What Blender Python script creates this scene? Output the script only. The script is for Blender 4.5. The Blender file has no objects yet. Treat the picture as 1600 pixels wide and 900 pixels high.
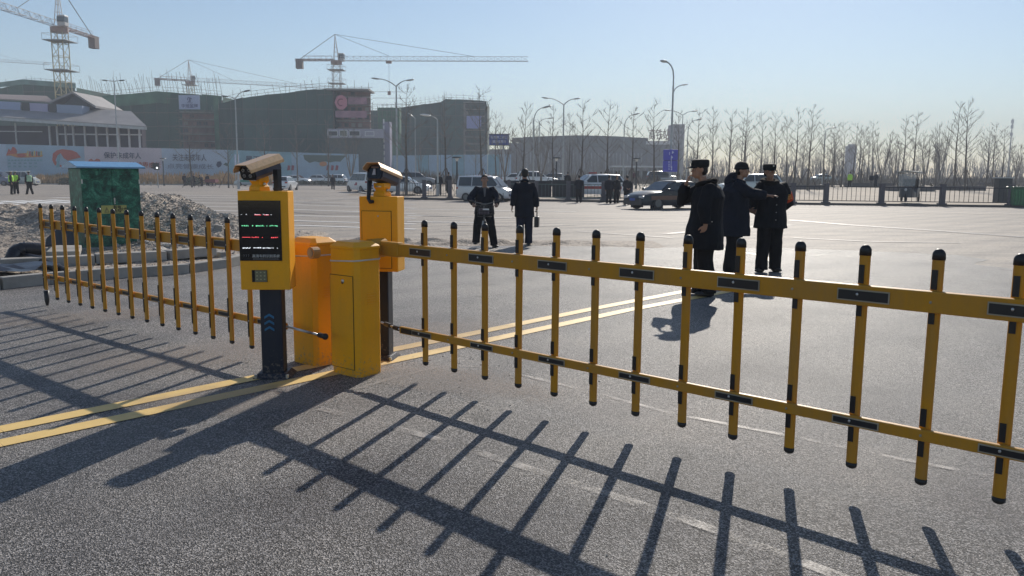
import bpy, math, random
from mathutils import Vector, Matrix, noise
from math import sin, cos, tan, pi, radians as rad, atan2, sqrt, floor

SC = bpy.context.scene
COL = SC.collection
random.seed(7)

# ------------------------------------------------------------------ camera
CAM_H, FPX, PITCH, ROLL = 1.55, 1253.5, 0.1373, 0.0073
cam_data = bpy.data.cameras.new('camera')
cam = bpy.data.objects.new('camera', cam_data)
COL.objects.link(cam)
cam_data.sensor_width = 36.0
cam_data.lens = 36.0 * FPX / 1600.0
cam_data.clip_start = 0.05
cam_data.clip_end = 6000
F_ = Vector((0, cos(PITCH), -sin(PITCH)))
U0 = Vector((0, sin(PITCH), cos(PITCH)))
R0 = Vector((1, 0, 0))
R_ = R0 * cos(ROLL) + U0 * sin(ROLL)
U_ = U0 * cos(ROLL) - R0 * sin(ROLL)
m = Matrix((R_, U_, -F_)).transposed().to_4x4()
m.translation = Vector((0, 0, CAM_H))
cam.matrix_world = m
SC.camera = cam

# ------------------------------------------------------------------ sky, sun, exposure
SUN_AZ = rad(17.1)      # clockwise from +Y
SUN_EL = rad(29.8)
world = bpy.data.worlds.new('World')
SC.world = world
world.use_nodes = True
wn = world.node_tree.nodes
wl = world.node_tree.links
bg = wn['Background']
sky = wn.new('ShaderNodeTexSky')
sky.sky_type = 'NISHITA'
sky.sun_disc = False
sky.sun_elevation = SUN_EL
sky.sun_rotation = SUN_AZ
sky.air_density = 1.0
sky.dust_density = 0.2
sky.ozone_density = 2.2
wl.new(sky.outputs[0], bg.inputs[0])
bg.inputs[1].default_value = 0.105

sun_data = bpy.data.lights.new('sun', 'SUN')
sun_data.energy = 5.0
sun_data.angle = rad(0.5)
sun_data.color = (1.0, 0.93, 0.83)
sun = bpy.data.objects.new('sun', sun_data)
COL.objects.link(sun)
sd = Vector((sin(SUN_AZ) * cos(SUN_EL), cos(SUN_AZ) * cos(SUN_EL), sin(SUN_EL)))
sun.rotation_euler = sd.to_track_quat('Z', 'Y').to_euler()
sun.location = (10, 30, 30)

SC.view_settings.view_transform = 'Standard'
SC.view_settings.look = 'None'
SC.view_settings.exposure = 0.0
SC.view_settings.gamma = 1.0
HAZE_D = 0.00115
SC.cycles.max_bounces = 5
SC.cycles.diffuse_bounces = 3
SC.cycles.glossy_bounces = 3
SC.cycles.transmission_bounces = 3
SC.cycles.volume_bounces = 0
SC.cycles.transparent_max_bounces = 6
SC.cycles.caustics_reflective = False
SC.cycles.caustics_refractive = False

# ------------------------------------------------------------------ survey helpers (1600x900 photo pixels -> metres)
def ray(u, v):
    return F_ + R_ * ((u - 800) / FPX) - U_ * ((v - 450) / FPX)
def G(u, v, z=0.0):
    d = ray(u, v); t = (z - CAM_H) / d.z
    return Vector((0, 0, CAM_H)) + d * t
def P(u, v, Y):
    d = ray(u, v)
    return Vector((0, 0, CAM_H)) + d * (Y / d.y)

def lerp(a, b, t): return a + (b - a) * t
def pl(x, pts):
    if x <= pts[0][0]: return pts[0][1]
    for (a, fa), (b, fb) in zip(pts, pts[1:]):
        if x <= b: return lerp(fa, fb, (x - a) / (b - a))
    return pts[-1][1]
EDGE = [(-140, 114), (-74, 117), (-39, 126), (-24, 127), (-14, 74), (-8, 54.8), (32, 46.8), (200, 40)]
def road_edge(x): return pl(x, EDGE)
def terrain(x, y):
    s = y - road_edge(x)
    if s <= 0: return 0.0
    cap = pl(x, [(-60, 0.75), (-20, 0.6), (10, 1.15), (60, 1.25)])
    sl = pl(x, [(-45, 0.08), (-28, 0.02), (0, 0.02), (20, 0.0235)])
    return cap * (1 - math.exp(-s * sl / cap))
def PX(u, Y):      # ground point at photo column u and distance Y
    p = P(u, 280, Y)
    return Vector((p.x, Y, terrain(p.x, Y)))

# ------------------------------------------------------------------ mesh helper
class MB:
    def __init__(s): s.v = []; s.f = []; s.m = []; s.cur = 0
    def quad(s, a, b, c, d):
        i = len(s.v); s.v += [tuple(a), tuple(b), tuple(c), tuple(d)]; s.f.append((i, i+1, i+2, i+3)); s.m.append(s.cur); return s
    def box(s, c, sz, rz=0.0, mat=None):
        hx, hy, hz = sz[0]/2, sz[1]/2, sz[2]/2
        i = len(s.v); c = Vector(c)
        cs, sn = cos(rz), sin(rz)
        for dz in (-hz, hz):
            for dx, dy in ((-hx, -hy), (hx, -hy), (hx, hy), (-hx, hy)):
                if mat is not None: p = c + mat @ Vector((dx, dy, dz))
                else: p = c + Vector((dx*cs - dy*sn, dx*sn + dy*cs, dz))
                s.v.append(tuple(p))
        for q in ((0,3,2,1),(4,5,6,7),(0,1,5,4),(1,2,6,5),(2,3,7,6),(3,0,4,7)):
            s.f.append(tuple(i+k for k in q)); s.m.append(s.cur)
        return s
    def b2(s, lo, hi):
        return s.box([(a+b)/2 for a, b in zip(lo, hi)], [abs(b-a) for a, b in zip(lo, hi)])
    def ring(s, c, ax, ay, rx, ry, n, ph=0.0):
        i = len(s.v)
        for k in range(n):
            a = 2*pi*k/n + ph
            s.v.append(tuple(c + ax*(rx*cos(a)) + ay*(ry*sin(a))))
        return i
    def join(s, a, b, n):
        for k in range(n):
            j = (k+1) % n
            s.f.append((a+k, a+j, b+j, b+k)); s.m.append(s.cur)
    def cap(s, a, n, rev=False):
        r = [a+k for k in range(n)]
        s.f.append(tuple(reversed(r)) if rev else tuple(r)); s.m.append(s.cur)
    def tube(s, pts, rad_, n=8, caps=True, flat=None, up=None):
        pts = [Vector(p) for p in pts]
        if not hasattr(rad_, '__len__'): rad_ = [rad_]*len(pts)
        prev = None; ref = None
        for k, p in enumerate(pts):
            if k == 0: t = pts[1]-pts[0]
            elif k == len(pts)-1: t = pts[-1]-pts[-2]
            else: t = (pts[k+1]-pts[k]).normalized() + (pts[k]-pts[k-1]).normalized()
            if t.length < 1e-9: t = Vector((0, 0, 1))
            t.normalize()
            if ref is None:
                ref = Vector(up) if up else (Vector((0, 0, 1)) if abs(t.z) < 0.9 else Vector((1, 0, 0)))
            ax = t.cross(ref)
            if ax.length < 1e-6: ax = t.orthogonal()
            ax.normalize(); ay = ax.cross(t); ay.normalize()
            ref = ay
            r = rad_[k]
            rx, ry = (r if hasattr(r, '__len__') else (r, r))
            cur = s.ring(p, ax, ay, rx, ry, n, pi/n)
            if prev is not None: s.join(prev, cur, n)
            elif caps: s.cap(cur, n, True)
            prev = cur
        if caps: s.cap(prev, n)
        return s
    def blob(s, c, r, n=12, m_=8, rot=None):
        c = Vector(c); r = r if hasattr(r, '__len__') else (r, r, r)
        prev = None
        for j in range(1, m_):
            th = pi*j/m_
            i = len(s.v)
            for k in range(n):
                a = 2*pi*k/n
                p = Vector((r[0]*sin(th)*cos(a), r[1]*sin(th)*sin(a), -r[2]*cos(th)))
                if rot is not None: p = rot @ p
                s.v.append(tuple(c+p))
            if prev is None:
                b = Vector((0, 0, -r[2])); b = rot @ b if rot is not None else b
                s.v.append(tuple(c+b)); bi = len(s.v)-1
                for k in range(n): s.f.append((bi, i+(k+1) % n, i+k)); s.m.append(s.cur)
            else: s.join(prev, i, n)
            prev = i
        b = Vector((0, 0, r[2])); b = rot @ b if rot is not None else b
        s.v.append(tuple(c+b)); bi = len(s.v)-1
        for k in range(n): s.f.append((prev+k, prev+(k+1) % n, bi)); s.m.append(s.cur)
        return s
    def loft(s, secs, caps=True):      # list of equal length closed point loops
        prev = None; n = len(secs[0])
        for sec in secs:
            i = len(s.v); s.v += [tuple(p) for p in sec]
            if prev is not None: s.join(prev, i, n)
            elif caps: s.cap(i, n, True)
            prev = i
        if caps: s.cap(prev, n)
        return s
    def prism(s, poly, d, rev=False):      # poly: list of 3D points, d: extrusion vector
        d = Vector(d); n = len(poly); i = len(s.v)
        s.v += [tuple(p) for p in poly] + [tuple(Vector(p)+d) for p in poly]
        s.f.append(tuple(reversed(range(i, i+n)))); s.f.append(tuple(range(i+n, i+2*n)))
        s.m += [s.cur]*2
        for k in range(n):
            j = (k+1) % n
            s.f.append((i+k, i+j, i+n+j, i+n+k)); s.m.append(s.cur)
        return s
    def mesh(s, name, mats, smooth=False):
        me = bpy.data.meshes.new(name)
        me.from_pydata(s.v, [], s.f)
        if not isinstance(mats, (list, tuple)): mats = [mats]
        for mt in mats: me.materials.append(mt)
        if len(mats) > 1: me.polygons.foreach_set('material_index', s.m)
        if smooth: me.polygons.foreach_set('use_smooth', [True]*len(me.polygons))
        me.update()
        return me
    def build(s, name, mats, parent=None, smooth=False, world=False, bevel=0.0):
        if world and parent is not None:
            l = parent.location; s.v = [(a-l[0], b-l[1], c-l[2]) for a, b, c in s.v]
        o = link(name, s.mesh(name, mats, smooth), parent)
        if bevel:
            b = o.modifiers.new('bevel', 'BEVEL'); b.width = bevel; b.segments = 2; b.limit_method = 'ANGLE'; b.angle_limit = rad(40)
        return o

def link(name, me, parent=None):
    o = bpy.data.objects.new(name, me); COL.objects.link(o)
    if parent is not None: o.parent = parent
    return o
USED = {}
def tag(o, label, cat, group=None):
    o['label'] = label; o['category'] = cat
    if group: o['group'] = group
    return o
def thing(name, label, cat, loc=(0, 0, 0), rz=0.0, group=None):
    o = bpy.data.objects.new(name, None); COL.objects.link(o)
    o.empty_display_size = 0.2
    o.location = loc; o.rotation_euler = (0, 0, rz)
    return tag(o, label, cat, group)
def kids(o): return [c for c in COL.objects if c.parent == o]
CH = {}
def dup(root, loc, rz=None, label=None, group=None, parts=None, scale=None):
    r = root.copy(); COL.objects.link(r); r.location = loc
    if rz is not None: r.rotation_euler = (0, 0, rz)
    if scale: r.scale = (scale, scale, scale)
    if label: r['label'] = label
    if group: r['group'] = group
    for ch in parts:
        c = ch.copy(); COL.objects.link(c); c.parent = r
    return r
def structure(o):
    o['kind'] = 'structure'; return o
def stuff(o):
    o['kind'] = 'stuff'; return o
def text_mesh(body, size, mat, extrude=0.002, name='lettering', outline=0.0, space=1.0):
    c = bpy.data.curves.new(name, 'FONT'); c.body = body; c.size = size
    c.align_x = 'CENTER'; c.align_y = 'CENTER'; c.extrude = extrude; c.offset = outline; c.space_character = space
    c.resolution_u = 2
    o = bpy.data.objects.new(name, c)
    COL.objects.link(o)
    me = bpy.data.meshes.new_from_object(o)
    COL.objects.unlink(o); bpy.data.objects.remove(o)
    me.materials.clear(); me.materials.append(mat)
    return me
def put_text(body, size, mat, parent, loc, rx=pi/2, rz=0.0, name='lettering', outline=0.0, extrude=0.002, space=1.0):
    o = link(name, text_mesh(body, size, mat, extrude, name, outline, space), parent)
    o.location = loc; o.rotation_euler = (rx, 0, rz)
    return o

# ------------------------------------------------------------------ materials
def new_mat(name):
    mt = bpy.data.materials.new(name); mt.use_nodes = True
    nt = mt.node_tree; b = nt.nodes['Principled BSDF']
    return mt, nt, b
def N(nt, typ, **kw):
    n = nt.nodes.new(typ)
    for k, v in kw.items():
        if k in n.inputs: n.inputs[k].default_value = v
        else: setattr(n, k, v)
    return n
def noise_n(nt, vec, scale, detail=3.0, rough=0.55, dist=0.0):
    n = nt.nodes.new('ShaderNodeTexNoise'); n.inputs['Scale'].default_value = scale
    n.inputs['Detail'].default_value = detail; n.inputs['Roughness'].default_value = rough
    n.inputs['Distortion'].default_value = dist
    if vec is not None: nt.links.new(vec, n.inputs['Vector'])
    return n
def ramp(nt, fac, stops):
    r = nt.nodes.new('ShaderNodeValToRGB'); el = r.color_ramp.elements
    while len(el) < len(stops): el.new(0.5)
    for e, (p, c) in zip(el, stops):
        e.position = p; e.color = c if len(c) == 4 else (*c, 1)
    nt.links.new(fac, r.inputs[0]); return r
def mixc(nt, fac, a, b, mode='MIX'):
    x = nt.nodes.new('ShaderNodeMix'); x.data_type = 'RGBA'; x.blend_type = mode
    for sock, val in ((x.inputs[0], fac), (x.inputs[6], a), (x.inputs[7], b)):
        if hasattr(val, 'is_output'): nt.links.new(val, sock)
        elif isinstance(val, (int, float)): sock.default_value = val
        else: sock.default_value = val if len(val) == 4 else (*val, 1)
    return x.outputs[2]
def coords(nt, scale=(1, 1, 1), rot=(0, 0, 0), kind='Object'):
    t = nt.nodes.new('ShaderNodeTexCoord')
    if scale == (1, 1, 1) and rot == (0, 0, 0): return t.outputs[kind]
    mp = nt.nodes.new('ShaderNodeMapping'); mp.inputs['Scale'].default_value = scale; mp.inputs['Rotation'].default_value = rot
    nt.links.new(t.outputs[kind], mp.inputs['Vector']); return mp.outputs[0]
def bump(nt, b, h, strength=0.3, dist=0.01, normal=None):
    bp = nt.nodes.new('ShaderNodeBump'); bp.inputs['Strength'].default_value = strength
    bp.inputs['Distance'].default_value = dist
    nt.links.new(h, bp.inputs['Height'])
    if normal is not None: nt.links.new(normal, bp.inputs['Normal'])
    nt.links.new(bp.outputs[0], b.inputs['Normal']); return bp.outputs[0]
def mat(name, col, rough=0.6, metal=0.0, var=0.18, scale=6.0, bmp=0.0, bscale=60.0, spec=0.5, emit=None, es=1.0, stretch=(1, 1, 1)):
    mt, nt, b = new_mat(name)
    b.inputs['Roughness'].default_value = rough; b.inputs['Metallic'].default_value = metal
    b.inputs['Specular IOR Level'].default_value = spec
    v = coords(nt, stretch)
    if var > 0:
        n = noise_n(nt, v, scale, 4.0)
        lo = tuple(c*(1-var) for c in col); hi = tuple(min(1, c*(1+var)) for c in col)
        r = ramp(nt, n.outputs['Fac'], [(0.3, lo), (0.7, hi)])
        nt.links.new(r.outputs[0], b.inputs['Base Color'])
        rr = nt.nodes.new('ShaderNodeMapRange'); rr.inputs['To Min'].default_value = max(0, rough-0.08); rr.inputs['To Max'].default_value = min(1, rough+0.1)
        nt.links.new(n.outputs['Fac'], rr.inputs['Value']); nt.links.new(rr.outputs[0], b.inputs['Roughness'])
    else: b.inputs['Base Color'].default_value = (*col, 1)
    if bmp > 0:
        n2 = noise_n(nt, v, bscale, 3.0); bump(nt, b, n2.outputs['Fac'], bmp, 0.01)
    if emit:
        b.inputs['Emission Color'].default_value = (*emit, 1); b.inputs['Emission Strength'].default_value = es
    return mt
# --- painted metal with dust and scratches
def paint(name, col, rough=0.38, dirt=(0.20, 0.16, 0.11), amt=0.35):
    mt, nt, b = new_mat(name)
    geo = nt.nodes.new('ShaderNodeNewGeometry'); v = geo.outputs['Position']
    n1 = noise_n(nt, v, 3.0, 5.0, 0.6); n2 = noise_n(nt, v, 45.0, 3.0, 0.7)
    mpp = nt.nodes.new('ShaderNodeMapping'); mpp.inputs['Scale'].default_value = (1, 1, 0.12); nt.links.new(v, mpp.inputs['Vector']); ns = noise_n(nt, mpp.outputs[0], 26.0, 4.0, 0.65); cmb = nt.nodes.new('ShaderNodeMath'); cmb.operation = 'MULTIPLY_ADD'; cmb.inputs[1].default_value = 0.5; nt.links.new(ns.outputs['Fac'], cmb.inputs[0]); sc_ = nt.nodes.new('ShaderNodeMath'); sc_.operation = 'MULTIPLY'; sc_.inputs[1].default_value = 0.75; nt.links.new(n1.outputs['Fac'], sc_.inputs[0]); nt.links.new(sc_.outputs[0], cmb.inputs[2])
    r1 = ramp(nt, cmb.outputs[0], [(0.50, (0, 0, 0)), (0.85, (1, 1, 1))])
    mul = nt.nodes.new('ShaderNodeMath'); mul.operation = 'MULTIPLY'; mul.inputs[1].default_value = amt
    nt.links.new(r1.outputs[0], mul.inputs[0])
    base = mixc(nt, n2.outputs['Fac'], tuple(c*0.92 for c in col), tuple(min(1, c*1.06) for c in col))
    c = mixc(nt, mul.outputs[0], base, dirt)
    sx_ = nt.nodes.new('ShaderNodeSeparateXYZ'); nt.links.new(v, sx_.inputs[0])          # dried mud splashes near the road
    zr = nt.nodes.new('ShaderNodeMapRange'); zr.inputs['From Min'].default_value = 0.0; zr.inputs['From Max'].default_value = 0.38; zr.inputs['To Min'].default_value = 0.22; zr.inputs['To Max'].default_value = -0.05; nt.links.new(sx_.outputs[2], zr.inputs['Value'])
    sp_ = noise_n(nt, v, 38.0, 5.0, 0.75); ad = nt.nodes.new('ShaderNodeMath'); ad.operation = 'ADD'; nt.links.new(sp_.outputs['Fac'], ad.inputs[0]); nt.links.new(zr.outputs[0], ad.inputs[1])
    spm = ramp(nt, ad.outputs[0], [(0.68, (0, 0, 0)), (0.80, (0.55, 0.55, 0.55))]); c = mixc(nt, spm.outputs[0], c, (0.26, 0.21, 0.16))
    sc2 = noise_n(nt, v, 7.0, 8.0, 0.8, 1.5); scr_ = ramp(nt, sc2.outputs['Fac'], [(0.70, (0, 0, 0)), (0.73, (0.6, 0.6, 0.6))]); c = mixc(nt, scr_.outputs[0], c, tuple(x*0.45 for x in col))
    b.inputs['Specular IOR Level'].default_value = 0.3
    nt.links.new(c, b.inputs['Base Color'])
    mr = nt.nodes.new('ShaderNodeMapRange'); mr.inputs['To Min'].default_value = rough-0.08; mr.inputs['To Max'].default_value = rough+0.22
    nt.links.new(n1.outputs['Fac'], mr.inputs['Value']); nt.links.new(mr.outputs[0], b.inputs['Roughness'])
    n3 = noise_n(nt, v, 14.0, 2.0); bump(nt, b, n3.outputs['Fac'], 0.05, 0.01)
    return mt
YEL = paint('yellow_paint', (0.56, 0.255, 0.010), 0.38)
YELB = paint('yellow_cabinet_paint', (0.92, 0.41, 0.003), 0.38, amt=0.15)
BLKP = mat('black_plastic', (0.012, 0.012, 0.014), 0.45, var=0.3)
REFL = mat('black_tape', (0.010, 0.010, 0.014), 0.3, var=0.3)
TAPE_EDGE = mat('tape_edge', (0.35, 0.30, 0.22), 0.5)
STEEL = mat('bolt_steel', (0.55, 0.55, 0.55), 0.3, 0.9)
NAVY = paint('navy_pillar_paint', (0.010, 0.016, 0.034), 0.42, amt=0.1)
SEAM = mat('door_seam', (0.05, 0.025, 0.005), 0.8, var=0)
SCREEN = mat('screen_glass', (0.004, 0.004, 0.006), 0.08, var=0.0)
GREYP = mat('grey_galvanised_pole', (0.42, 0.44, 0.45), 0.45, 0.3, scale=2)
DKPOLE = mat('dark_pole', (0.05, 0.055, 0.06), 0.5)
WHITE = mat('white_paint', (0.75, 0.75, 0.74), 0.4, var=0.06)
TYRE = mat('tyre_rubber', (0.015, 0.015, 0.016), 0.8)
RIM = mat('wheel_rim', (0.16, 0.165, 0.17), 0.4, 0.6)
GLASS = mat('tinted_glass', (0.02, 0.03, 0.035), 0.06, var=0.1, spec=0.8)
CONC = mat('concrete', (0.33, 0.31, 0.28), 0.85, var=0.25, scale=3, bmp=0.4, bscale=30)
LED_R = mat('led_red', (0.2, 0, 0), 0.5, var=0, emit=(1.0, 0.10, 0.12), es=1.6)
LED_G = mat('led_green', (0, 0.2, 0), 0.5, var=0, emit=(0.25, 1.0, 0.55), es=1.0)
LED_W = mat('led_white', (0.2, 0.2, 0.2), 0.5, var=0, emit=(0.85, 0.9, 1.0), es=1.3)

# --- asphalt
def asphalt(name, dark, light, rough, agg=165.0, dust=(0.25, 0.235, 0.22), dust_amt=0.5, bstr=0.55, streak=False, spec=0.2):
    mt, nt, b = new_mat(name)
    v = coords(nt)
    vo = nt.nodes.new('ShaderNodeTexVoronoi'); vo.inputs['Scale'].default_value = agg; nt.links.new(v, vo.inputs['Vector'])
    sep = nt.nodes.new('ShaderNodeSeparateColor'); nt.links.new(vo.outputs['Color'], sep.inputs[0])
    r = ramp(nt, sep.outputs[0], [(0.0, dark), (0.60, tuple(lerp(a, c, 0.24) for a, c in zip(dark, light))), (1.0, light)])
    n0 = noise_n(nt, v, 0.55, 6.0, 0.62)
    n1 = noise_n(nt, coords(nt, (0.10, 0.9, 1) if streak else (0.5, 0.5, 1), (0, 0, rad(-4) if streak else rad(-43))), 1.0, 5.0, 0.6, 0.4)
    rd = ramp(nt, n0.outputs['Fac'], [(0.42, (0, 0, 0)), (0.75, (1, 1, 1))])
    md = nt.nodes.new('ShaderNodeMath'); md.operation = 'MULTIPLY'; md.inputs[1].default_value = dust_amt
    nt.links.new(rd.outputs[0], md.inputs[0])
    c = mixc(nt, md.outputs[0], r.outputs[0], dust)
    shade = ramp(nt, n1.outputs['Fac'], [(0.32, (0.58, 0.58, 0.61)), (0.48, (0.93, 0.93, 0.93)), (0.7, (1.18, 1.15, 1.12))])
    c = mixc(nt, 1.0, c, shade.outputs[0], 'MULTIPLY')
    # tyre tracks and roller marks along the lane, fine cracks
    wv = nt.nodes.new('ShaderNodeTexWave'); wv.inputs['Scale'].default_value = 0.28; wv.inputs['Distortion'].default_value = 2.5; wv.inputs['Detail'].default_value = 2; wv.inputs['Detail Scale'].default_value = 0.6
    nt.links.new(coords(nt, (1, 1, 1), (0, 0, rad(47))), wv.inputs['Vector'])
    tw_ = ramp(nt, wv.outputs['Fac'], [(0.0, (0.86, 0.86, 0.87)), (0.45, (1, 1, 1)), (1.0, (1.06, 1.05, 1.03))])
    c = mixc(nt, 1.0, c, tw_.outputs[0], 'MULTIPLY')
    nz = noise_n(nt, v, 1.1, 5.0, 0.6); vc = nt.nodes.new('ShaderNodeTexVoronoi'); vc.feature = 'DISTANCE_TO_EDGE'; vc.inputs['Scale'].default_value = 0.42
    vm = nt.nodes.new('ShaderNodeVectorMath'); vm.operation = 'MULTIPLY_ADD'; vm.inputs[1].default_value = (0.9, 0.9, 0.9); nt.links.new(nz.outputs['Color'], vm.inputs[0]); nt.links.new(v, vm.inputs[2]); nt.links.new(vm.outputs[0], vc.inputs['Vector'])
    ck = ramp(nt, vc.outputs['Distance'], [(0.0, (0.45, 0.45, 0.45)), (0.006, (1, 1, 1))])
    cm_ = noise_n(nt, v, 0.3, 2.0); cr_ = ramp(nt, cm_.outputs['Fac'], [(0.50, (0, 0, 0)), (0.60, (1, 1, 1))])
    ckm = mixc(nt, cr_.outputs[0], (1, 1, 1), ck.outputs[0]); c = mixc(nt, 1.0, c, ckm, 'MULTIPLY')
    # stains
    n4 = noise_n(nt, v, 1.7, 2.0); st = ramp(nt, n4.outputs['Fac'], [(0.24, (0.55, 0.55, 0.55)), (0.33, (1, 1, 1))])
    c = mixc(nt, 1.0, c, st.outputs[0], 'MULTIPLY')
    nt.links.new(c, b.inputs['Base Color'])
    b.inputs['Roughness'].default_value = rough
    b.inputs['Specular IOR Level'].default_value = spec
    n3 = noise_n(nt, v, agg*1.1, 2.0)
    h = nt.nodes.new('ShaderNodeMath'); h.operation = 'ADD'
    nt.links.new(n3.outputs['Fac'], h.inputs[0]); nt.links.new(vo.outputs['Distance'], h.inputs[1])
    bump(nt, b, h.outputs[0], bstr, 0.006)
    return mt
ASPH_NEW = asphalt('new_asphalt', (0.010, 0.010, 0.011), (0.60, 0.56, 0.53), 0.52, bstr=0.9, spec=0.19)
ASPH_OLD = asphalt('old_road_surface', (0.215, 0.19, 0.165), (0.52, 0.455, 0.39), 0.72, 40.0, (0.42, 0.37, 0.31), 0.6, 0.35, streak=True, spec=0.20)
PLAZA = mat('plaza_paving', (0.42, 0.355, 0.28), 0.8, var=0.2, scale=0.25, bmp=0.2, bscale=6, spec=0.12)
SOIL = mat('soil', (0.20, 0.155, 0.11), 0.9, var=0.35, scale=0.6, bmp=0.6, bscale=8)
DIRT = None
def rubble(name, lo, hi, agg=22.0, bs=1.0):
    mt, nt, b = new_mat(name); v = coords(nt)
    vo = nt.nodes.new('ShaderNodeTexVoronoi'); vo.inputs['Scale'].default_value = agg; nt.links.new(v, vo.inputs['Vector'])
    vo.inputs['Randomness'].default_value = 1.0
    n = noise_n(nt, v, 1.3, 6.0, 0.65); n2 = noise_n(nt, v, 30.0, 4.0)
    sep = nt.nodes.new('ShaderNodeSeparateColor'); nt.links.new(vo.outputs['Color'], sep.inputs[0])
    a = nt.nodes.new('ShaderNodeMath'); a.operation = 'MULTIPLY_ADD'; a.inputs[1].default_value = 0.45
    nt.links.new(sep.outputs[0], a.inputs[0]); 
    s = nt.nodes.new('ShaderNodeMath'); s.operation = 'MULTIPLY'; s.inputs[1].default_value = 0.6; nt.links.new(n.outputs['Fac'], s.inputs[0])
    nt.links.new(s.outputs[0], a.inputs[2])
    r = ramp(nt, a.outputs[0], [(0.2, lo), (0.75, hi)]); nt.links.new(r.outputs[0], b.inputs['Base Color'])
    b.inputs['Roughness'].default_value = 0.8
    h = nt.nodes.new('ShaderNodeMath'); h.operation = 'ADD'; nt.links.new(vo.outputs['Distance'], h.inputs[0]); nt.links.new(n2.outputs['Fac'], h.inputs[1])
    bump(nt, b, h.outputs[0], bs, 0.03)
    return mt
DIRT = rubble('site_dirt', (0.13, 0.10, 0.08), (0.48, 0.40, 0.32), 20.0, 0.6)
GRAVEL = rubble('gravel', (0.14, 0.13, 0.12), (0.66, 0.60, 0.52), 38.0, 0.5)
def worn(name, col, wear=0.5, sc=9.0, rough=0.55, cut=0.45, amt=1.0, soft=0.16):
    mt, nt, b = new_mat(name); v = coords(nt)
    n = noise_n(nt, v, sc, 6.0, 0.7); n2 = noise_n(nt, v, 110.0, 2.0)
    a = nt.nodes.new('ShaderNodeMath'); a.operation = 'MULTIPLY_ADD'; a.inputs[1].default_value = 0.45; nt.links.new(n2.outputs['Fac'], a.inputs[0]); nt.links.new(n.outputs['Fac'], a.inputs[2])
    r = ramp(nt, a.outputs[0], [(cut+0.0, (0, 0, 0)), (cut+soft, (1, 1, 1))])
    c = mixc(nt, n.outputs['Fac'], tuple(x*0.8 for x in col), tuple(min(1, x*1.1) for x in col)); nt.links.new(c, b.inputs['Base Color'])
    b.inputs['Roughness'].default_value = rough
    tr = nt.nodes.new('ShaderNodeBsdfTransparent'); mx = nt.nodes.new('ShaderNodeMixShader')
    inv = nt.nodes.new('ShaderNodeMath'); inv.operation = 'MULTIPLY_ADD'; inv.inputs[1].default_value = amt; inv.inputs[2].default_value = 0.0
    nt.links.new(r.outputs[0], inv.inputs[0])
    nt.links.new(inv.outputs[0], mx.inputs[0]); nt.links.new(tr.outputs[0], mx.inputs[1]); nt.links.new(b.outputs[0], mx.inputs[2])
    nt.links.new(mx.outputs[0], nt.nodes['Material Output'].inputs['Surface'])
    bump(nt, b, n2.outputs['Fac'], 0.4, 0.005)
    return mt
YLINE = worn('yellow_road_paint', (0.85, 0.58, 0.20), cut=0.34)
WLINE = worn('white_road_paint', (0.78, 0.76, 0.72), cut=0.40)
FAINT = worn('faint_chalk_line', (0.55, 0.50, 0.45), cut=0.66, sc=2.6, amt=0.65, soft=0.22)

# ------------------------------------------------------------------ GROUND
def grid_sheet(name, mt, xs, ys, zf, mask=None):
    mb = MB(); nx, ny = len(xs), len(ys)
    mb.v = [(x, y, zf(x, y)) for y in ys for x in xs]
    for j in range(ny-1):
        for i in range(nx-1):
            if mask and not mask((xs[i]+xs[i+1])/2, (ys[j]+ys[j+1])/2): continue
            a = j*nx+i; mb.f.append((a, a+1, a+nx+1, a+nx)); mb.m.append(0)
    return structure(mb.build(name, mt))
def spread(a, b, n, p=1.0): return [a + (b-a)*((i/n)**p) for i in range(n+1)]
xs = sorted(set([-3000, -1500, -800, -500, -350] + spread(-260, 260, 104) + [350, 500, 800, 1500, 3000]))
ys = [-40, 0, 20, 40] + spread(42, 160, 59) + [170, 185, 200, 230, 270, 330, 420, 600, 900, 1500, 3000, 5000]
grid_sheet('ground', SOIL, xs, ys, lambda x, y: terrain(x, y) - 0.03)
# old road: flat sheet up to the kerb line
mb = MB()
ed = [(-300, 112)] + EDGE[:-1] + [(200, 40)]
for (x0, y0), (x1, y1) in zip(ed, ed[1:]):
    mb.quad((x0, -30, 0), (x1, -30, 0), (x1, y1, 0), (x0, y0, 0))
structure(mb.build('road', ASPH_OLD))
# new asphalt laid over it in the foreground
edge = [(-4.72, 13.85), (-3.6, 16.9), (-2.41, 18.76), (-1.2, 18.5), (1.0, 18.25), (3.2, 18.1), (6.2, 18.1), (7.6, 17.6), (9.27, 16.75), (9.4, 15.7), (8.6, 14.9), (8.9, 14.2), (10.6, 13.9), (11.5, 13.0), (15, 12.4), (30, 10)]
edge2 = []
for (a, b) in zip(edge, edge[1:]):
    for t in range(6):
        x, y = lerp(a[0], b[0], t/6), lerp(a[1], b[1], t/6)
        edge2.append((x, y + 0.12*noise.noise(Vector((x*2.3, y, 0)))))
edge2.append(edge[-1])
mb = MB()
poly = [(-30, -25, 0.004), (30, -25, 0.004)] + [(x, y, 0.004) for x, y in reversed(edge2)] + [(-5.15, 12.57, 0.004), (-5.85, 12.12, 0.004), (-6.58, 11.27, 0.004), (-6.91, 10.72, 0.004), (-9, 9.0, 0.004), (-30, 2, 0.004)]
mb.v = poly; mb.f = [tuple(range(len(poly)))]; mb.m = [0]
structure(mb.build('road_surface', ASPH_NEW))
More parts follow.
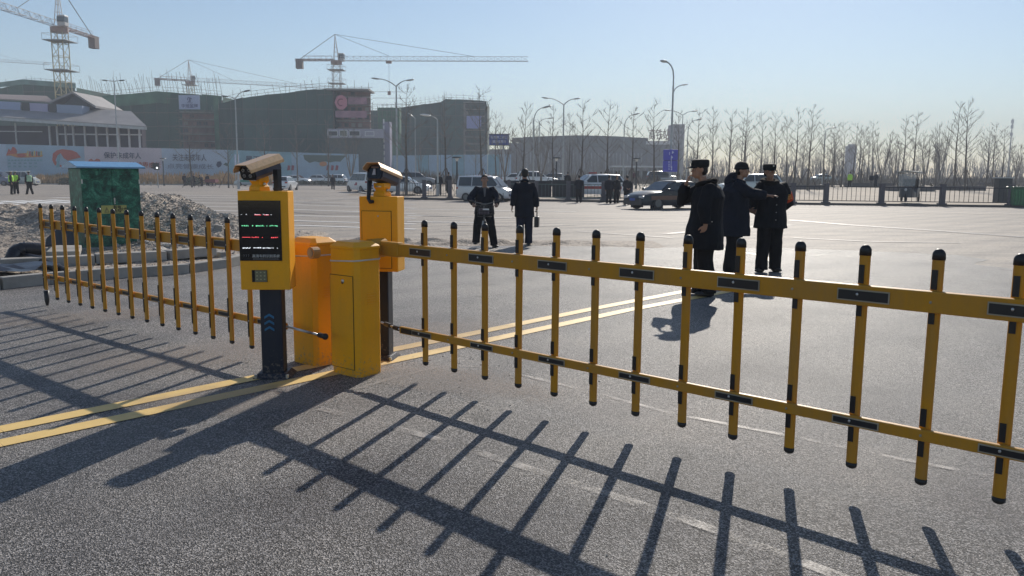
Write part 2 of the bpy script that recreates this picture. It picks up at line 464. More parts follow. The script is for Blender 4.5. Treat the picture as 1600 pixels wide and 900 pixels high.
# plaza paving beyond the fence
mb = MB()
pxs = [-7.5] + spread(-6, 150, 39); 
offs = [0.6, 2, 4, 7, 11, 16, 22, 30, 40, 55, 75]
mb.v = [(x, road_edge(x)+o, terrain(x, road_edge(x)+o)+0.012) for x in pxs for o in offs]
no = len(offs)
for i in range(len(pxs)-1):
    for j in range(no-1):
        a = i*no+j; mb.f.append((a, a+no, a+no+1, a+1)); mb.m.append(0)
structure(mb.build('plaza', PLAZA))

def strip(mb, pts, w, z):
    pts = [Vector((p[0], p[1], z)) for p in pts]
    for k in range(len(pts)-1):
        d = (pts[k+1]-pts[k]); d.normalize(); nrm = Vector((-d.y, d.x, 0))*(w/2)
        mb.quad(pts[k]-nrm, pts[k+1]-nrm, pts[k+1]+nrm, pts[k]+nrm)
def line_thing(name, pts, w, z, mt, n=24):
    mb = MB(); full = []
    for a, b in zip(pts, pts[1:]):
        for t in range(n): full.append((lerp(a[0], b[0], t/n), lerp(a[1], b[1], t/n)))
    full.append(pts[-1]); 
    sm = MB(); strip(sm, full, w, z)
    return structure(sm.build(name, mt))
line_thing('yellow_line', [(-7.5, 0.1), (-3.11, 4.715), (-0.81, 7.36), (0.97, 9.42), (2.6, 11.2)], 0.15, 0.009, YLINE, 8)
line_thing('yellow_line', [(-7.2, 0.0), (-2.95, 4.46), (-0.63, 7.05), (1.37, 9.34), (3.0, 11.0)], 0.15, 0.009, YLINE, 8)
line_thing('yellow_line', [(4.6, 18.0), (5.1, 16.2), (4.9, 15.2)], 0.13, 0.009, YLINE, 8)
def gl(pts): return [tuple(G(u, v)[:2]) for u, v in pts]
line_thing('worn_white_line', gl([(500, 640), (600, 665), (690, 690), (850, 742), (1000, 790), (1130, 835), (1290, 895), (1400, 940)]), 0.07, 0.009, FAINT, 6)
line_thing('worn_white_line', gl([(520, 622), (620, 590), (690, 574), (760, 574), (880, 603), (1060, 650), (1260, 688), (1400, 718), (1560, 748)]), 0.045, 0.009, FAINT, 6)
# zebra crossings and lane marks on the old road
def zebra(rows, w):
    for (a, b) in rows:
        p, q = G(*a), G(*b)
        line_thing('crosswalk_stripe', [(p.x, p.y), (q.x, q.y)], w, 0.009, WLINE, 3)
zebra([((-8, 316.5), (27, 320.5)), ((2, 314.0), (58, 319.0)), ((26, 313.5), (84, 318.0)), ((52, 312.8), (112, 317.5)), ((78, 312.2), (122, 315.5)), ((3, 325.0), (18, 327.0)), ((24, 327.0), (40, 329.0)), ((100, 321.5), (122, 323.5)), ((84, 308.8), (122, 309.5))], 0.62)
rows = []
for k in range(9):
    v0 = 305.5 + k*k*0.42 + k*2.6
    rows.append(((214, v0-1.5), (372, v0+1.0)))
zebra(rows, 0.35)
rows = []
for (v0, v1) in ((309.5, 311.5), (315.5, 318), (320, 324), (327.5, 332.5), (337, 340), (345, 349), (352, 357)):
    rows.append(((455, v0), (650, v1+1.5)))
zebra(rows, 0.28)
zebra([((636, 337), (800, 341)), ((636, 346.5), (760, 348.5)), ((640, 327), (900, 331)), ((490, 313.0), (508, 313.5))], 0.22)
# a long open crack and a small one in the asphalt
line_thing('tar_seam', gl([(1268, 400.5), (1285, 399), (1310, 400), (1335, 403.5)]), 0.04, 0.010, BLKP, 4)
def soft_patch(name, col, amt, lo, hi, sc=3.0, rough=0.8):
    mt, nt, b = new_mat(name); v = coords(nt); b.inputs['Base Color'].default_value = (*col, 1); b.inputs['Roughness'].default_value = rough; b.inputs['Specular IOR Level'].default_value = 0.2
    g_ = nt.nodes.new('ShaderNodeTexGradient'); g_.gradient_type = 'SPHERICAL'; nt.links.new(v, g_.inputs['Vector'])
    geo = nt.nodes.new('ShaderNodeNewGeometry'); n = noise_n(nt, geo.outputs['Position'], sc, 6.0, 0.65)
    a = nt.nodes.new('ShaderNodeMath'); a.operation = 'MULTIPLY_ADD'; a.inputs[1].default_value = 0.9; nt.links.new(g_.outputs['Fac'], a.inputs[0]); nt.links.new(n.outputs['Fac'], a.inputs[2])
    r = ramp(nt, a.outputs[0], [(lo, (0, 0, 0)), (hi, (amt, amt, amt))]); tr = nt.nodes.new('ShaderNodeBsdfTransparent'); mx = nt.nodes.new('ShaderNodeMixShader')
    nt.links.new(r.outputs[0], mx.inputs[0]); nt.links.new(tr.outputs[0], mx.inputs[1]); nt.links.new(b.outputs[0], mx.inputs[2]); nt.links.new(mx.outputs[0], nt.nodes['Material Output'].inputs['Surface'])
    return mt
DUSTP = soft_patch('dust_film', (0.42, 0.36, 0.31), 0.28, 0.62, 1.5)
disc = MB(); disc.v = [(cos(2*pi*i/32), sin(2*pi*i/32), 0) for i in range(32)]; disc.f = [tuple(range(32))]; disc.m = [0]
dme = disc.mesh('dust_patch', DUSTP)
for i, (nm_, me_, x, y, sx, sy, rz_) in enumerate((('dust_patch', dme, -2.6, 6.9, 1.7, .7, .7), ('dust_patch', dme, -.5, 6.0, 1.3, .5, -.5), ('dust_patch', dme, -.9, 7.7, 1.6, .8, .8), ('dust_patch', dme, -4.6, 8.6, 2.0, .6, .5), ('dust_patch', dme, -1.9, 5.4, .9, .5, .2))):
    o = structure(link(nm_, me_)); o.location = (x, y, 0.0125+0.0006*i); o.scale = (sx, sy, 1); o.rotation_euler = (0, 0, rz_)
TYREM = worn('tyre_mark', (0.10, 0.09, 0.085), cut=0.42, sc=2.5, amt=0.75, soft=0.3)
for pts_, w_ in (([(1232, 344), (1330, 352), (1480, 362), (1640, 374)], 0.45), ([(1040, 366), (1140, 357), (1235, 352)], 0.3), ([(430, 331), (500, 335), (600, 334)], 0.35), ([(700, 352), (820, 355), (900, 352)], 0.25), ([(1240, 372), (1360, 378), (1500, 380)], 0.18), ([(900, 362), (1050, 372)], 0.2), ([(470, 318), (540, 320)], 0.3), ([(1300, 331), (1600, 336)], 0.25), ([(660, 338), (740, 339)], 0.3)):
    line_thing('tyre_mark', gl(pts_), w_, 0.0115, TYREM, 6)
# earth ridge thrown up where new asphalt meets the old road
def ridge_z(x, y):
    c = 18.75 + 0.25*sin(x*1.1) - 0.08*x
    d = abs(y-c)/0.55
    return max(-0.02, 0.13*max(0, 1-d*d)*(0.55+0.9*noise.noise(Vector((x*2.2, y*3, 3.1)))) * pl(x, [(-4.2, 0.3), (-3.2, 1.2), (0, 1.0), (2.6, 0.5), (3.4, 0)]))
mb = MB()
grid_sheet('earth_ridge', DIRT, spread(-4.3, 3.5, 110), spread(17.7, 19.9, 34), lambda x, y: ridge_z(x, y)+0.003)
line_thing('wet_track', gl([(640, 384), (700, 378), (760, 388), (860, 382)]), 0.3, 0.006, mat('wet_earth', (0.05, 0.04, 0.035), 0.4), 6)

# building site ground left of the kerb: heaps of soil and gravel
def gauss(x, y, cx, cy, sx, sy, h, r=0.0):
    dx, dy = x-cx, y-cy; c, s = cos(r), sin(r); a, b = dx*c+dy*s, -dx*s+dy*c
    return h*math.exp(-(a/sx)**2-(b/sy)**2)
CURB = [(-14.5, 6.2), (-9.6, 8.6), (-7.6, 10.1), (-6.91, 10.72), (-6.58, 11.27), (-5.85, 12.12), (-5.15, 12.67), (-4.85, 13.5), (-4.7, 14.6), (-4.75, 16.2)]
def curb_y(x):
    return pl(x, [(p[0], p[1]) for p in CURB[:8]])
def site_z(x, y):
    n = noise.fractal(Vector((x*0.9, y*0.9, 1.7)), 0.9, 2.1, 5)
    n2 = noise.fractal(Vector((x*4.5, y*4.5, 5.2)), 0.8, 2.0, 3)
    z = 0.10 + 0.05*n + 0.012*n2
    hp = gauss(x, y, -13.2, 18.6, 4.4, 2.3, 0.80) + gauss(x, y, -9.8, 17.6, 1.5, 1.0, 0.30)
    gv = gauss(x, y, -8.3, 18.3, 0.95, 1.7, 0.72) + gauss(x, y, -7.0, 17.8, 0.95, 1.6, 0.50) + gauss(x, y, -5.9, 17.3, 0.8, 1.2, 0.26)
    z += hp*(1+0.07*n2+0.14*n) + gv*(1+0.02*n2+0.10*n)
    k = y-curb_y(x)
    if x > -4.9: k = -1
    if k < 0.12: z = -0.05
    e = min(1, max(0, (21.8-y+0.5*n)/0.8)); e2 = min(1, max(0, (-4.9+0.25*n-x)/0.35 + 1))
    return -0.06 + (z+0.06)*e*e2
class _: pass
grid_sheet('site_soil', [DIRT], spread(-24, -4.2, 240), spread(9.0, 22.6, 165), site_z, mask=lambda x, y: y > curb_y(x)-0.1)
# loose stones: one countless mass
random.seed(3)
mb = MB()
def stone(mb, c, r):
    i = len(mb.v)
    for d in ((1, 0, 0), (0, 1, 0), (-1, 0, 0), (0, -1, 0), (0, 0, 1), (0, 0, -1)):
        k = r*random.uniform(0.6, 1.25); mb.v.append((c[0]+d[0]*k, c[1]+d[1]*k, c[2]+d[2]*k*0.8))
    for a, b in ((0, 1), (1, 2), (2, 3), (3, 0)):
        mb.f += [(i+a, i+b, i+4), (i+b, i+a, i+5)]; mb.m += [0, 0]
for k in range(9000):
    if k % 3: x, y = random.gauss(-6.9, 1.0), random.gauss(17.0, 1.2)
    else: x, y = random.uniform(-18, -5), random.uniform(11, 21)
    if x > -4.95 or y < curb_y(x)+0.2 or y > 21.3: continue
    stone(mb, (x, y, site_z(x, y)+0.005), random.uniform(0.008, 0.024) if random.random() < 0.985 else random.uniform(0.03, 0.07))
stuff(tag(mb.build('gravel', GRAVEL), 'grey gravel and stones heaped behind the green cabinet', 'gravel'))

mb = MB()
for k in range(1500):
    r_ = random.random()
    if r_ < .35: x, y = random.gauss(-1.5, 0.9), random.gauss(6.3, 0.7)
    elif r_ < .6: x, y = random.uniform(-4, 3), random.gauss(18.3, .35)
    elif r_ < .75: x = random.uniform(-6.5, -4.8); y = curb_y(x)-abs(random.gauss(0.1, .35))
    else: x, y = random.uniform(-5, 6), random.uniform(2.2, 14)
    stone(mb, (x, y, 0.007), random.uniform(0.002, 0.007))
stuff(tag(mb.build('road_grit', GRAVEL), 'scattered grit and crumbs lying on the asphalt', 'grit'))

# kerb stones
random.seed(5)
def stones_along(pts, L, w, h, z0, parent, mt, gap=0.012, jit=0.01):
    acc = []
    for a, b in zip(pts, pts[1:]):
        a, b = Vector((*a, 0)), Vector((*b, 0)); d = b-a; ln = d.length; n = max(1, round(ln/L)); d.normalize()
        for k in range(n):
            p = a + d*(ln*(k+0.5)/n); ang = atan2(d.y, d.x)
            mb = MB(); mb.box((0, 0, h/2), (ln/n-gap, w, h))
            o = mb.build('kerb_stone', mt, parent, bevel=0.012)
            o.location = (p.x-parent.location.x, p.y-parent.location.y, z0+random.uniform(-jit, jit)); o.rotation_euler = (0, 0, ang+random.uniform(-0.015, 0.015))
ks = thing('kerb', 'pale kerb stones curving round the dug-up corner at the left', 'kerb', (-6.9, 10.8, 0))
stones_along(CURB, 0.75, 0.16, 0.17, -0.01, ks, CONC)
k2 = thing('kerb_stones', 'loose second row of kerb stones lying in front of the green cabinet', 'kerb', (-6.8, 12.9, 0.1))
stones_along([(-7.9, 12.3), (-6.8, 13.0), (-5.9, 13.6), (-5.4, 14.4)], 0.9, 0.26, 0.16, 0.0, k2, CONC, jit=0.02)
# kerb below the far hoarding and below the fence
def kerb_line(name, pts, w, h, mt, nseg=1):
    mb = MB()
    for a, b in zip(pts, pts[1:]):
        d = Vector((b[0]-a[0], b[1]-a[1], 0)); ang = atan2(d.y, d.x)
        mb.box(((a[0]+b[0])/2, (a[1]+b[1])/2, h/2-0.01), (d.length, w, h), ang)
    return structure(mb.build(name, mt))
kerb_line('kerb_line', [(-140, 114), (-74, 117), (-39, 126), (-24.2, 127)], 0.25, 0.16, CONC)
kerb_line('kerb_line', [(-8, 54.8), (32, 46.8), (120, 43.2)], 0.45, 0.14, mat('dark_kerb', (0.10, 0.09, 0.085), 0.85))
kerb_line('kerb_line', [(-24.0, 126.5), (-14, 74), (-8.2, 55.0)], 0.3, 0.13, CONC)
# ------------------------------------------------------------------ SITE HOARDING (billboard wall)
HPANEL = mat('hoarding_print_blue', (0.36, 0.50, 0.62), 0.5, var=0.12, scale=0.4)
HPANEL2 = mat('hoarding_print_pink', (0.62, 0.55, 0.60), 0.5, var=0.10, scale=0.3)
HPANEL3 = mat('hoarding_print_pale', (0.46, 0.56, 0.68), 0.5, var=0.10, scale=0.3)
HPANEL4 = mat('hoarding_print_teal', (0.22, 0.42, 0.50), 0.5, var=0.2, scale=0.3)
PRED = mat('print_red', (0.50, 0.10, 0.07), 0.5); PDRED = mat('print_dark_red', (0.32, 0.05, 0.08), 0.5)
PORG = mat('print_orange', (0.62, 0.25, 0.08), 0.5); PBLUE = mat('print_dark_blue', (0.03, 0.05, 0.12), 0.5)
PGRN = mat('print_green', (0.08, 0.13, 0.11), 0.5); PYEL = mat('print_yellow', (0.65, 0.5, 0.15), 0.5); PTEAL = mat('print_sea', (0.20, 0.42, 0.50), 0.5)
DKFRAME = mat('dark_frame', (0.04, 0.045, 0.05), 0.6)
_A, _B = P(-40, 280, 122.0), P(560, 280, 158.0)              # the hoarding stands on a straight line
def hz_at(u, v=280):
    d = ray(u, v); k = d.x/d.y; sx, sy = _B.x-_A.x, _B.y-_A.y
    t = (k*_A.y-_A.x)/(sx-k*sy); return _A.y+t*sy
def hpoint(u, v):
    Y = hz_at(u, v); return P(u, v, Y)
HTOP = [(-40, 224), (0, 225), (131, 228.5), (350, 234), (460, 238), (520, 240), (570, 241)]
hd = thing('site_hoarding', 'long printed hoarding with Chinese slogans in front of the building site', 'hoarding', tuple(hpoint(-40, 285)))
SEG = [(-40, 9, HPANEL3), (9, 70, HPANEL), (70, 131, HPANEL), (131, 195, HPANEL2), (195, 252, HPANEL2), (252, 300, HPANEL3), (300, 355, HPANEL3), (355, 400, HPANEL4), (400, 455, HPANEL4), (455, 505, HPANEL), (505, 560, HPANEL)]
for (a, b, mt) in SEG:
    pa, pb = hpoint(a, pl(a, HTOP)), hpoint(b, pl(b, HTOP))
    n = max(1, round((b-a)/20))
    for k in range(n):
        qa, qb = pa.lerp(pb, k/n), pa.lerp(pb, (k+1)/n)
        zb = terrain(qa.x, qa.y)
        gap = (qb-qa)*0.004
        mb = MB(); mb.prism([(qa.x+gap.x, qa.y+gap.y, zb), (qb.x-gap.x, qb.y-gap.y, zb), (qb.x-gap.x, qb.y-gap.y, qb.z), (qa.x+gap.x, qa.y+gap.y, qa.z)], (0, 0.12, 0))
        mb.build('panel', mt, hd, world=True)
def on_h(u, v, off=0.07): p = hpoint(u, v); return Vector((p.x, p.y-off, p.z))
def print_poly(uv, mt, name='print', off=0.07):
    mb = MB(); mb.prism([on_h(u, v, off) for u, v in uv], (0, 0.02, 0)); return mb.build(name, mt, hd, world=True)
def ell(cu, cv, ru, rv, n=12): return [(cu+ru*cos(2*pi*k/n), cv+rv*sin(2*pi*k/n)) for k in range(n)]
# left picture: orange roofs and a row of little towers on a band
print_poly([(10, 243), (14, 232), (17, 236), (20, 229), (24, 231), (27, 236), (26, 243)], PRED)
print_poly([(11, 241), (28, 240), (42, 239), (55, 243), (68, 242), (66, 245), (45, 246), (27, 246)], PORG, off=0.10)
for i, u in enumerate((44, 47.5, 51, 54.5, 58, 61.5, 65)):
    print_poly([(u-1.1, 244), (u-1.1, 236+0.5*(i % 3)), (u+1.1, 236+0.5*(i % 3)), (u+1.1, 244)], (PYEL, PRED, PGRN)[i % 3], off=0.13)
print_poly(ell(34, 243, 7, 3.2), PRED, off=0.12)
for r_ in (250.5, 255, 260):
    for i in range(6 if r_ > 251 else 11):
        u = 13+i*(8.2 if r_ > 251 else 5); print_poly([(u, r_-1.2), (u, r_+1.3), (u+(4.4 if r_ > 251 else 3.4), r_+1.3), (u+(4.2 if r_ > 251 else 3.4), r_-1.2)], HPANEL4, off=0.09)
# red swoosh
print_poly([(82, 250), (83, 240), (89, 235), (98, 233), (113, 235), (120, 238), (127, 246), (118, 248), (106, 251), (100, 247), (95, 239), (90, 243), (87, 251), (91, 256), (96, 258), (99, 263), (92, 259), (86, 258)], PRED)
print_poly([(88, 262), (90, 245), (94, 240), (95, 246), (93, 252), (94, 261)], PTEAL, off=0.1)
# heart of hands, bird, slogan
print_poly([(138, 256), (139, 250), (143, 248), (147, 251), (151, 248), (156, 249), (159, 256), (153, 261), (143, 261)], PRED)
print_poly([(143, 257), (144, 253), (148, 254), (153, 252), (155, 257), (149, 260)], PDRED, off=0.11)
print_poly([(172, 252), (176, 254.5), (179, 254.5), (178, 258), (175, 255.5)], PBLUE)
def h_text(body, u0, u1, vc, hpx, mt, nm='lettering', outl=0.0):
    a, b = on_h(u0, vc, 0.16), on_h(u1, vc, 0.16); d = b-a; c = (a+b)/2; n = len(body)
    me = text_mesh(body, 1.0, mt, 0.01, nm, outl); o = link(nm, me, hd)
    xsv = [v.co.x for v in me.vertices]; ysv = [v.co.y for v in me.vertices]
    w = max(xsv)-min(xsv); h = max(ysv)-min(ysv)
    hw = hpx*c.y/FPX
    o.location = tuple(c-hd.location); o.rotation_euler = (pi/2, 0, atan2(d.y, d.x)); o.scale = (d.length/w, hw/h, 1)
h_text('保护未成年人', 163, 221, 243.8, 9.8, PBLUE, outl=0.012)
h_text('呵护健康成长', 193, 252, 258, 9, PRED, outl=0.01)
h_text('关注未成年人', 270, 323, 247, 11, PBLUE)
h_text('点亮健康成长', 262, 334, 260.5, 8, mat('print_slate', (0.16, 0.2, 0.3), 0.5))
h_text('星天', 384, 407, 249, 9, PBLUE, outl=0.02)
print_poly([(338, 258), (340, 252.5), (345, 252), (347, 256), (345, 260), (341, 262)], PBLUE)
print_poly([(349, 257), (353, 254), (357, 256), (355, 260)], PGRN)
for i in range(9):
    u, v = 337+(i*7) % 17, 236+(i*5) % 12
    print_poly([(u, v), (u+1.6, v+0.5), (u+1, v+1.8)], PGRN)
random.seed(11)
pts = [(474, 242)] + [(476+i*8, 248+5*abs(sin(i*1.7))+random.uniform(0, 3)) for i in range(8)] + [(541, 243)]
print_poly(pts, PGRN)
print_poly(ell(505, 256, 6, 4, 8), PORG)
for u in (449, 455, 510, 517, 524):
    print_poly([(u, 266), (u+1, 258), (u+5, 259), (u+4, 266)], PDRED, off=0.1)

# second, low hoarding running away to the right behind the trees
h2 = thing('low_hoarding', 'low blue-white hoarding behind the parked cars and bare trees', 'hoarding', (PX(590, 175).x, 175, 0))
for i in range(11):
    a, b = P(596+i*18.5, 252-i*0.3, 172+i*2), P(614+i*18.5, 252-i*0.3, 174+i*2)
    mb = MB(); mb.prism([(a.x, a.y, 0.3), (b.x-0.05, b.y, 0.3), (b.x-0.05, b.y, b.z+1.2), (a.x, a.y, a.z+1.2)], (0, 0.12, 0)); mb.build('panel', HPANEL if i % 3 else HPANEL4, h2, world=True)

# dry grass bank in front of the hoarding
GRASS = mat('dry_grass', (0.45, 0.30, 0.15), 0.9, var=0.4, scale=0.8)
random.seed(21); mb = MB()
for k in range(9000):
    u = random.uniform(-15, 430); Y = random.uniform(road_edge(P(u, 280, 120).x)+1.0, hz_at(u)-1.0)
    if u > 50 and u < 58: continue
    p = PX(u, Y); s = 0.55+0.5*noise.noise(Vector((p.x*0.25, p.y*0.3, 0)))
    h = max(0.25, random.uniform(0.5, 1.5)*s*1.5); a = random.uniform(0, pi); w = random.uniform(0.08, 0.3); lx, ly = random.uniform(-.4, .4), random.uniform(-.3, .3)
    i = len(mb.v)
    mb.v += [(p.x-w*cos(a), p.y-w*sin(a), p.z-0.05), (p.x+w*cos(a), p.y+w*sin(a), p.z-0.05), (p.x+lx, p.y+ly, p.z+h)]
    mb.f.append((i, i+1, i+2)); mb.m.append(0)
stuff(tag(mb.build('dry_grass', GRASS), 'tall dry yellow grass along the foot of the printed hoarding', 'grass'))
HEDGE = mat('low_hedge', (0.07, 0.085, 0.045), 0.9, var=0.4, scale=2)
def hedge_mesh(L, D, H, n, seed):
    random.seed(seed); mb = MB()
    for k in range(n):
        x, y, z = random.uniform(-L/2, L/2), random.uniform(-D/2, D/2), random.uniform(0, H)
        r = random.uniform(0.08, 0.2); nrm = Vector((random.uniform(-1, 1), random.uniform(-1, 1), random.uniform(-.3, 1))).normalized(); t = nrm.orthogonal().normalized()*r; b = nrm.cross(t)
        c = Vector((x, y, z)); mb.v += [tuple(c-t-b), tuple(c+t-b), tuple(c+t+b)]; i = len(mb.v)-3; mb.f.append((i, i+1, i+2)); mb.m.append(0)
    return mb
def hedge(u0, u1, Y, H, label, seed, D=1.0):
    a, b = PX(u0, Y), PX(u1, Y); c = (a+b)/2; d = b-a
    o = hedge_mesh(d.length, D, H, int(240*d.length*H/2)+60, seed).build('hedge', HEDGE)
    o.location = (c.x, Y, terrain(c.x, Y)); tag(o, label, 'hedge')
hedge(443, 548, 129, 0.6, 'low clipped hedge in front of the row of white cars', 1)
hedge(552, 575, 92, 0.9, 'small dark shrub beside the white van on the left', 2)
hedge(92, 118, 116.5, 0.9, 'dark shrub at the foot of the grass bank left of the green cabinet', 3)
hedge(291, 311, 118, 1.1, 'small green shrub at the foot of a thin tree left of centre', 4)

# ------------------------------------------------------------------ BUILDINGS
NET = mat('green_safety_net', (0.020, 0.085, 0.060), 0.85, var=0.35, scale=0.12, bmp=0.2, bscale=2)
NVAR = {}
for nm_, c_ in (('green_safety_net', (0.020, 0.085, 0.060)), ('grey_green_net', (0.036, 0.088, 0.074))): NVAR[nm_] = [mat(nm_+'_faded', tuple(x*1.25 for x in c_), 0.85, var=0.35, scale=0.12), mat(nm_+'_dark', tuple(x*0.8 for x in c_), 0.85, var=0.35, scale=0.2)]
NET2 = mat('fresh_green_net', (0.06, 0.17, 0.10), 0.8, var=0.4, scale=0.3)
NETG = mat('grey_green_net', (0.036, 0.088, 0.074), 0.85, var=0.25, scale=0.15)
BRICKR = mat('raw_brick_wall', (0.22, 0.12, 0.10), 0.9, var=0.4, scale=0.5)
SCAF = mat('scaffold_pole', (0.16, 0.15, 0.13), 0.6, 0.2)
SLAB = mat('raw_concrete_slab', (0.30, 0.28, 0.26), 0.9, var=0.25, scale=0.6)
BANW = mat('banner_white', (0.50, 0.55, 0.72), 0.6, var=0.06)
BANP = mat('banner_pink', (0.62, 0.22, 0.28), 0.6, var=0.1)
BANL = mat('banner_lilac', (0.34, 0.36, 0.62), 0.6, var=0.08)
def facade_poly(pts, Y, back, bz=0.0):
    """outline given as photo columns/rows of its top edge; real depth behind"""
    q = [P(u, v, Y(u) if callable(Y) else Y) for u, v in pts]
    return q
def netted(label, top, Yl, Yr, depth, netmat, seed, bay=5.0, poles=True, pole_h=2.2, uprights=0.8):
    """net wrapped shell under construction: top edge [(u,v)..] seen at distance Yl (left) .. Yr (right)"""
    u0, u1 = top[0][0], top[-1][0]
    Yf = lambda u: lerp(Yl, Yr, (u-u0)/(u1-u0))
    base = PX(u0, Yl); t = thing('netted_building', label, 'building', (base.x, base.y, 0))
    core = MB(); n = 0
    q = [P(u, v, Yf(u)) for u, v in top]
    for a, b in zip(q, q[1:]):
        core.prism([(a.x, a.y+0.6, 0), (b.x, b.y+0.6, 0), (b.x, b.y+0.6, b.z-0.8), (a.x, a.y+0.6, a.z-0.8)], (0, depth, 0))
    core.build('shell', SLAB, t, world=True)
    rnd = random.Random(seed)
    # net sheets, hung bay by bay
    for a, b in zip(q, q[1:]):
        L = (b-a).length; k = max(1, round(L/bay))
        for i in range(k):
            p0, p1 = a.lerp(b, i/k), a.lerp(b, (i+1)/k)
            mb = MB(); nz = 8; ny = 3; off = rnd.uniform(0.0, 0.12)
            idx = {}
            for jz in range(nz+1):
                for jx in range(ny+1):
                    pp = p0.lerp(p1, -0.01+1.02*jx/ny); z = lerp(0, pp.z+rnd.uniform(-0.1, 0.1)*(jz == nz), jz/nz)
                    sag = 0.10*sin(pi*jx/ny) + 0.06*rnd.uniform(-1, 1)
                    mb.v.append((pp.x, pp.y-0.25-off-sag, z)); idx[jx, jz] = len(mb.v)-1
            for jz in range(nz):
                for jx in range(ny):
                    mb.f.append((idx[jx, jz], idx[jx+1, jz], idx[jx+1, jz+1], idx[jx, jz+1])); mb.m.append(0)
            mb.build('net_sheet', netmat if rnd.random() < .55 else NVAR[netmat.name][rnd.randrange(2)], t, world=True)
    mb = MB()                                            # ledger tubes holding the nets, one per storey
    for a, b in zip(q, q[1:]):
        zt_ = min(a.z, b.z); z_ = 3.2
        while z_ < zt_-1.0:
            mb.tube([(a.x, a.y-0.5, z_+rnd.uniform(-.1, .1)), (b.x, b.y-0.5, z_+rnd.uniform(-.1, .1))], 0.055, 3, False); z_ += 3.1
        kk = max(2, int((b-a).length/2.6))
        for i in range(kk):
            p = a.lerp(b, i/kk); mb.tube([(p.x, p.y-0.52, 0), (p.x, p.y-0.52, p.z+rnd.uniform(0, .9))], 0.045, 3, False)
    stuff(mb.build('ledger_tubes', SCAF, t, world=True))
    # ends of the shell get nets too
    for e, sgn in ((q[0], -1), (q[-1], 1)):
        mb = MB(); mb.quad((e.x+sgn*0.3, e.y, 0), (e.x+sgn*0.3, e.y+depth, 0), (e.x+sgn*0.3, e.y+depth, e.z), (e.x+sgn*0.3, e.y, e.z)); mb.build('net_sheet', netmat, t, world=True)
    if poles:
        mb = MB()
        for a, b in zip(q, q[1:]):
            L = (b-a).length; k = max(2, int(L*uprights))
            for i in range(k):
                p = a.lerp(b, (i+rnd.uniform(0, .6))/k); h = rnd.uniform(0.4, 1.0)*pole_h
                mb.tube([(p.x, p.y+rnd.uniform(-.1, 3), p.z-1), (p.x+rnd.uniform(-.05, .05), p.y, p.z+h)], 0.045, 3, False)
            for hgt in (0.5, 1.2):
                mb.tube([(a.x, a.y, a.z+hgt), (b.x, b.y, b.z+hgt)], 0.035, 3, False)
        stuff(mb.build('scaffold_poles', SCAF, t, world=True))
    return t, Yf
b1, Y1 = netted('netted building with a green railed roof behind the leftmost crane', [(-60, 142), (-10, 140), (37, 131), (70, 131), (118, 137)], 205, 205, 18, NET, 1)
mb = MB()
for (u0_, v0_), (u1_, v1_) in (((-30, 132), (37, 124)), ((37, 124), (118, 130))):
    a, b = P(u0_, v0_, 203), P(u1_, v1_, 203); mb.prism([(a.x, a.y, a.z-1.2), (b.x, b.y, b.z-1.2), b, a], (0, 0.05, 0))
mb.build('roof_guard_net', mat('pale_green_guard_net', (0.16, 0.28, 0.24), 0.8, var=0.3, scale=0.5), b1, world=True)
b2, Y2 = netted('wide netted building with a white banner near its top right corner', [(120, 158), (150, 152), (205, 148), (245, 144), (280, 146), (346, 151)], 190, 186, 16, NET, 2, pole_h=5.5, uprights=1.7)
for (u0_, v0_), (u1_, v1_) in (((150, 150), (205, 146.5)), ((205, 146.5), (245, 142.5)), ((245, 142.5), (279, 145)), ((315, 147), (346, 150))):
    mb = MB(); a, b = P(u0_, v0_, 187), P(u1_, v1_, 187); mb.prism([(a.x, a.y, a.z-2.6), (b.x, b.y, b.z-2.6), (b.x, b.y, b.z), (a.x, a.y, a.z)], (0, 0.05, 0)); mb.build('guard_net', NET2, b2, world=True)
# its open scaffolded corner bay
def scaffold(root, u0, u1, v0, v1, Y, lv, cols, mtw, seed=0):
    rnd = random.Random(seed)
    a, b, c = P(u0, v0, Y), P(u1, v0, Y), P(u0, v1, Y)
    z1, z0 = a.z, max(0.2, c.z); mb = MB(); mb.b2((a.x, Y+1.2, z0), (b.x, Y+1.5, z1-0.2)); mb.build('brick_wall', mtw, root, world=True)
    for i in range(lv+1):
        z = lerp(z0, z1, i/lv); mb = MB(); mb.b2((a.x-0.1, Y-0.1, z-0.12), (b.x+0.1, Y+1.15, z+0.12)); mb.build('floor_slab', SLAB, root, world=True)
    mb = MB()
    for i in range(cols+1):
        x = lerp(a.x, b.x, i/cols); mb.tube([(x, Y-0.9, z0-2), (x, Y-0.9, z1+rnd.uniform(0.6, 2.0))], 0.05, 3, False)
    for i in range(lv*2+1):
        z = lerp(z0, z1, i/lv/2); mb.tube([(a.x-0.6, Y-0.95, z+0.3), (b.x+0.8, Y-0.95, z+0.3)], 0.045, 3, False)
    stuff(mb.build('scaffold_poles', SCAF, root, world=True))
    for i in range(lv):
        for j in range(cols):
            if rnd.random() < 0.55:
                x0, x1 = lerp(a.x, b.x, j/cols), lerp(a.x, b.x, (j+1)/cols); za, zb = lerp(z0, z1, i/lv), lerp(z0, z1, (i+1)/lv)
                mb = MB(); mb.b2((lerp(x0, x1, .2), Y+1.12, lerp(za, zb, .25)), (lerp(x0, x1, .8), Y+1.19, lerp(za, zb, .8)))
                mb.build('window_opening', DKFRAME if rnd.random() < .6 else SLAB, root, world=True)
scaffold(b2, 281, 333, 175, 232, 184.0, 5, 5, BRICKR, 4)
mb = MB(); a, b = P(333, 150, 183), P(344, 232, 183); mb.prism([(a.x, 183, 0.5), (b.x, 183, 0.5), (b.x, 183, a.z), (a.x, 183, a.z)], (0, 0.05, 0)); mb.build('net_sheet', NET2, b2, world=True)
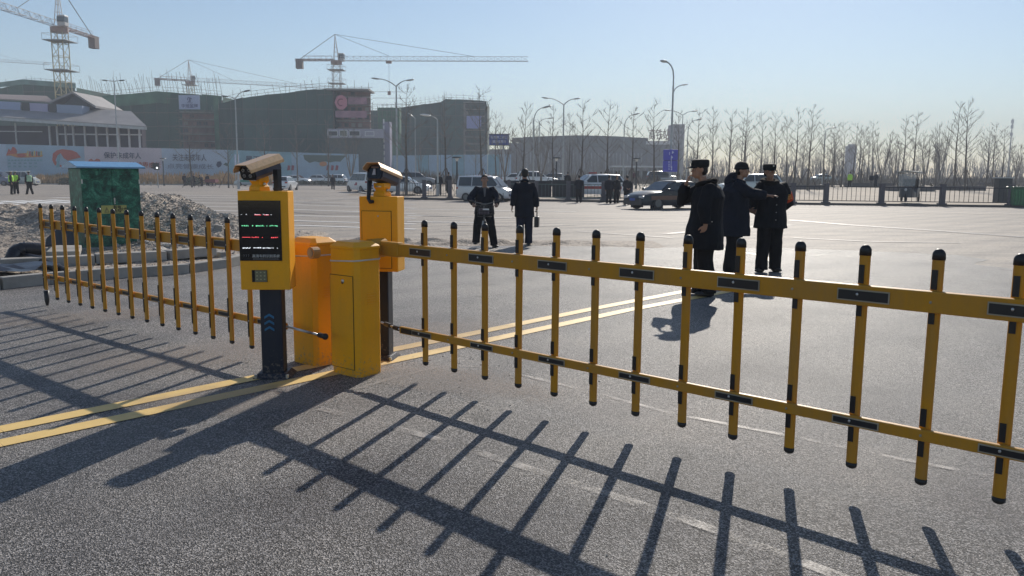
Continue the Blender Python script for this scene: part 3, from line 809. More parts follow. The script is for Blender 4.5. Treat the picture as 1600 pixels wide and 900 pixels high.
def banner(root, u0, v0, u1, v1, Y, mt, name='banner'):
    a, b = P(u0, v0, Y), P(u1, v1, Y); mb = MB(); mb.b2((a.x, Y-0.06, b.z), (b.x, Y, a.z)); return mb.build(name, mt, root, world=True), a, b
bn = thing('banner', 'white banner with round blue logo and blue Chinese characters on the netted building', 'banner', tuple(P(296, 160, 182)))
banner(bn, 279, 148.5, 313, 171, 182, BANW)
INK = mat('banner_ink', (0.04, 0.06, 0.22), 0.6, var=0)
def text_at(body, root, u, v, Y, hpx, mt, outl=0.0, wpx=None):
    c = P(u, v, Y); o = link('lettering', text_mesh(body, 1.0, mt, 0.01, 'lettering', outl), root)
    me = o.data; xsv = [q.co.x for q in me.vertices]; ysv = [q.co.y for q in me.vertices]; w = max(xsv)-min(xsv); h = max(ysv)-min(ysv)
    sh = hpx*Y/FPX/h; sw = (wpx*Y/FPX/w) if wpx else sh
    o.location = (c.x-root.location.x, Y-0.09-root.location.y, c.z-root.location.z); o.rotation_euler = (pi/2, 0, 0); o.scale = (sw, sh, 1)
    return o
text_at('中旭监理', bn, 296.5, 166, 182, 6.2, INK, 0.02, 25)
mb = MB(); c = P(296, 155.5, 181.85); k = 182/FPX
for a0 in (0.2, 1.9, 3.9):
    pts = [(c.x+cos(a0+t*0.22)*(3.4-0.15*t)*k, 181.85, c.z+sin(a0+t*0.22)*(3.4-0.1*t)*k) for t in range(8)]
    mb.tube(pts, 0.09, 4)
mb.tube([(c.x+0.1, 181.85, c.z-3.4*k), (c.x+0.1, 181.85, c.z+2.6*k)], 0.14, 4); mb.tube([(c.x-4*k, 181.85, c.z-5*k), (c.x+4.4*k, 181.85, c.z-5*k)], 0.06, 4)
mb.build('logo', INK, bn, world=True)

b3, Y3 = netted('largest netted building below the crane with the long level jib', [(343, 162), (380, 153), (420, 148), (463, 143), (496, 139.5), (520, 138.5)], 176, 176, 17, NETG, 5, pole_h=2.6)
scaffold(b3, 522, 577, 139, 238, 177.5, 8, 5, BRICKR, 9)
mb = MB(); a, b = P(512, 139, 176), P(579, 141, 177); mb.b2((a.x, 174.5, a.z-0.35), (b.x, 182, a.z)); mb.build('roof_slab', SLAB, b3, world=True)
pk = thing('banner', 'round pink emblem banner beside pink net on the largest netted building', 'banner', tuple(P(545, 162, 175)))
c = P(533, 160, 175); mb = MB(); mb.prism([(c.x+10*cos(a_)*175/FPX*(1 if i_ % 2 else .93), 175, c.z+11*sin(a_)*175/FPX) for i_, a_ in ((i, 2*pi*i/14) for i in range(14))], (0, 0.06, 0)); mb.build('emblem', BANP, pk, world=True)
PINKN = mat('pink_banner_cloth', (0.36, 0.19, 0.23), 0.7, var=0.25, scale=0.6)
mb = MB()
for (u0_, v0_, u1_, v1_) in ((544, 152, 573, 163), (524, 173, 573, 184)):
    a, b = P(u0_, v0_, 175.3), P(u1_, v1_, 175.3); mb.b2((a.x, 175.3, b.z), (b.x, 175.35, a.z))
mb.build('pink_cloth', PINKN, pk, world=True)
mb = MB(); pts = [(c.x+5*cos(t*0.5+1)*175/FPX, 174.95, c.z+5*sin(t*0.5+1)*175/FPX) for t in range(9)]; mb.tube(pts, 0.15, 4); mb.build('logo', mat('banner_dark_red', (0.3, 0.05, 0.08)), pk, world=True)

b4, Y4 = netted('far netted building with a lilac banner behind the forked lamp post', [(578, 173), (610, 171), (640, 166), (690, 159), (696, 155), (728, 156), (760, 158)], 235, 232, 20, NETG, 6, pole_h=2.4)
scaffold(b4, 724, 757, 160, 246, 231, 8, 3, SLAB, 10)
ln = thing('banner', 'plain lilac banner on the far netted building', 'banner', tuple(P(740, 190, 229)))
banner(ln, 729, 181, 752, 201, 229, BANL)
ng = thing('scaffold_tower', 'pale green netted scaffold between two netted buildings', 'scaffold', tuple(PX(600, 215)))
a, b = P(590, 168, 215), P(624, 175, 215); mb = MB(); mb.b2((a.x, 215, 0), (b.x, 219, a.z)); mb.build('net_sheet', NET2, ng, world=True)
mb = MB()
for i in range(9):
    x = lerp(P(580, 0, 215).x, P(640, 0, 215).x, i/8); mb.tube([(x, 214.6, 1), (x, 214.6, P(600, 160+(i*5) % 7, 215).z)], 0.06, 3, False)
for i in range(6): mb.tube([(P(580, 0, 215).x, 214.6, a.z-4+i*1.6), (P(640, 0, 215).x, 214.6, a.z-4+i*1.6)], 0.05, 3, False)
stuff(mb.build('scaffold_poles', SCAF, ng, world=True))

# site office with a strip of windows
so = thing('site_office', 'grey office block with a strip of four dark windows above the parked cars', 'building', tuple(PX(550, 168)))
OFW = mat('office_wall', (0.42, 0.40, 0.46), 0.8, var=0.1)
a, b = P(511, 201, 168), P(599, 216, 168)
mb = MB(); mb.b2((a.x, 168, b.z), (b.x, 174, a.z)); mb.build('wall', OFW, so, world=True)
mb = MB(); mb.b2((a.x+0.3, 168.6, 0.4), (b.x-0.3, 173.5, b.z)); mb.build('lower_wall', mat('green_grey_wall', (0.10, 0.12, 0.11), 0.8, var=0.3), so, world=True)
for (u0_, u1_, v0_, v1_, mt) in ((513, 527, 205, 212, DKFRAME), (531, 542, 204, 212.5, GLASS), (546, 562, 205, 212, DKFRAME), (571, 584, 206, 212, OFW)):
    a, b = P(u0_, v0_, 167.9), P(u1_, v1_, 167.9); mb = MB(); mb.b2((a.x, 167.93, b.z), (b.x, 168.1, a.z)); w = mb.build('window', mt, so, world=True)
    mb = MB()
    for (x0, x1, z0, z1) in ((a.x-.1, b.x+.1, a.z, a.z+.12), (a.x-.1, b.x+.1, b.z-.12, b.z), (a.x-.1, a.x, b.z, a.z), (b.x, b.x+.1, b.z, a.z)): mb.b2((x0, 167.85, z0), (x1, 168.05, z1))
    o = mb.build('window_frame', WHITE, None); o.parent = w; o.location = (-so.location.x, -so.location.y, -so.location.z)
tw = thing('stair_tower', 'slim pale stair tower between the site office and the far building', 'tower', tuple(PX(604, 170)))
a, b = P(598, 190, 170), P(610, 280, 170); mb = MB(); mb.b2((a.x, 170, 0), (b.x, 173, a.z)); mb.build('wall', mat('tower_cladding', (0.30, 0.29, 0.38), 0.8), tw, world=True)
mb = MB()
for i in range(9): mb.b2((a.x+0.1, 169.9, 2+i*1.3), (a.x+0.35, 170.05, 2.9+i*1.3))
mb.build('light_strip', WHITE, tw, world=True)

# pavilion hall at far left: long eave, glazed upper wall, ribbon of blue panels on the roof
pv = thing('pavilion_hall', 'long hall with grey sloping roofs, blue roof panels and a mullioned glass wall', 'building', tuple(PX(100, 140)))
ROOFG = mat('grey_roof_sheet', (0.30, 0.28, 0.27), 0.6, var=0.2, scale=0.4, bmp=0.3, bscale=4)
Yp = 139
def UV(u, v, Y=Yp): return P(u, v, Y)
gw = mat('hall_glass', (0.028, 0.024, 0.040), 0.55, var=0.5, scale=0.3, spec=0.2)
a, b = UV(-60, 188), UV(221, 198); mb = MB(); mb.b2((a.x, Yp, 0.5), (b.x, Yp+1.5, b.z)); mb.build('glass_wall', gw, pv, world=True)
MULL = mat('pale_mullion', (0.55, 0.55, 0.56), 0.5)
for u in (78, 90, 103, 115, 133, 151, 168, 186, 202, 218):
    x = UV(u, 200).x; mb = MB(); mb.b2((x-0.12, Yp-0.35, 0.6), (x+0.12, Yp-0.02, b.z)); mb.build('mullion', MULL, pv, world=True)
mb = MB(); mb.b2((UV(76, 0).x, Yp-0.2, UV(0, 210).z), (b.x, Yp-0.03, UV(0, 208).z)); mb.build('transom', MULL, pv, world=True)
mb = MB(); mb.b2((UV(-60, 0).x, Yp-0.25, UV(0, 206).z), (UV(52, 0).x, Yp-0.05, UV(0, 204.5).z)); mb.b2((UV(9, 0).x, Yp-0.25, 3), (UV(11, 0).x, Yp-0.05, UV(0, 192).z)); mb.build('dark_rail', GREYP, pv, world=True)
# lower roof
e0, e1 = UV(-60, 181, Yp-3), UV(229, 199.5, Yp-3); r0, r1 = UV(-60, 160, Yp+6), UV(205, 176, Yp+6)
mb = MB(); mb.prism([e0, e1, r1, r0], (0, 0, 0.25)); mb.build('roof', ROOFG, pv, world=True)
mb = MB(); mb.prism([e0-Vector((0, .05, .35)), e1-Vector((0, .05, .35)), e1+Vector((0, -.05, .1)), e0+Vector((0, -.05, .1))], (0, 0.1, 0)); mb.build('fascia', GREYP, pv, world=True)
bp = [mat('roof_panel_blue', (0.30, 0.37, 0.55), 0.5, var=0.08), mat('roof_panel_lilac', (0.38, 0.36, 0.52), 0.5, var=0.08), mat('roof_panel_slate', (0.28, 0.34, 0.46), 0.5, var=0.08)]
for (u0_, u1_, mt) in ((-60, 31, bp[0]), (33, 45, DKFRAME), (46, 74, bp[1]), (76, 87, DKFRAME), (88, 128, bp[2])):
    a_ = UV(u0_, pl(u0_, [(-60, 155), (128, 165)]), Yp+2); b_ = UV(u1_, pl(u1_, [(-60, 155), (128, 165)]), Yp+2)
    mb = MB(); mb.prism([(a_.x, Yp+2, a_.z-2.6), (b_.x, Yp+2, b_.z-2.6), (b_.x, Yp+2, b_.z), (a_.x, Yp+2, a_.z)], (0, 2.5, 0)); mb.build('roof_panel', mt, pv, world=True)
# upper gable
g = [UV(85, 161, Yp+5), UV(118, 147, Yp+5), UV(152, 168, Yp+5)]
mb = MB(); mb.prism([g[0]-Vector((0, 0, 1.5)), g[2]-Vector((0, 0, 1.2)), g[1]], (0, 8, 0)); mb.build('gable', DKFRAME, pv, world=True)
mb = MB()
for p_, q_ in ((g[0], g[1]), (g[1], g[2])):
    d_ = (q_-p_)*0.06; mb.prism([p_-d_*(1 if p_ is g[0] else 0)+Vector((0, -1, 0)), q_+d_*(1 if q_ is g[2] else 0)+Vector((0, -1, 0)), q_+d_*(1 if q_ is g[2] else 0)+Vector((0, 9, 0)), p_-d_*(1 if p_ is g[0] else 0)+Vector((0, 9, 0))], (0, 0, 0.35))
mb.build('gable_roof', ROOFG, pv, world=True)
a_, b_, c_, d_ = UV(-60, 152, Yp+7), UV(85, 161, Yp+7), UV(73, 151.5, Yp+12), UV(-60, 147, Yp+12)
mb = MB(); mb.prism([a_, b_, c_, d_], (0, 0, 0.2)); mb.build('upper_roof', mat('brown_roof_sheet', (0.32, 0.25, 0.22), 0.6, var=0.2), pv, world=True)

# exhibition hall in the middle distance
hall = thing('exhibition_hall', 'long low grey hall with a slightly arched roof behind the bare trees', 'building', tuple(PX(910, 300)))
HW = mat('hall_wall', (0.20, 0.20, 0.21), 0.7, var=0.15, scale=0.05); HW2 = mat('hall_fascia', (0.15, 0.16, 0.155), 0.7, var=0.1)
top = [(818, 214.5), (850, 213), (905, 211.5), (960, 213), (1012, 216)]
q = [P(u, v, 300) for u, v in top]
for (p_, q_) in zip(q, q[1:]):
    mb = MB(); mb.prism([(p_.x, 300, 1), (q_.x, 300, 1), (q_.x, 300, q_.z-4.2), (p_.x, 300, p_.z-4.2)], (0, 40, 0)); mb.build('wall', HW, hall, world=True)
    mb = MB(); mb.prism([(p_.x, 299, p_.z-4.2), (q_.x, 299, q_.z-4.2), q_-Vector((0, 1, 0)), p_-Vector((0, 1, 0))], (0, 42, 0)); mb.build('roof', HW2, hall, world=True)
a, b = P(800, 215.5, 299), P(818, 219, 299); mb = MB(); mb.prism([a, (b.x, 299, b.z), (b.x, 299, b.z+1.0)], (0, 30, 0)); mb.build('roof_wing', HW2, hall, world=True)
a, b = P(1010, 220, 298), P(1052, 226, 298); mb = MB(); mb.b2((a.x, 298, b.z), (b.x, 330, a.z)); mb.build('roof_wing', WHITE, hall, world=True)
a, b = P(1012, 226, 299), P(1050, 280, 299); mb = MB(); mb.b2((a.x, 299, 1), (b.x, 330, a.z)); mb.build('wall', HW, hall, world=True)
mb = MB()
for i in range(34):
    x = lerp(P(820, 0, 299.6).x, P(1010, 0, 299.6).x, i/33); mb.b2((x-0.12, 299.5, 1), (x+0.12, 299.9, P(0, 232, 300).z))
stuff(mb.build('mullions', GREYP, hall, world=True))
rs = link('rooftop_lettering', text_mesh('高铁站', 4.2, mat('rooftop_sign', (0.35, 0.22, 0.2), 0.6), 0.2, 'rooftop_lettering', 0.03), hall)
c = P(1030, 211.5, 297); rs.location = (c.x-hall.location.x, 297-hall.location.y, c.z-hall.location.z); rs.rotation_euler = (pi/2, 0, 0); rs.scale = (0.62, 1, 1)
ft = thing('apartment_tower', 'hazy grey tower block behind the tall curved lamp post', 'building', tuple(PX(1059, 420)))
TWM = mat('tower_concrete', (0.24, 0.22, 0.24), 0.8, var=0.1)
a, b = P(1051, 194, 420), P(1067, 280, 420); mb = MB(); mb.b2((a.x, 420, 0), (b.x, 432, a.z)); mb.build('wall', TWM, ft, world=True)
for i in range(9):
    z = 4+i*2.9
    for j in range(2):
        mb = MB(); x = lerp(a.x, b.x, 0.15+0.45*j); mb.b2((x, 419.8, z), (x+1.5, 420.05, z+1.3)); mb.build('window', GLASS, ft, world=True)
ft2 = thing('apartment_tower', 'small hazy tower block rising behind the bare trees on the right', 'building', tuple(PX(1330, 520)))
a, b = P(1325, 228, 520), P(1336, 280, 520); mb = MB(); mb.b2((a.x, 520, 0), (b.x, 524, a.z)); mb.build('wall', TWM, ft2, world=True)
mb = MB(); mb.b2((a.x+1, 520.5, a.z), (b.x-1, 523, a.z+1.2)); mb.build('roof_house', TWM, ft2, world=True)
# far low blocks left of the road sign
fb = thing('low_block', 'far low building with a stepped roof right of the far netted building', 'building', tuple(PX(780, 330)))
for (u0_, u1_, v_) in ((762, 800, 232), (795, 820, 222), (800, 806, 214)):
    a, b = P(u0_, v_, 330), P(u1_, 280, 330); mb = MB(); mb.b2((a.x, 330+u1_*0.01, 0), (b.x, 345, a.z)); mb.build('wall', HW, fb, world=True)
# bus canopy
cp = thing('bus_shelter', 'long flat white canopy on columns left of the blue arrow sign', 'shelter', tuple(PX(1000, 130)))
a, b = P(955, 259, 130), P(1040, 262, 130); mb = MB(); mb.b2((a.x, 128, b.z), (b.x, 132, a.z)); mb.build('canopy', WHITE, cp, world=True)
for i in range(8):
    x = lerp(a.x+0.4, b.x-0.4, i/7); mb = MB(); mb.b2((x-0.1, 129.9, terrain(x, 130)), (x+0.1, 130.1, b.z)); mb.build('column', GREYP, cp, world=True)
for i in range(7):
    x = lerp(a.x+0.6, b.x-0.6, i/6); mb = MB(); mb.b2((x-0.5, 131.4, terrain(x, 130)), (x+0.4, 131.5, b.z-0.5)); mb.build('back_panel', GLASS if i % 2 else HW, cp, world=True)

# ------------------------------------------------------------------ CRANES
CRW = mat('crane_white', (0.55, 0.52, 0.50), 0.5); CRY = mat('crane_yellow', (0.42, 0.35, 0.19), 0.5); CRR = mat('crane_red', (0.34, 0.22, 0.18), 0.5); CWT = mat('counterweight', (0.22, 0.18, 0.17), 0.8)
def truss(mb, p0, p1, w, h, bay, r=0.06, tri=False):
    d = (p1-p0); L = d.length; d.normalize(); side = d.cross(Vector((0, 0, 1)))
    if side.length < 0.1: side = Vector((1, 0, 0)); upv = Vector((0, 1, 0))
    else: side.normalize(); upv = side.cross(d)
    ch = [p0-side*w/2, p0+side*w/2, p0+side*w/2+upv*h, p0-side*w/2+upv*h]
    if tri: ch = [p0-side*w/2, p0+side*w/2, p0+upv*h]
    for c in ch: mb.tube([c, c+d*L], r, 4, False)
    n = max(1, round(L/bay)); m_ = len(ch)
    for k in range(n):
        t0, t1 = d*(L*k/n), d*(L*(k+1)/n)
        for i in range(m_):
            a, b = ch[i], ch[(i+1) % m_]
            if k % 2: a, b = b, a
            mb.tube([a+t0, b+t1], r*0.6, 3, False); mb.tube([a+t0, b+t0], r*0.6, 3, False)
def crane(label, u, Y, vj, w, jdir, jl, cl, th, mcol, jrise=0.0, platforms=(), seed=0, hook=None):
    base = PX(u, Y); zj = P(u, vj, Y).z; base.x = P(u, vj, Y).x
    t = thing('tower_crane', label, 'crane', (base.x, Y, 0)); x, y = base.x, Y
    jd = Vector((jdir[0], jdir[1], 0)).normalized(); o = Vector((x, y, 0))
    mb = MB(); truss(mb, Vector((x-w/2, y-w/2, 0)) + Vector((w/2, 0, 0)), Vector((x, y-w/2, zj-0.6)), w, w, w*1.1, 0.09)
    mb.build('mast', mcol, t, world=True)
    mb = MB(); mb.tube([(x, y, zj-0.9), (x, y, zj)], (w*0.75), 10); mb.build('slewing_ring', CRR, t, world=True)
    j0 = Vector((x, y, zj)); tip = jd*jl + Vector((0, 0, jrise))
    mb = MB(); truss(mb, j0+jd*1.0, j0+tip, 1.1, 1.1, 1.6, 0.055, True); mb.build('jib', CRW, t, world=True)
    mb = MB(); truss(mb, j0-jd*0.5, j0-jd*cl, 1.2, 0.35, 1.4, 0.07)
    for s in (-1, 1):
        side = Vector((-jd.y, jd.x, 0))*0.6*s
        mb.tube([j0-jd*1+side+Vector((0, 0, 1.1)), j0-jd*cl*0.8+side+Vector((0, 0, 1.1))], 0.04, 4)
        for i in range(6): q_ = j0-jd*(1+(cl*0.8-1)*i/5)+side; mb.tube([q_, q_+Vector((0, 0, 1.1))], 0.035, 3)
    mb.build('counter_jib', CRR, t, world=True)
    ang = atan2(jd.y, jd.x)
    mb = MB()
    for i in range(3): mb.box(tuple(j0-jd*(cl-0.45-0.55*i)+Vector((0, 0, -0.75))), (0.5, 1.3, 2.3), ang)
    mb.build('counterweight', CWT, t, world=True)
    apex = j0+Vector((0, 0, th))-jd*0.2
    mb = MB()
    for dx, dy in ((-.6, -.6), (.6, -.6), (.6, .6), (-.6, .6)): mb.tube([j0+Vector((dx, dy, 0)), apex], 0.075, 4)
    for i in range(1, 6):
        f = i/6; ps = [(j0+Vector((dx, dy, 0))).lerp(apex, f) for dx, dy in ((-.6, -.6), (.6, -.6), (.6, .6), (-.6, .6))]
        for a_, b_ in zip(ps, ps[1:]+ps[:1]): mb.tube([a_, b_], 0.04, 3)
    mb.build('tower_head', CRW, t, world=True)
    mb = MB()
    for f in (0.28, 0.72): mb.tube([apex, j0+tip*f+Vector((0, 0, 1.1))], 0.05, 4)
    mb.tube([apex, j0-jd*cl*0.9+Vector((0, 0, 0.3))], 0.07, 4); mb.build('tie_rod', DKPOLE, t, world=True)
    mb = MB(); cb = j0+jd*0.9+Vector((-jd.y, jd.x, 0))*(1.3); mb.box(tuple(cb+Vector((0, 0, 1.0))), (1.4, 1.3, 1.9), ang); c_ = mb.build('cab', CRW, t, world=True, bevel=0.1)
    mb = MB(); mb.box(tuple(cb+Vector((0, 0, 1.2))+jd*0.2), (1.2, 1.36, 0.9), ang); mb.build('cab_window', GLASS, t, world=True)
    for dz in platforms:
        mb = MB(); mb.box((x, y, zj-dz), (w*2.1, w*2.1, 0.12))
        for sx in (-1, 1):
            for sy in (-1, 1): mb.tube([(x+sx*w*1.05, y+sy*w*1.05, zj-dz), (x+sx*w*1.05, y+sy*w*1.05, zj-dz+1.1)], 0.04, 3)
        for s in (-1, 1):
            mb.tube([(x-w*1.05, y+s*w*1.05, zj-dz+1.1), (x+w*1.05, y+s*w*1.05, zj-dz+1.1)], 0.04, 3); mb.tube([(x+s*w*1.05, y-w*1.05, zj-dz+1.1), (x+s*w*1.05, y+w*1.05, zj-dz+1.1)], 0.04, 3)
        mb.build('platform', GREYP, t, world=True)
    if hook:
        q_ = j0+tip*hook; mb = MB(); mb.box(tuple(q_+Vector((0, 0, -0.3))), (1.3, 1, 0.5), ang); mb.build('trolley', CRR, t, world=True)
        mb = MB(); mb.tube([q_, q_-Vector((0, 0, 7.4))], 0.035, 3); mb.build('hoist_rope', DKPOLE, t, world=True)
        mb = MB(); mb.box(tuple(q_-Vector((0, 0, 7.6))), (0.7, 0.5, 0.9), ang); mb.build('hook_block', CRR, t, world=True)
    return t
crane('red and white tower crane at far left with its jib reaching out of the picture', 92.5, 150, 43, 2.0, (-0.02, -1), 42, 12.5, 8.0, CRY, 0.0, (2.4, 7.6))
crane('tower crane behind the white banner, its jib dipping to the right', 297, 260, 127, 1.9, (31, 15), 46, 10.5, 6.6, CRY, 0.0, (1.2,))
crane('tower crane with the long level jib over the largest netted building', 525.5, 200, 95, 1.8, (1, -0.03), 46.5, 10.0, 6.2, CRW, 0.0, (2.2, 5.4), hook=0.275)
crane('distant tower crane whose jib just enters at the left edge', -75, 360, 92, 2.0, (1, 0.25), 38, 12, 7, CRW, -1.0)

# ------------------------------------------------------------------ LAMP POSTS, SIGNS, SIGNALS
def head(mb, p, d, l=0.75, w=0.22, h=0.11):
    d = Vector(d).normalized(); s = Vector((-d.y, d.x, 0)).normalized()
    rot = Matrix((d, s, d.cross(s))).transposed()
    mb.blob(p, (l/2, w/2, h/2), 10, 6, rot)
def street_lamp(label, u, v, Y, arms, r=0.09, mt=None, lean=0.0, headmat=None, group=None):
    """arms: list of (du, dv, curve) in photo pixels from pole top to lamp head"""
    mt = mt or GREYP; k = Y/FPX; b = PX(u, Y); top = P(u, v, Y); b.x = top.x; t = thing('street_lamp', label, 'street lamp', tuple(b))
    hgt = top.z-b.z
    mb = MB(); mb.tube([(0, 0, 0), (0, 0, 0.9)], r*1.7, 10); mb.tube([(0, 0, 0.85), (0, 0, hgt)], [r*1.15, r*0.7], 10); mb.tube([(0, 0, 0), (0, 0, 0.04)], r*3, 8); mb.build('pole', mt, t, smooth=False)
    for du, dv, cv in arms:
        mb = MB(); pts = []
        for i in range(9):
            s = i/8; x = du*k*(s if not cv else sin(s*pi/2)**(1.0/cv) if False else s)
            x = du*k*(1-cos(s*pi/2)) if cv else du*k*s
            z = -dv*k*(sin(s*pi/2)) if cv else -dv*k*s
            if cv == 2: x, z = du*k*s, -dv*k*(1-(1-s)**2)
            pts.append((x, 0, hgt+z))
        mb.tube(pts, [r*0.6]*4+[r*0.45]*5, 6)
        mb.build('arm', mt, t)
        e = Vector(pts[-1]); dr = Vector(pts[-1])-Vector(pts[-3])
        mb = MB(); head(mb, e+dr.normalized()*0.25, dr, 0.85, 0.3, 0.16); mb.build('lamp_head', headmat or mt, t, smooth=True)
    return t
street_lamp('tall curved lamp post in the middle with a short second arm on its right', 1052, 133, 58, [(-12, -30, 0)], 0.085)
tl = COL.objects[-1].parent
# rebuild its arm as the swan neck seen in the photo, plus the lower right arm
for o in [c for c in COL.objects if c.parent == tl and c.name.startswith(('arm', 'lamp_head'))]: bpy.data.objects.remove(o)
k = 58/FPX; zt = P(1052, 133, 58).z - tl.location.z
mb = MB(); mb.tube([(0, 0, zt), (0, 0, zt+0.6), (-0.05, 0, zt+1.0), (-0.18, 0, zt+1.3), (-0.36, 0, zt+1.5), (-0.55, 0, zt+1.6)], 0.05, 8); mb.build('arm', GREYP, tl)
mb = MB(); head(mb, Vector((-0.72, 0, zt+1.63)), (-1, 0, 0.1), 0.55, 0.3, 0.2); mb.build('lamp_head', GREYP, tl, smooth=True)
mb = MB(); mb.tube([(0.03, 0, zt-0.5), (0.15, 0, zt-0.25), (0.35, 0, zt-0.08), (0.6, 0, zt)], 0.035, 8); mb.build('arm', GREYP, tl)
mb = MB(); head(mb, Vector((0.8, 0, zt+0.03)), (1, 0, 0.12), 0.5, 0.2, 0.1); mb.build('lamp_head', GREYP, tl, smooth=True)
street_lamp('forked twin lamp post left of centre beside the far netted building', 619, 135, 75, [(-27, -11, 2), (17, -9, 2)])
street_lamp('forked twin lamp post rising above the exhibition hall roof', 881, 164, 88, [(-25, -10, 2), (16, -9, 2)])
street_lamp('twin lamp post in front of the largest netted building', 367.5, 155, 92, [(-12, -4, 2), (15, -12, 2)], headmat=DKPOLE)
street_lamp('lamp post with two small floodlights on a crossbar above the pavilion hall', 178, 127, 104, [(-11, -1, 0), (9, -1, 0)], headmat=DKPOLE)
mb = MB(); mb.tube([(0, 0, 0), (0, 0, 1.3)], 0.02, 4); o = mb.build('lightning_rod', GREYP, COL.objects[-1].parent); o.location.z = P(178, 127, 104).z-PX(178, 104).z
street_lamp('lamp post with one white head pointing left behind the left fence end', 683.5, 187, 60, [(-13, -6, 2)], 0.07, headmat=WHITE)
street_lamp('curved single lamp post standing behind the man with the briefcase', 834, 190, 68, [(15, -21, 1)], 0.07)
street_lamp('small single lamp post just right of the curved single lamp post', 843, 190, 105, [(14, -5, 2)], 0.07)
street_lamp('curved single lamp post right of the exhibition hall centre', 975.5, 200, 85, [(14, -20, 1)], 0.07)
street_lamp('far twin lamp post behind the grey tower block', 1067, 180, 100, [(-21, -7, 2), (15, -6, 2)], 0.07)
street_lamp('curved single lamp post right of the grey tower block', 1075, 205, 88, [(13, -17, 1)], 0.07)
street_lamp('slim single lamp post among the bare trees on the right', 1290, 204, 105, [(9, -4, 2)], 0.07)
street_lamp('pale plain lamp post left of the far netted building banner', 648.5, 185, 95, [(-4, -3, 0)], 0.06)
def garden_lamp(u, vt, Y, label):
    b = PX(u, Y); h = P(u, vt, Y).z-b.z; t = thing('garden_lamp', label, 'lamp', tuple(b), group='short black path lamps')
    mb = MB(); mb.tube([(0, 0, 0), (0, 0, h-0.35)], 0.07, 8); mb.tube([(0, 0, 0), (0, 0, 0.3)], 0.11, 8); mb.build('pole', DKPOLE, t)
    mb = MB(); mb.tube([(0, 0, h-0.35), (0, 0, h-0.1)], [0.09, 0.16], 10); mb.build('lamp_glass', WHITE, t)
    mb = MB(); mb.tube([(0, 0, h-0.1), (0, 0, h)], [0.42, 0.36], 12); mb.build('lamp_hood', DKPOLE, t)
garden_lamp(714, 245, 64, 'black path lamp left of the silver minivan'); garden_lamp(869, 246, 75, 'black path lamp behind the man with the briefcase')
garden_lamp(994, 247, 80, 'black path lamp above the dark car'); garden_lamp(256, 247, 112, 'black path lamp right of the traffic signal on the left')
SIGNB = mat('sign_blue', (0.035, 0.065, 0.32), 0.4, var=0.06); SIGNV = mat('sign_violet_blue', (0.10, 0.10, 0.50), 0.45, var=0.08)
SW = mat('sign_white', (0.62, 0.64, 0.80), 0.5, var=0)
sg = thing('road_sign', 'blue road sign board with two lines of white characters above the trees', 'sign', tuple(PX(780, 118)))
Ys = 118; a, b = P(764.5, 210, Ys), P(795.5, 226.5, Ys)
mb = MB(); mb.b2((a.x, Ys, b.z), (b.x, Ys+0.12, a.z)); mb.build('board', SIGNB, sg, world=True)
mb = MB(); mb.b2((a.x-.1, Ys-0.02, a.z), (b.x+.1, Ys+0.14, a.z+0.1)); mb.b2((a.x-.1, Ys-0.02, b.z-.1), (b.x+.1, Ys+0.14, b.z)); mb.build('frame', DKPOLE, sg, world=True)
mb = MB(); mb.tube([(b.x-0.8, Ys+0.3, terrain(b.x, Ys)), (b.x-0.8, Ys+0.3, a.z)], 0.13, 8); mb.build('post', GREYP, sg, world=True)
text_at('前方施工路口', sg, 780, 214.8, Ys, 4.6, SW, 0.015, 26); text_at('请减速慢行', sg, 780, 221.6, Ys, 4.6, SW, 0.015, 21)
as_ = thing('lane_sign', 'violet-blue sign of two stacked panels with white arrows on the tall lamp post', 'sign', tuple(P(1047.5, 268, 57.7)))
Ys = 57.7
for i, (v0_, v1_) in enumerate(((233.5, 250.3), (251.0, 268.5))):
    a, b = P(1036.5+(-0.6*i), v0_, Ys), P(1058.8-0.8*i, v1_, Ys); mb = MB(); mb.b2((a.x, Ys-0.04, b.z), (b.x, Ys, a.z)); o = mb.build('sign_panel', SIGNV, as_, world=True, bevel=0.01)
mb = MB(); c = P(1047.5, 240, Ys-0.06); s = Ys/FPX
def arrow(mb, cu, cv, d, l=4, w=3):
    c = P(cu, cv, Ys-0.05); dx, dz = d; px, pz = -dz, dx
    mb.prism([(c.x+(dx*l)*s, Ys-0.05, c.z+dz*l*s), (c.x+(px*w)*s, Ys-0.05, c.z+pz*w*s), (c.x-(px*w)*s, Ys-0.05, c.z-pz*w*s)], (0, -0.012, 0))
arrow(mb, 1050, 238, (1, 0), 3.2, 2.6); arrow(mb, 1049.5, 245.7, (1, 0), 2.2, 1.8)
p0, p1 = P(1049.0, 243, Ys-0.05), P(1049.4, 262, Ys-0.05); mb.b2((p0.x-0.02, Ys-0.062, p1.z), (p0.x+0.02, Ys-0.05, p0.z))
p0, p1 = P(1046.3, 237.5, Ys-0.05), P(1046.3, 242, Ys-0.05); mb.b2((p0.x-0.02, Ys-0.062, p1.z), (p0.x+0.02, Ys-0.05, p0.z))
for v_ in (253, 257, 260, 264): p0 = P(1045.3, v_, Ys-.05); mb.b2((p0.x-.03, Ys-.062, p0.z-.06), (p0.x+.03, Ys-.05, p0.z+.05))
for v_ in (261, 264.5): p0 = P(1049.2, v_, Ys-.05); mb.b2((p0.x-.04, Ys-.062, p0.z-.07), (p0.x+.04, Ys-.05, p0.z+.06))
mb.build('arrow_marks', SW, as_, world=True)
mb = MB()
for v_ in (237, 250.6, 265): c = P(1047.5, v_, Ys+0.03); mb.b2((c.x-0.45, Ys+0.0, c.z-0.02), (c.x+0.45, Ys+0.05, c.z+0.02))
mb.build('bracket', DKPOLE, as_, world=True)
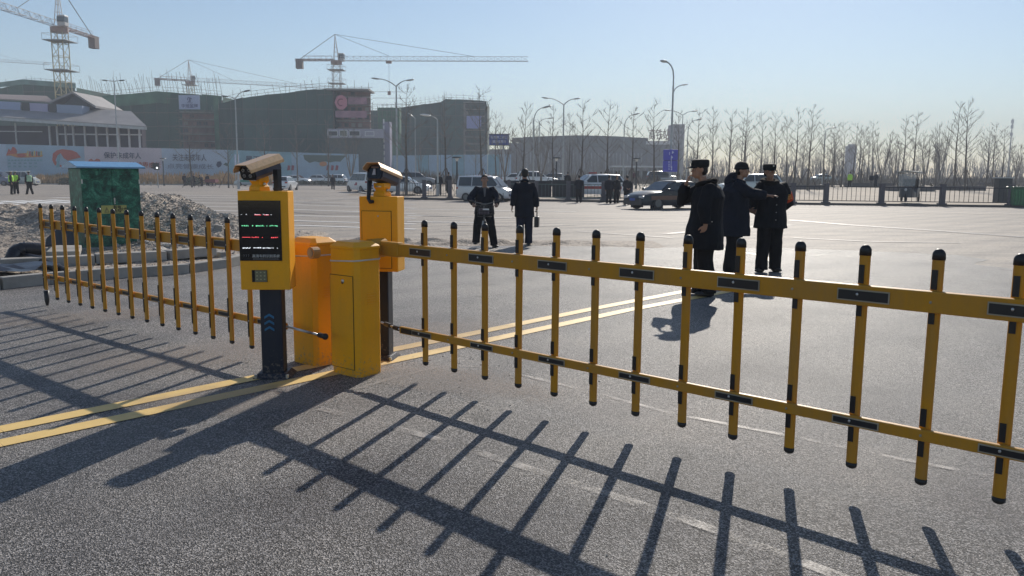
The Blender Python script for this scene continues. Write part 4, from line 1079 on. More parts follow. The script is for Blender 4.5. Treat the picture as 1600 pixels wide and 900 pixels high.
ts = thing('traffic_signal', 'black traffic signal with one lit white lamp in front of the hoarding', 'traffic signal', tuple(PX(243, 95)))
Ys = 95; a, b = P(240, 254.5, Ys), P(248, 265.5, Ys); mb = MB(); mb.b2((a.x, Ys, b.z), (b.x, Ys+0.2, a.z)); mb.build('housing', BLKP, ts, world=True)
mb = MB()
for v_ in (256.5, 259.5, 262.5): p0 = P(240, v_, Ys); mb.prism([(p0.x, Ys, p0.z+0.12), (p0.x-0.42, Ys-0.1, p0.z+0.03), (p0.x, Ys, p0.z-0.1)], (0, 0.2, 0))
mb.build('visor', BLKP, ts, world=True)
c = P(245.4, 262.3, Ys); mb = MB(); mb.blob((c.x, Ys-0.02, c.z), (0.11, 0.05, 0.11), 10, 6); mb.build('lit_lamp', mat('signal_lamp', (0.8, 0.8, 0.8), 0.3, var=0, emit=(0.95, 0.97, 1), es=2.0), ts, world=True)
mb = MB(); mb.tube([(b.x-0.2, Ys+0.1, 0), (b.x-0.2, Ys+0.1, b.z)], 0.05, 6); mb.build('post', GREYP, ts, world=True)
for i, (u, c_) in enumerate(((367.5, 'first'), (372.5, 'second'))):
    o = thing('banner_pole', ('left' if i == 0 else 'right') + ' one of two slim white vertical panels beside the taxi', 'sign', tuple(PX(u, 108)), group='pair of white vertical panels')
    a, b = P(u-1.3, 241, 108), P(u+1.3, 271, 108); mb = MB(); mb.b2((a.x, 108, b.z), (b.x, 108.1, a.z)); mb.build('panel', mat('pale_lilac_panel', (0.55, 0.58, 0.75)), o, world=True)
    mb = MB(); mb.b2(((a.x+b.x)/2-.04, 108.0, terrain(a.x, 108)), ((a.x+b.x)/2+.04, 108.06, b.z)); mb.build('post', GREYP, o, world=True)
tm = thing('telecom_mast', 'thin white mast with antenna drums at the right edge', 'mast', tuple(PX(1574, 320)))
b_ = PX(1574, 320); zt = P(1574, 190, 320).z
mb = MB(); mb.tube([(0, 0, 0), (0, 0, zt)], [0.32, 0.14], 8); mb.build('pole', GREYP, tm)
mb = MB()
for f in (0.98, 0.9, 0.78): mb.tube([(0, 0, zt*f-1.4), (0, 0, zt*f)], 0.5, 10)
mb.build('antenna_drum', WHITE, tm)

# bollards and planters
for i, (u, mt_) in enumerate(((224.5, CONC), (235.5, CONC), (246, CONC))):
    o = thing('bollard', ('left', 'middle', 'right')[i]+' one of three short stone bollards on the far kerb', 'bollard', tuple(PX(u, 115)), group='short stone bollards')
    mb = MB(); mb.tube([(0, 0, 0), (0, 0, 0.42), (0, 0, 0.5)], [0.16, 0.13, 0.07], 10); mb.build('post', mt_, o, smooth=False)
def planter(u0, u1, Y, h, label):
    a, b = PX(u0, Y), PX(u1, Y); L = b.x-a.x; t = thing('planter', label, 'planter', ((a.x+b.x)/2, Y, min(a.z, b.z)), group='low grey stone planters on the plaza')
    mb = MB(); g = 0.12
    for (x0, x1, y0, y1) in ((-L/2, L/2, -1.2, -1.0), (-L/2, L/2, 1.0, 1.2), (-L/2, -L/2+.2, -1, 1), (L/2-.2, L/2, -1, 1)): mb.b2((x0, y0, -0.1), (x1, y1, h))
    mb.build('wall', mat('planter_stone', (0.13, 0.12, 0.12), 0.8), t); mb = MB(); mb.b2((-L/2+.2, -1, 0), (L/2-.2, 1, h-0.08)); mb.build('soil_bed', SOIL, t)
for i, (u0_, u1_, Y_, l_) in enumerate(((1239, 1283, 80, 'behind the right guard'), (1325, 1392, 95, 'beside the person in a yellow vest'), (1386, 1452, 76, 'behind the tricycle'), (1469, 1531, 80, 'around the pair of taller trees on the right'), (1534, 1580, 105, 'farthest one near the right edge'), (1180, 1236, 92, 'partly hidden behind the right guard'))):
    planter(u0_, u1_, Y_, 0.45, 'low grey stone planter '+l_)

# ------------------------------------------------------------------ FENCE
FPOST = mat('fence_post', (0.11, 0.105, 0.12), 0.7, spec=.2); FBAR = mat('fence_bar', (0.045, 0.045, 0.055), 0.8, spec=.1); FGRN = mat('green_fence_paint', (0.08, 0.13, 0.12), 0.5)
def fy(x): return 53.2-0.2*x
def fx(u):
    x = 0.0
    for _i in range(30): x = P(u, 300, fy(x)).x
    return x
def fence(label, us, bar_gap, mt, mtp):
    x0 = fx(us[0]); t = thing('fence', label, 'fence', (x0, fy(x0), 0.12)); ox, oy = x0, fy(x0)
    me_bar = MB().box((0, 0, 0.56), (0.022, 0.022, 0.86)).mesh('picket', mt)
    pm = MB(); pm.box((0, 0, 0.58), (0.26, 0.26, 1.16)); pm.box((0, 0, 1.18), (0.3, 0.3, 0.06)); pm.box((0, 0, 0.04), (0.42, 0.42, 0.08)); pme = pm.mesh('post', mtp)
    X = [fx(u) for u in us]
    for x in X: o = link('post', pme, t); o.location = (x-ox, fy(x)-oy, 0)
    for a, b in zip(X, X[1:]):
        for z in (0.15, 0.99):
            mb = MB(); p, q = Vector((a-ox+.13, fy(a)-oy, z)), Vector((b-ox-.13, fy(b)-oy, z)); d = q-p
            mb.box(tuple((p+q)/2), (d.length, 0.04, 0.045), atan2(d.y, d.x)); mb.build('rail', mt, t)
        n = max(2, int((b-a-0.3)/bar_gap))
        for i in range(1, n):
            x = lerp(a+0.13, b-0.13, i/n); o = link('picket', me_bar, t); o.location = (x-ox, fy(x)-oy, 0)
fence('grey railing with square posts along the plaza edge on the right', [1185, 1239, 1291, 1378, 1473, 1580], 0.25, FBAR, FPOST)
fence('dark railing in front of the white sedan behind the orange cabinet', [622, 663, 703, 745], 0.16, FBAR, FPOST)
fence('dull green railing in front of the white pickup', [795, 838, 888, 943, 985, 1040, 1110], 0.2, FGRN, FPOST)
sc = thing('dark_screen', 'low black cloth screen behind the green railing', 'screen', (fx(790), fy(fx(790))+3, 0.15))
for i in range(5):
    a, b = fx(785+i*27), fx(785+(i+1)*27); mb = MB(); mb.b2((a+.03, fy(a)+3, 0.2), (b-.03, fy(a)+3.06, 1.32+0.05*(i % 2))); mb.build('cloth_panel', mat('black_screen_cloth', (0.03, 0.03, 0.035), 0.8), sc, world=True)

# ------------------------------------------------------------------ TREES
BARK = mat('bark', (0.13, 0.115, 0.10), 0.9, var=0.3, scale=3); TWIG = mat('twig_bark', (0.22, 0.20, 0.18), 0.9, var=0.3, scale=1.5); STAKE = mat('stake_wood', (0.10, 0.08, 0.07), 0.85)
def tree_meshes(seed, H=9.0, forks=1, upright=0.75, trunk_r=0.11, nb=15, twigs=3, low=0.32):
    rnd = random.Random(seed); tr = MB(); cr = MB(); dead = MB()
    def bez(p, d, L, n, bend):
        pts = [p]; 
        for i in range(n):
            d = (d+Vector((rnd.uniform(-bend, bend), rnd.uniform(-bend, bend), rnd.uniform(-bend*0.3, bend)+0.06))).normalized(); p = p+d*(L/n); pts.append(p)
        return pts, d
    leaders = []
    if forks == 1:
        pts = [Vector((0, 0, 0))]; d = Vector((0, 0, 1))
        for i in range(9):
            d = (d+Vector((rnd.uniform(-.06, .06), rnd.uniform(-.06, .06), 0.25))).normalized(); pts.append(pts[-1]+d*H/9)
        tr.tube(pts[:6], [trunk_r*(1-0.1*i) for i in range(6)], 7)
        cr.tube(pts[5:], [trunk_r*0.5, trunk_r*0.34, trunk_r*0.22, trunk_r*0.12, 0.012], 5)
        leaders.append((pts, trunk_r))
    else:
        tr.tube([(0, 0, 0), (0, 0, H*0.16)], [trunk_r*1.2, trunk_r], 7)
        for f in range(forks):
            a = 2*pi*f/forks+rnd.uniform(-.4, .4); d = Vector((cos(a)*0.32, sin(a)*0.32, 1)).normalized(); pts = [Vector((0, 0, H*0.15))]
            for i in range(8):
                d = (d+Vector((rnd.uniform(-.1, .1), rnd.uniform(-.1, .1), 0.12))).normalized(); pts.append(pts[-1]+d*H*0.8/8)
            cr.tube(pts, [trunk_r*0.7*(1-i/9.5) for i in range(9)], 5)
            leaders.append((pts, trunk_r*0.7))
    for pts, r0 in leaders:
        n = len(pts)-1
        for b in range(nb if forks == 1 else max(5, nb//2)):
            f = lerp(low, 0.95, (b+rnd.random())/nb if forks == 1 else rnd.random()); k = min(n-1, int(f*n)); p = pts[k].lerp(pts[k+1], f*n-k)
            a = b*2.4+rnd.uniform(-.5, .5); el = rnd.uniform(0.55, 1.0)*upright
            d = Vector((cos(a)*cos(el), sin(a)*cos(el), sin(el)))
            L = H*lerp(0.30, 0.09, (f-low)/(1-low))*rnd.uniform(0.7, 1.2); r = max(0.014, r0*lerp(0.36, 0.12, f))
            bp_, d2 = bez(p, d, L, 4, 0.14)
            cr.tube(bp_, [r, r*0.85, r*0.65, r*0.48, 0.012], 4, False)
            for t in range(twigs+1):
                q = bp_[1+rnd.randrange(3)]; dd = (d+Vector((rnd.uniform(-.8, .8), rnd.uniform(-.8, .8), rnd.uniform(0, .8)))).normalized()
                tp, _d = bez(q, dd, L*rnd.uniform(.25, .55), 2, 0.15); cr.tube(tp, [0.015, 0.012, 0.008], 3, False)
                if twigs > 2:
                    tp2, _d = bez(tp[1], (dd+Vector((rnd.uniform(-.7, .7), rnd.uniform(-.7, .7), .2))).normalized(), L*.25, 1, .1); cr.tube(tp2, [0.009, 0.006], 3, False)
    return tr.mesh('trunk', BARK), cr.mesh('crown', TWIG)
TV = [tree_meshes(100+i, 9.0, 1, 0.8 if i % 2 else 0.65, 0.115, 17, 3) for i in range(7)]
TF = [tree_meshes(200+i, 7.0, 4, 0.9, 0.11, 14, 3) for i in range(3)]
def stake_mesh():
    out = []
    for i in range(3):
        a = 2*pi*i/3+0.5; mb = MB(); mb.tube([(cos(a)*1.15, sin(a)*1.15, -0.05), (cos(a)*0.09, sin(a)*0.09, 2.0)], 0.035, 5); out.append(mb.mesh('stake', STAKE))
    return out
STK = stake_mesh()
def tree(u, vtop, Y, label, kind=0, stakes=True, group='bare young trees', rot=None, w=1.0):
    b = PX(u, Y); b.x = P(u, (vtop+280)/2, Y).x; h = P(u, vtop, Y).z-b.z; src = TV[kind % 7] if kind < 50 else TF[kind % 3]; H = 9.0 if kind < 50 else 7.0
    t = thing('bare_tree', label, 'tree', tuple(b), rot if rot is not None else random.uniform(0, 6.28), group); s = h/H; sw = s*w
    t.scale = (sw, sw, s)
    link('trunk', src[0], t); link('crown', src[1], t)
    if stakes:
        for st in STK:
            o = link('stake', st, t); o.scale = (1/sw, 1/sw, 1/s)
    return t
random.seed(17)
NT = [(297, 172, 100, 'bare tree in front of the white-banner building, left of the hooded camera', 1, True), (355, 192, 98, 'slim bare tree in front of the pale hoarding beside two white panels', 2, True),
 (412, 185, 118, 'bare tree behind the left hooded camera', 3, False), (464, 182, 122, 'bare tree behind the row of white cars', 4, False), (512, 180, 120, 'bare tree over the white estate car', 5, True),
 (548, 196, 104, 'many-stemmed yellowish bare tree left of the right camera', 51, False), (634, 131, 62, 'tall bare tree with stakes right of the forked lamp post', 0, True),
 (697, 146, 72, 'tall bare tree in front of the far netted building', 6, True), (754, 138, 66, 'tall bare spreading tree left of the blue road sign', 2, True),
 (775, 172, 120, 'bare tree partly behind the blue road sign', 1, False), (789, 190, 95, 'bushy bare tree directly below the blue road sign', 52, False),
 (818, 158, 64, 'bare tree with stakes behind the briefcase man', 3, True), (866, 162, 78, 'bare tree just left of the hall lamp post', 4, True), (846, 190, 84, 'bushy many-stemmed bare tree in front of the hall', 50, False),
 (908, 153, 66, 'tallest bare tree in front of the exhibition hall', 5, True), (890, 176, 115, 'thin bare tree behind the tallest hall tree', 0, False),
 (951, 155, 66, 'bare tree with stakes right of the tallest hall tree', 1, True), (989, 163, 80, 'bare tree at the left end of the bus canopy', 6, True), (1025, 157, 76, 'bare tree left of the tall curved lamp post', 2, True),
 (1060, 172, 92, 'bare tree behind the tall curved lamp post', 3, False), (1088, 168, 70, 'bare tree above the cap of the guard on the phone', 4, True), (1115, 164, 78, 'bare tree rising between the first two guards', 5, True),
 (1141, 170, 84, 'bare tree behind the middle guard', 0, False), (1163, 168, 86, 'bare tree rising above the reaching arm guard', 6, True), (1190, 172, 90, 'bare tree directly above the right guard', 1, True),
 (1212, 176, 84, 'bare tree just right of the right guard cap', 2, True), (1232, 180, 100, 'thin bare tree left of a pair of taller trees', 3, False), (1243, 167, 80, 'tall bare tree at the left end of the railing', 4, True),
 (1266, 162, 76, 'tallest bare tree left of the yellow-vest person', 5, True), (1290, 187, 92, 'bare tree near the slim lamp post on the right', 6, True), (1304, 191, 90, 'bare tree left of the small far tower', 0, True),
 (1318, 188, 95, 'bare tree touching the small far tower on its left', 1, True), (1334, 192, 98, 'bare tree just right of the small far tower', 2, True), (1347, 197, 98, 'bare tree above the dark pair of walkers', 3, True),
 (1358, 202, 100, 'bare tree right of the dark pair of walkers', 4, False), (1380, 200, 100, 'bare tree left of the tricycle', 50, False), (1412, 178, 88, 'tall bare tree directly above the tricycle', 5, True), (1430, 172, 84, 'taller of two bare trees above the tricycle roof', 6, True),
 (1447, 205, 95, 'bare tree right of the tricycle', 51, False), (1496, 158, 80, 'left one of the two tallest trees at the right', 0, True), (1514, 156, 78, 'right one of the two tallest trees at the right', 2, True),
 (1545, 198, 96, 'bare tree right of the two tallest trees', 3, True), (1556, 190, 98, 'bare tree left of the antenna mast', 4, True), (1568, 196, 96, 'bare tree beside the antenna mast', 5, False), (1590, 222, 92, 'low bushy bare tree at the right edge', 52, False), (1400, 215, 92, 'low bushy bare tree behind the tricycle', 52, False), (1465, 218, 96, 'low bushy bare tree left of the two tallest trees', 51, False)]
for i, (u, v, Y, l, kd, st) in enumerate(NT): tree(u, v, Y, l, kd, st)
# rows of alike trees farther off
random.seed(29)
n = 0
for i in range(105):
    u = random.uniform(640, 1640) if i < 30 else random.uniform(1040, 1680)
    Y = random.uniform(115, 250); hpx = random.choice((random.uniform(4.5, 7.5), random.uniform(7.0, 10.5)))*FPX/Y
    tree(u, 277-hpx+4, Y, 'slender bare tree in the far rows beyond the plaza', random.randrange(7) if random.random() < .8 else 50+random.randrange(3), False, 'far rows of bare trees', w=0.8)
# far-off wood that reads as one mass
random.seed(31); mb = MB()
for k in range(1500):
    u = random.uniform(560, 1750); Y = random.uniform(190, 420); p = PX(u, Y); h = random.uniform(4, 8.5); nn = 3
    for j in range(nn):
        a, b = random.uniform(-1.5, 1.5), random.uniform(-1, 1); z0 = p.z if j == 0 else p.z+h*random.uniform(.2, .6)
        mb.tube([(p.x, p.y, z0), (p.x+a*.6, p.y+b*.5, z0+(p.z+h-z0)*.6), (p.x+a, p.y+b, p.z+h*(1 if j == 0 else .9))], [0.09, 0.05, 0.015], 3, False)
stuff(tag(mb.build('distant_woodland', TWIG), 'hazy mass of bare woodland along the horizon', 'woodland'))
random.seed(33); mb = MB()
for k in range(16000):
    u = random.uniform(590, 1750); Y = random.choice((random.uniform(100, 130), random.uniform(120, 200), random.uniform(200, 300))); p = PX(u, Y); s = 0.5+0.9*max(0, noise.noise(Vector((p.x*0.12, p.y*0.05, 3)))+.35)
    if Y < 118 and u > 1180: s *= 0.45
    h = random.uniform(0.5, 1.9)*s; a = random.uniform(0, pi); w = random.uniform(0.05, 0.22); i = len(mb.v)
    mb.v += [(p.x-w*cos(a), p.y-w*sin(a), p.z), (p.x+w*cos(a), p.y+w*sin(a), p.z), (p.x+random.uniform(-.5, .5), p.y+random.uniform(-.4, .4), p.z+h)]; mb.f.append((i, i+1, i+2)); mb.m.append(0)
stuff(tag(mb.build('scrub', mat('bare_scrub', (0.20, 0.18, 0.15), 0.9, var=0.4, scale=0.3)), 'low bare scrub under the far trees', 'scrub'))
# ------------------------------------------------------------------ BARRIER ARMS
def post_shape(mb, x, y, z0, z1, rw, rd, ang, n=10):
    ax = Vector((cos(ang), sin(ang), 0)); ay = Vector((-sin(ang), cos(ang), 0)); rings = []
    for z in (z0, z1):
        rings.append(mb.ring(Vector((x, y, z)), ax, ay, rw, rd, n))
    mb.join(rings[0], rings[1], n); mb.cap(rings[0], n, True); mb.cap(rings[1], n)
def dome(mb, x, y, z, up, rw, rd, h, ang, n=10):
    ax = Vector((cos(ang), sin(ang), 0)); ay = Vector((-sin(ang), cos(ang), 0)); prev = None
    for k in range(5):
        f = k/5*pi/2; c = cos(f) if k else 1.0; zz = z + up*h*(0 if k == 0 else (0.35+0.65*sin(f)) )
        r = mb.ring(Vector((x, y, zz)), ax, ay, rw*c, rd*c, n)
        if prev is not None: mb.join(prev, r, n) if up > 0 else mb.join(r, prev, n)
        else: mb.cap(r, n, up > 0)
        prev = r
    mb.cap(prev, n, up < 0)
def barrier(label, o, d, ztop, zslope, length, npost, rail_side, ext0, ext1, refl_every, foot_first=False):
    """o: xy of first picket, d: step between pickets"""
    o = Vector((*o, 0)); d = Vector((*d, 0)); ang = atan2(d.y, d.x); u = d.normalized(); nrm = Vector((u.y, -u.x, 0))
    if (nrm.dot(-o)) < 0: nrm = -nrm           # towards the camera side
    t = thing('boom_barrier', label, 'barrier', tuple(o)); sp = d.length
    RW, RD = 0.027, 0.018
    z_at = lambda i: ztop + zslope*i
    i0, i1 = ext0, npost-1+ext1
    ro = nrm*rail_side*0.045
    def rail(zc, h, th, nm, a, b):
        mb = MB(); p, q = o+d*a+ro, o+d*b+ro; L = (q-p).length; c = (p+q)/2; zz = z_at((a+b)/2)-zc
        tilt = atan2(z_at(b)-z_at(a), L); rot = Matrix.Rotation(ang, 3, 'Z') @ Matrix.Rotation(-tilt, 3, 'Y')
        mb.box((c.x, c.y, zz), (L, th, h), 0, rot); ob = mb.build(nm, YEL, t, world=True, bevel=0.006); return ob
    up_ = rail(0.238, 0.098, 0.045, 'upper_rail', i0, i1)
    lo_ = rail(0.862, 0.056, 0.030, 'lower_rail', i0 if not foot_first else -0.35, i1-(0.15 if rail_side < 0 else 0))
    face = nrm*rail_side*0.0 
    # reflective tape strips on the rails and screws between them
    side = nrm
    for (zc, h, th, par, hl) in ((0.238, 0.045, 0.045, up_, 0.115), (0.862, 0.027, 0.030, lo_, 0.105)):
        i = refl_every[0]
        while i < npost:
            c = o+d*(i+refl_every[1])+ro+side*(th/2+0.0035)
            mb = MB(); mb.box((c.x, c.y, z_at(i)-zc), (hl*2+0.012, 0.004, h+0.012), ang); e = mb.build('tape_border', TAPE_EDGE, t, world=True)
            c2 = c+side*0.0015
            mb = MB(); mb.box((c2.x, c2.y, z_at(i)-zc), (hl*2, 0.004, h), ang); mb.build('reflector', REFL, t, world=True)
            c3 = o+d*i+ro+side*(th/2+0.006); mb = MB(); mb.blob((c3.x, c3.y, z_at(i)-zc+h*0.12), (0.008, 0.006, 0.008), 8, 5); mb.build('bolt', STEEL, t, world=True, smooth=True)
            if i+1 < npost:
                c3 = o+d*(i+1)+ro+side*(th/2+0.002); mb = MB(); mb.blob((c3.x, c3.y, z_at(i+1)-zc), (0.007, 0.004, 0.007), 8, 5); mb.build('screw', TAPE_EDGE, t, world=True, smooth=True)
            i += 2
    # pickets
    for i in range(npost):
        p = o+d*i; zt = z_at(i); zb = zt-length
        if foot_first and i == 0: zb = 0.16
        pk_ = MB(); post_shape(pk_, 0, 0, zb+0.03, zt-0.045, RW, RD, ang, 12)
        ob = link('picket', pk_.mesh('picket', YEL, True), t); ob.location = (p.x-o.x, p.y-o.y, 0); ob.rotation_euler = (rad(random.uniform(-.12, .12)), rad(random.uniform(-.15, .15)), rad(random.uniform(-2, 2)))
        m_ = ob.modifiers.new('edges', 'EDGE_SPLIT'); m_.split_angle = rad(50)
        cp_ = MB(); dome(cp_, 0, 0, zt-0.05, 1, RW+0.003, RD+0.003, 0.052, ang, 12); c1 = link('cap', cp_.mesh('cap', BLKP, True), ob)
        cp_ = MB()
        if foot_first and i == 0: cp_.tube([(0, 0, 0.18), (0, 0, 0.06), (0, 0, 0.0)], [0.03, 0.026, 0.012], 10)
        else: dome(cp_, 0, 0, zb+0.034, -1, RW+0.002, RD+0.002, 0.034, ang, 12)
        c2 = link('cap', cp_.mesh('cap', BLKP, True), ob)
        f = nrm*(RD+0.0015); k = 0.003 if rail_side > 0 else -0.003
        for (za, zb_) in ((0.095, 0.185), (0.292, 0.345), (0.745, 0.830), (0.892, 0.975)) if rail_side > 0 else ((0.10, 0.29), (0.70, 1.0)):
            mb = MB(); off = -0.006 if rail_side > 0 else -0.011
            mb.box((f.x+u.x*off, f.y+u.y*off, zt-(za+zb_)/2), (0.026 if rail_side > 0 else 0.018, 0.004, zb_-za), ang)
            mb.build('reflector', REFL, ob)
        if rail_side < 0:
            for zc in (0.238, 0.862):
                c = o+d*i+nrm*(RD+0.004); mb = MB(); mb.blob((c.x-o.x-d.x*i, c.y-o.y-d.y*i, zt-zc), (0.006, 0.006, 0.006), 6, 4); mb.build('bolt', STEEL, ob)
    return t, o, d, u, nrm, ro, z_at
BR = barrier('yellow barrier arm with hanging pickets reaching right from the nearer cabinet', (-0.661, 6.041), (0.2360, -0.2194), 1.2252, 0.0015, 1.119, 17, 1, -0.75, 0.4, (0, 0.08))
BL = barrier('yellow barrier arm with hanging pickets reaching left over the dug-up kerb', (-5.5065, 9.3897), (0.2357, -0.1931), 1.2057, -0.0009, 1.107, 15, -1, -0.45, 1.6, (0, 0.55), True)
# linkage at the right arm's root
t, o, d, u, nrm, ro, z_at = BR
zl = 1.2252-0.862
mb = MB(); p = o+d*-0.78+ro; q = o+d*-1.5+ro
mb.tube([(p.x, p.y, zl), (q.x, q.y, zl+0.025)], 0.009, 8); mb.build('link_rod', STEEL, t, world=True, smooth=True)
mb = MB(); mb.tube([(lerp(p.x, q.x, .05), lerp(p.y, q.y, .05), zl+.002), (lerp(p.x, q.x, .3), lerp(p.y, q.y, .3), zl+.008)], 0.02, 8); mb.box((p.x+u.x*.1, p.y+u.y*.1, zl), (0.12, 0.05, 0.035), atan2(u.y, u.x)); mb.build('link_joint', BLKP, t, world=True)
mb = MB(); mb.tube([(lerp(p.x, q.x, .5), lerp(p.y, q.y, .5), zl+.012), (lerp(p.x, q.x, .8), lerp(p.y, q.y, .8), zl+.02)], 0.018, 8); mb.build('link_sleeve', BLKP, t, world=True)
za = 1.2252-0.238; a_ = o+d*-0.72+ro; b_ = o+d*-1.55+ro
mb = MB(); mb.box(((a_.x+b_.x)/2, (a_.y+b_.y)/2, za), ((a_-b_).length, 0.062, 0.115), atan2(u.y, u.x)); mb.build('arm_holder', YEL, t, world=True, bevel=0.012)
mb = MB(); mb.tube([(b_.x+nrm.x*0.10, b_.y+nrm.y*0.10, za), (b_.x-nrm.x*0.05, b_.y-nrm.y*0.05, za)], 0.075, 16); mb.build('hub', YEL, t, world=True, smooth=False)
t, o, d, u, nrm, ro, z_at = BL
zl = z_at(15)-0.862; p = o+d*15.3+ro; q = o+d*17.2+nrm*-0.02
mb = MB(); mb.tube([(p.x, p.y, zl), (q.x, q.y, zl-0.01)], 0.010, 8); mb.build('link_rod', STEEL, t, world=True, smooth=True)
mb = MB(); mb.tube([(lerp(p.x, q.x, .86), lerp(p.y, q.y, .86), zl-.008), (q.x, q.y, zl-.01)], 0.02, 8); mb.blob((q.x, q.y, zl-.01), 0.026, 10, 6); mb.build('link_joint', BLKP, t, world=True)
za = z_at(15)-0.238; a_ = o+d*15.6+ro; b_ = o+d*16.6+ro
mb = MB(); mb.tube([(b_.x+nrm.x*0.005, b_.y+nrm.y*0.005, za), (b_.x-nrm.x*0.06, b_.y-nrm.y*0.06, za)], 0.046, 16); mb.build('hub', mat('hub_tan', (0.5, 0.26, 0.08), 0.4), t, world=True)
mb = MB(); mb.tube([(b_.x+nrm.x*0.012, b_.y+nrm.y*0.012, za), (b_.x+nrm.x*0.005, b_.y+nrm.y*0.005, za)], 0.030, 12); mb.build('hub_cap', TAPE_EDGE, t, world=True)

# ------------------------------------------------------------------ GATE MACHINE CABINETS
def cabinet(label, F, yaw, w, dp, h, name='barrier_cabinet', lockside=1, door=True):
    """F: nearest corner on the ground; width runs left of it along -wd, depth runs away along dd"""
    wd = Vector((cos(yaw), -sin(yaw), 0)); dd = Vector((sin(yaw), cos(yaw), 0)); F = Vector((*F, 0))
    c = F - wd*(w/2) + dd*(dp/2); t = thing(name, label, 'cabinet', (c.x, c.y, 0), -yaw)
    mb = MB(); ch = 0.035; W, D = w/2, dp/2
    def sec(s, z, e=0.0): return [(x*s, y*s, z) for x, y in ((-W+ch, -D), (W-ch, -D), (W, -D+ch), (W, D-ch), (W-ch, D), (-W+ch, D), (-W, D-ch), (-W, -D+ch))]
    mb.loft([sec(1, 0), sec(1, h-0.055)]); body = mb.build('housing', YELB, t, bevel=0.004)
    mb = MB(); mb.loft([sec(1.035, h-0.055), sec(1.035, h-0.035), sec(0.72, h)]); mb.build('lid', YELB, t, bevel=0.004)
    if door:
        dw, dh0, dh1 = w*0.80, 0.06, h*0.755
        mb = MB(); mb.box((-0.01, -D-0.0015, (dh0+dh1)/2), (dw, 0.005, dh1-dh0)); mb.build('door_gap', SEAM, t)
        mb = MB(); mb.box((-0.01, -D-0.003, (dh0+dh1)/2), (dw-0.008, 0.007, dh1-dh0-0.008)); dr = mb.build('door', YELB, t, bevel=0.002)
        mb = MB(); mb.blob((0.01, -D-0.008, dh1-0.045), (0.017, 0.008, 0.017), 12, 6); mb.build('lock', STEEL, dr, smooth=True)
        mb = MB(); mb.box((0.01, -D-0.010, dh1-0.053), (0.012, 0.010, 0.022)); mb.build('lock_slot', BLKP, dr)
    for k in range(5):
        mb = MB(); z = h*0.62-k*0.020; mb.box((W+0.002, 0.012, z), (0.006, dp*0.36, 0.007)); mb.build('louvre', YELB, t)
    zs = h-0.145
    mb = MB(); rr = []
    for (x, y, z) in sec(1.02, zs)+[]: rr.append((x, y, z+0.010*sin(x*9+y*5)))
    mb.tube(rr+[rr[0]], 0.006, 6, False); mb.build('strap', mat('white_cable', (0.6, 0.58, 0.55), 0.5), t, smooth=True)
    mb = MB(); mb.loft([sec(0.96, 0.0), sec(0.96, 0.004)])
    return t
cabinet('front orange-yellow barrier cabinet with door, lock and louvres', (-1.175, 6.03), rad(38), 0.335, 0.26, 1.05)
cabinet('orange-yellow barrier cabinet behind the front one, partly hidden', (-1.59, 6.385), rad(40), 0.335, 0.25, 1.05, door=False)

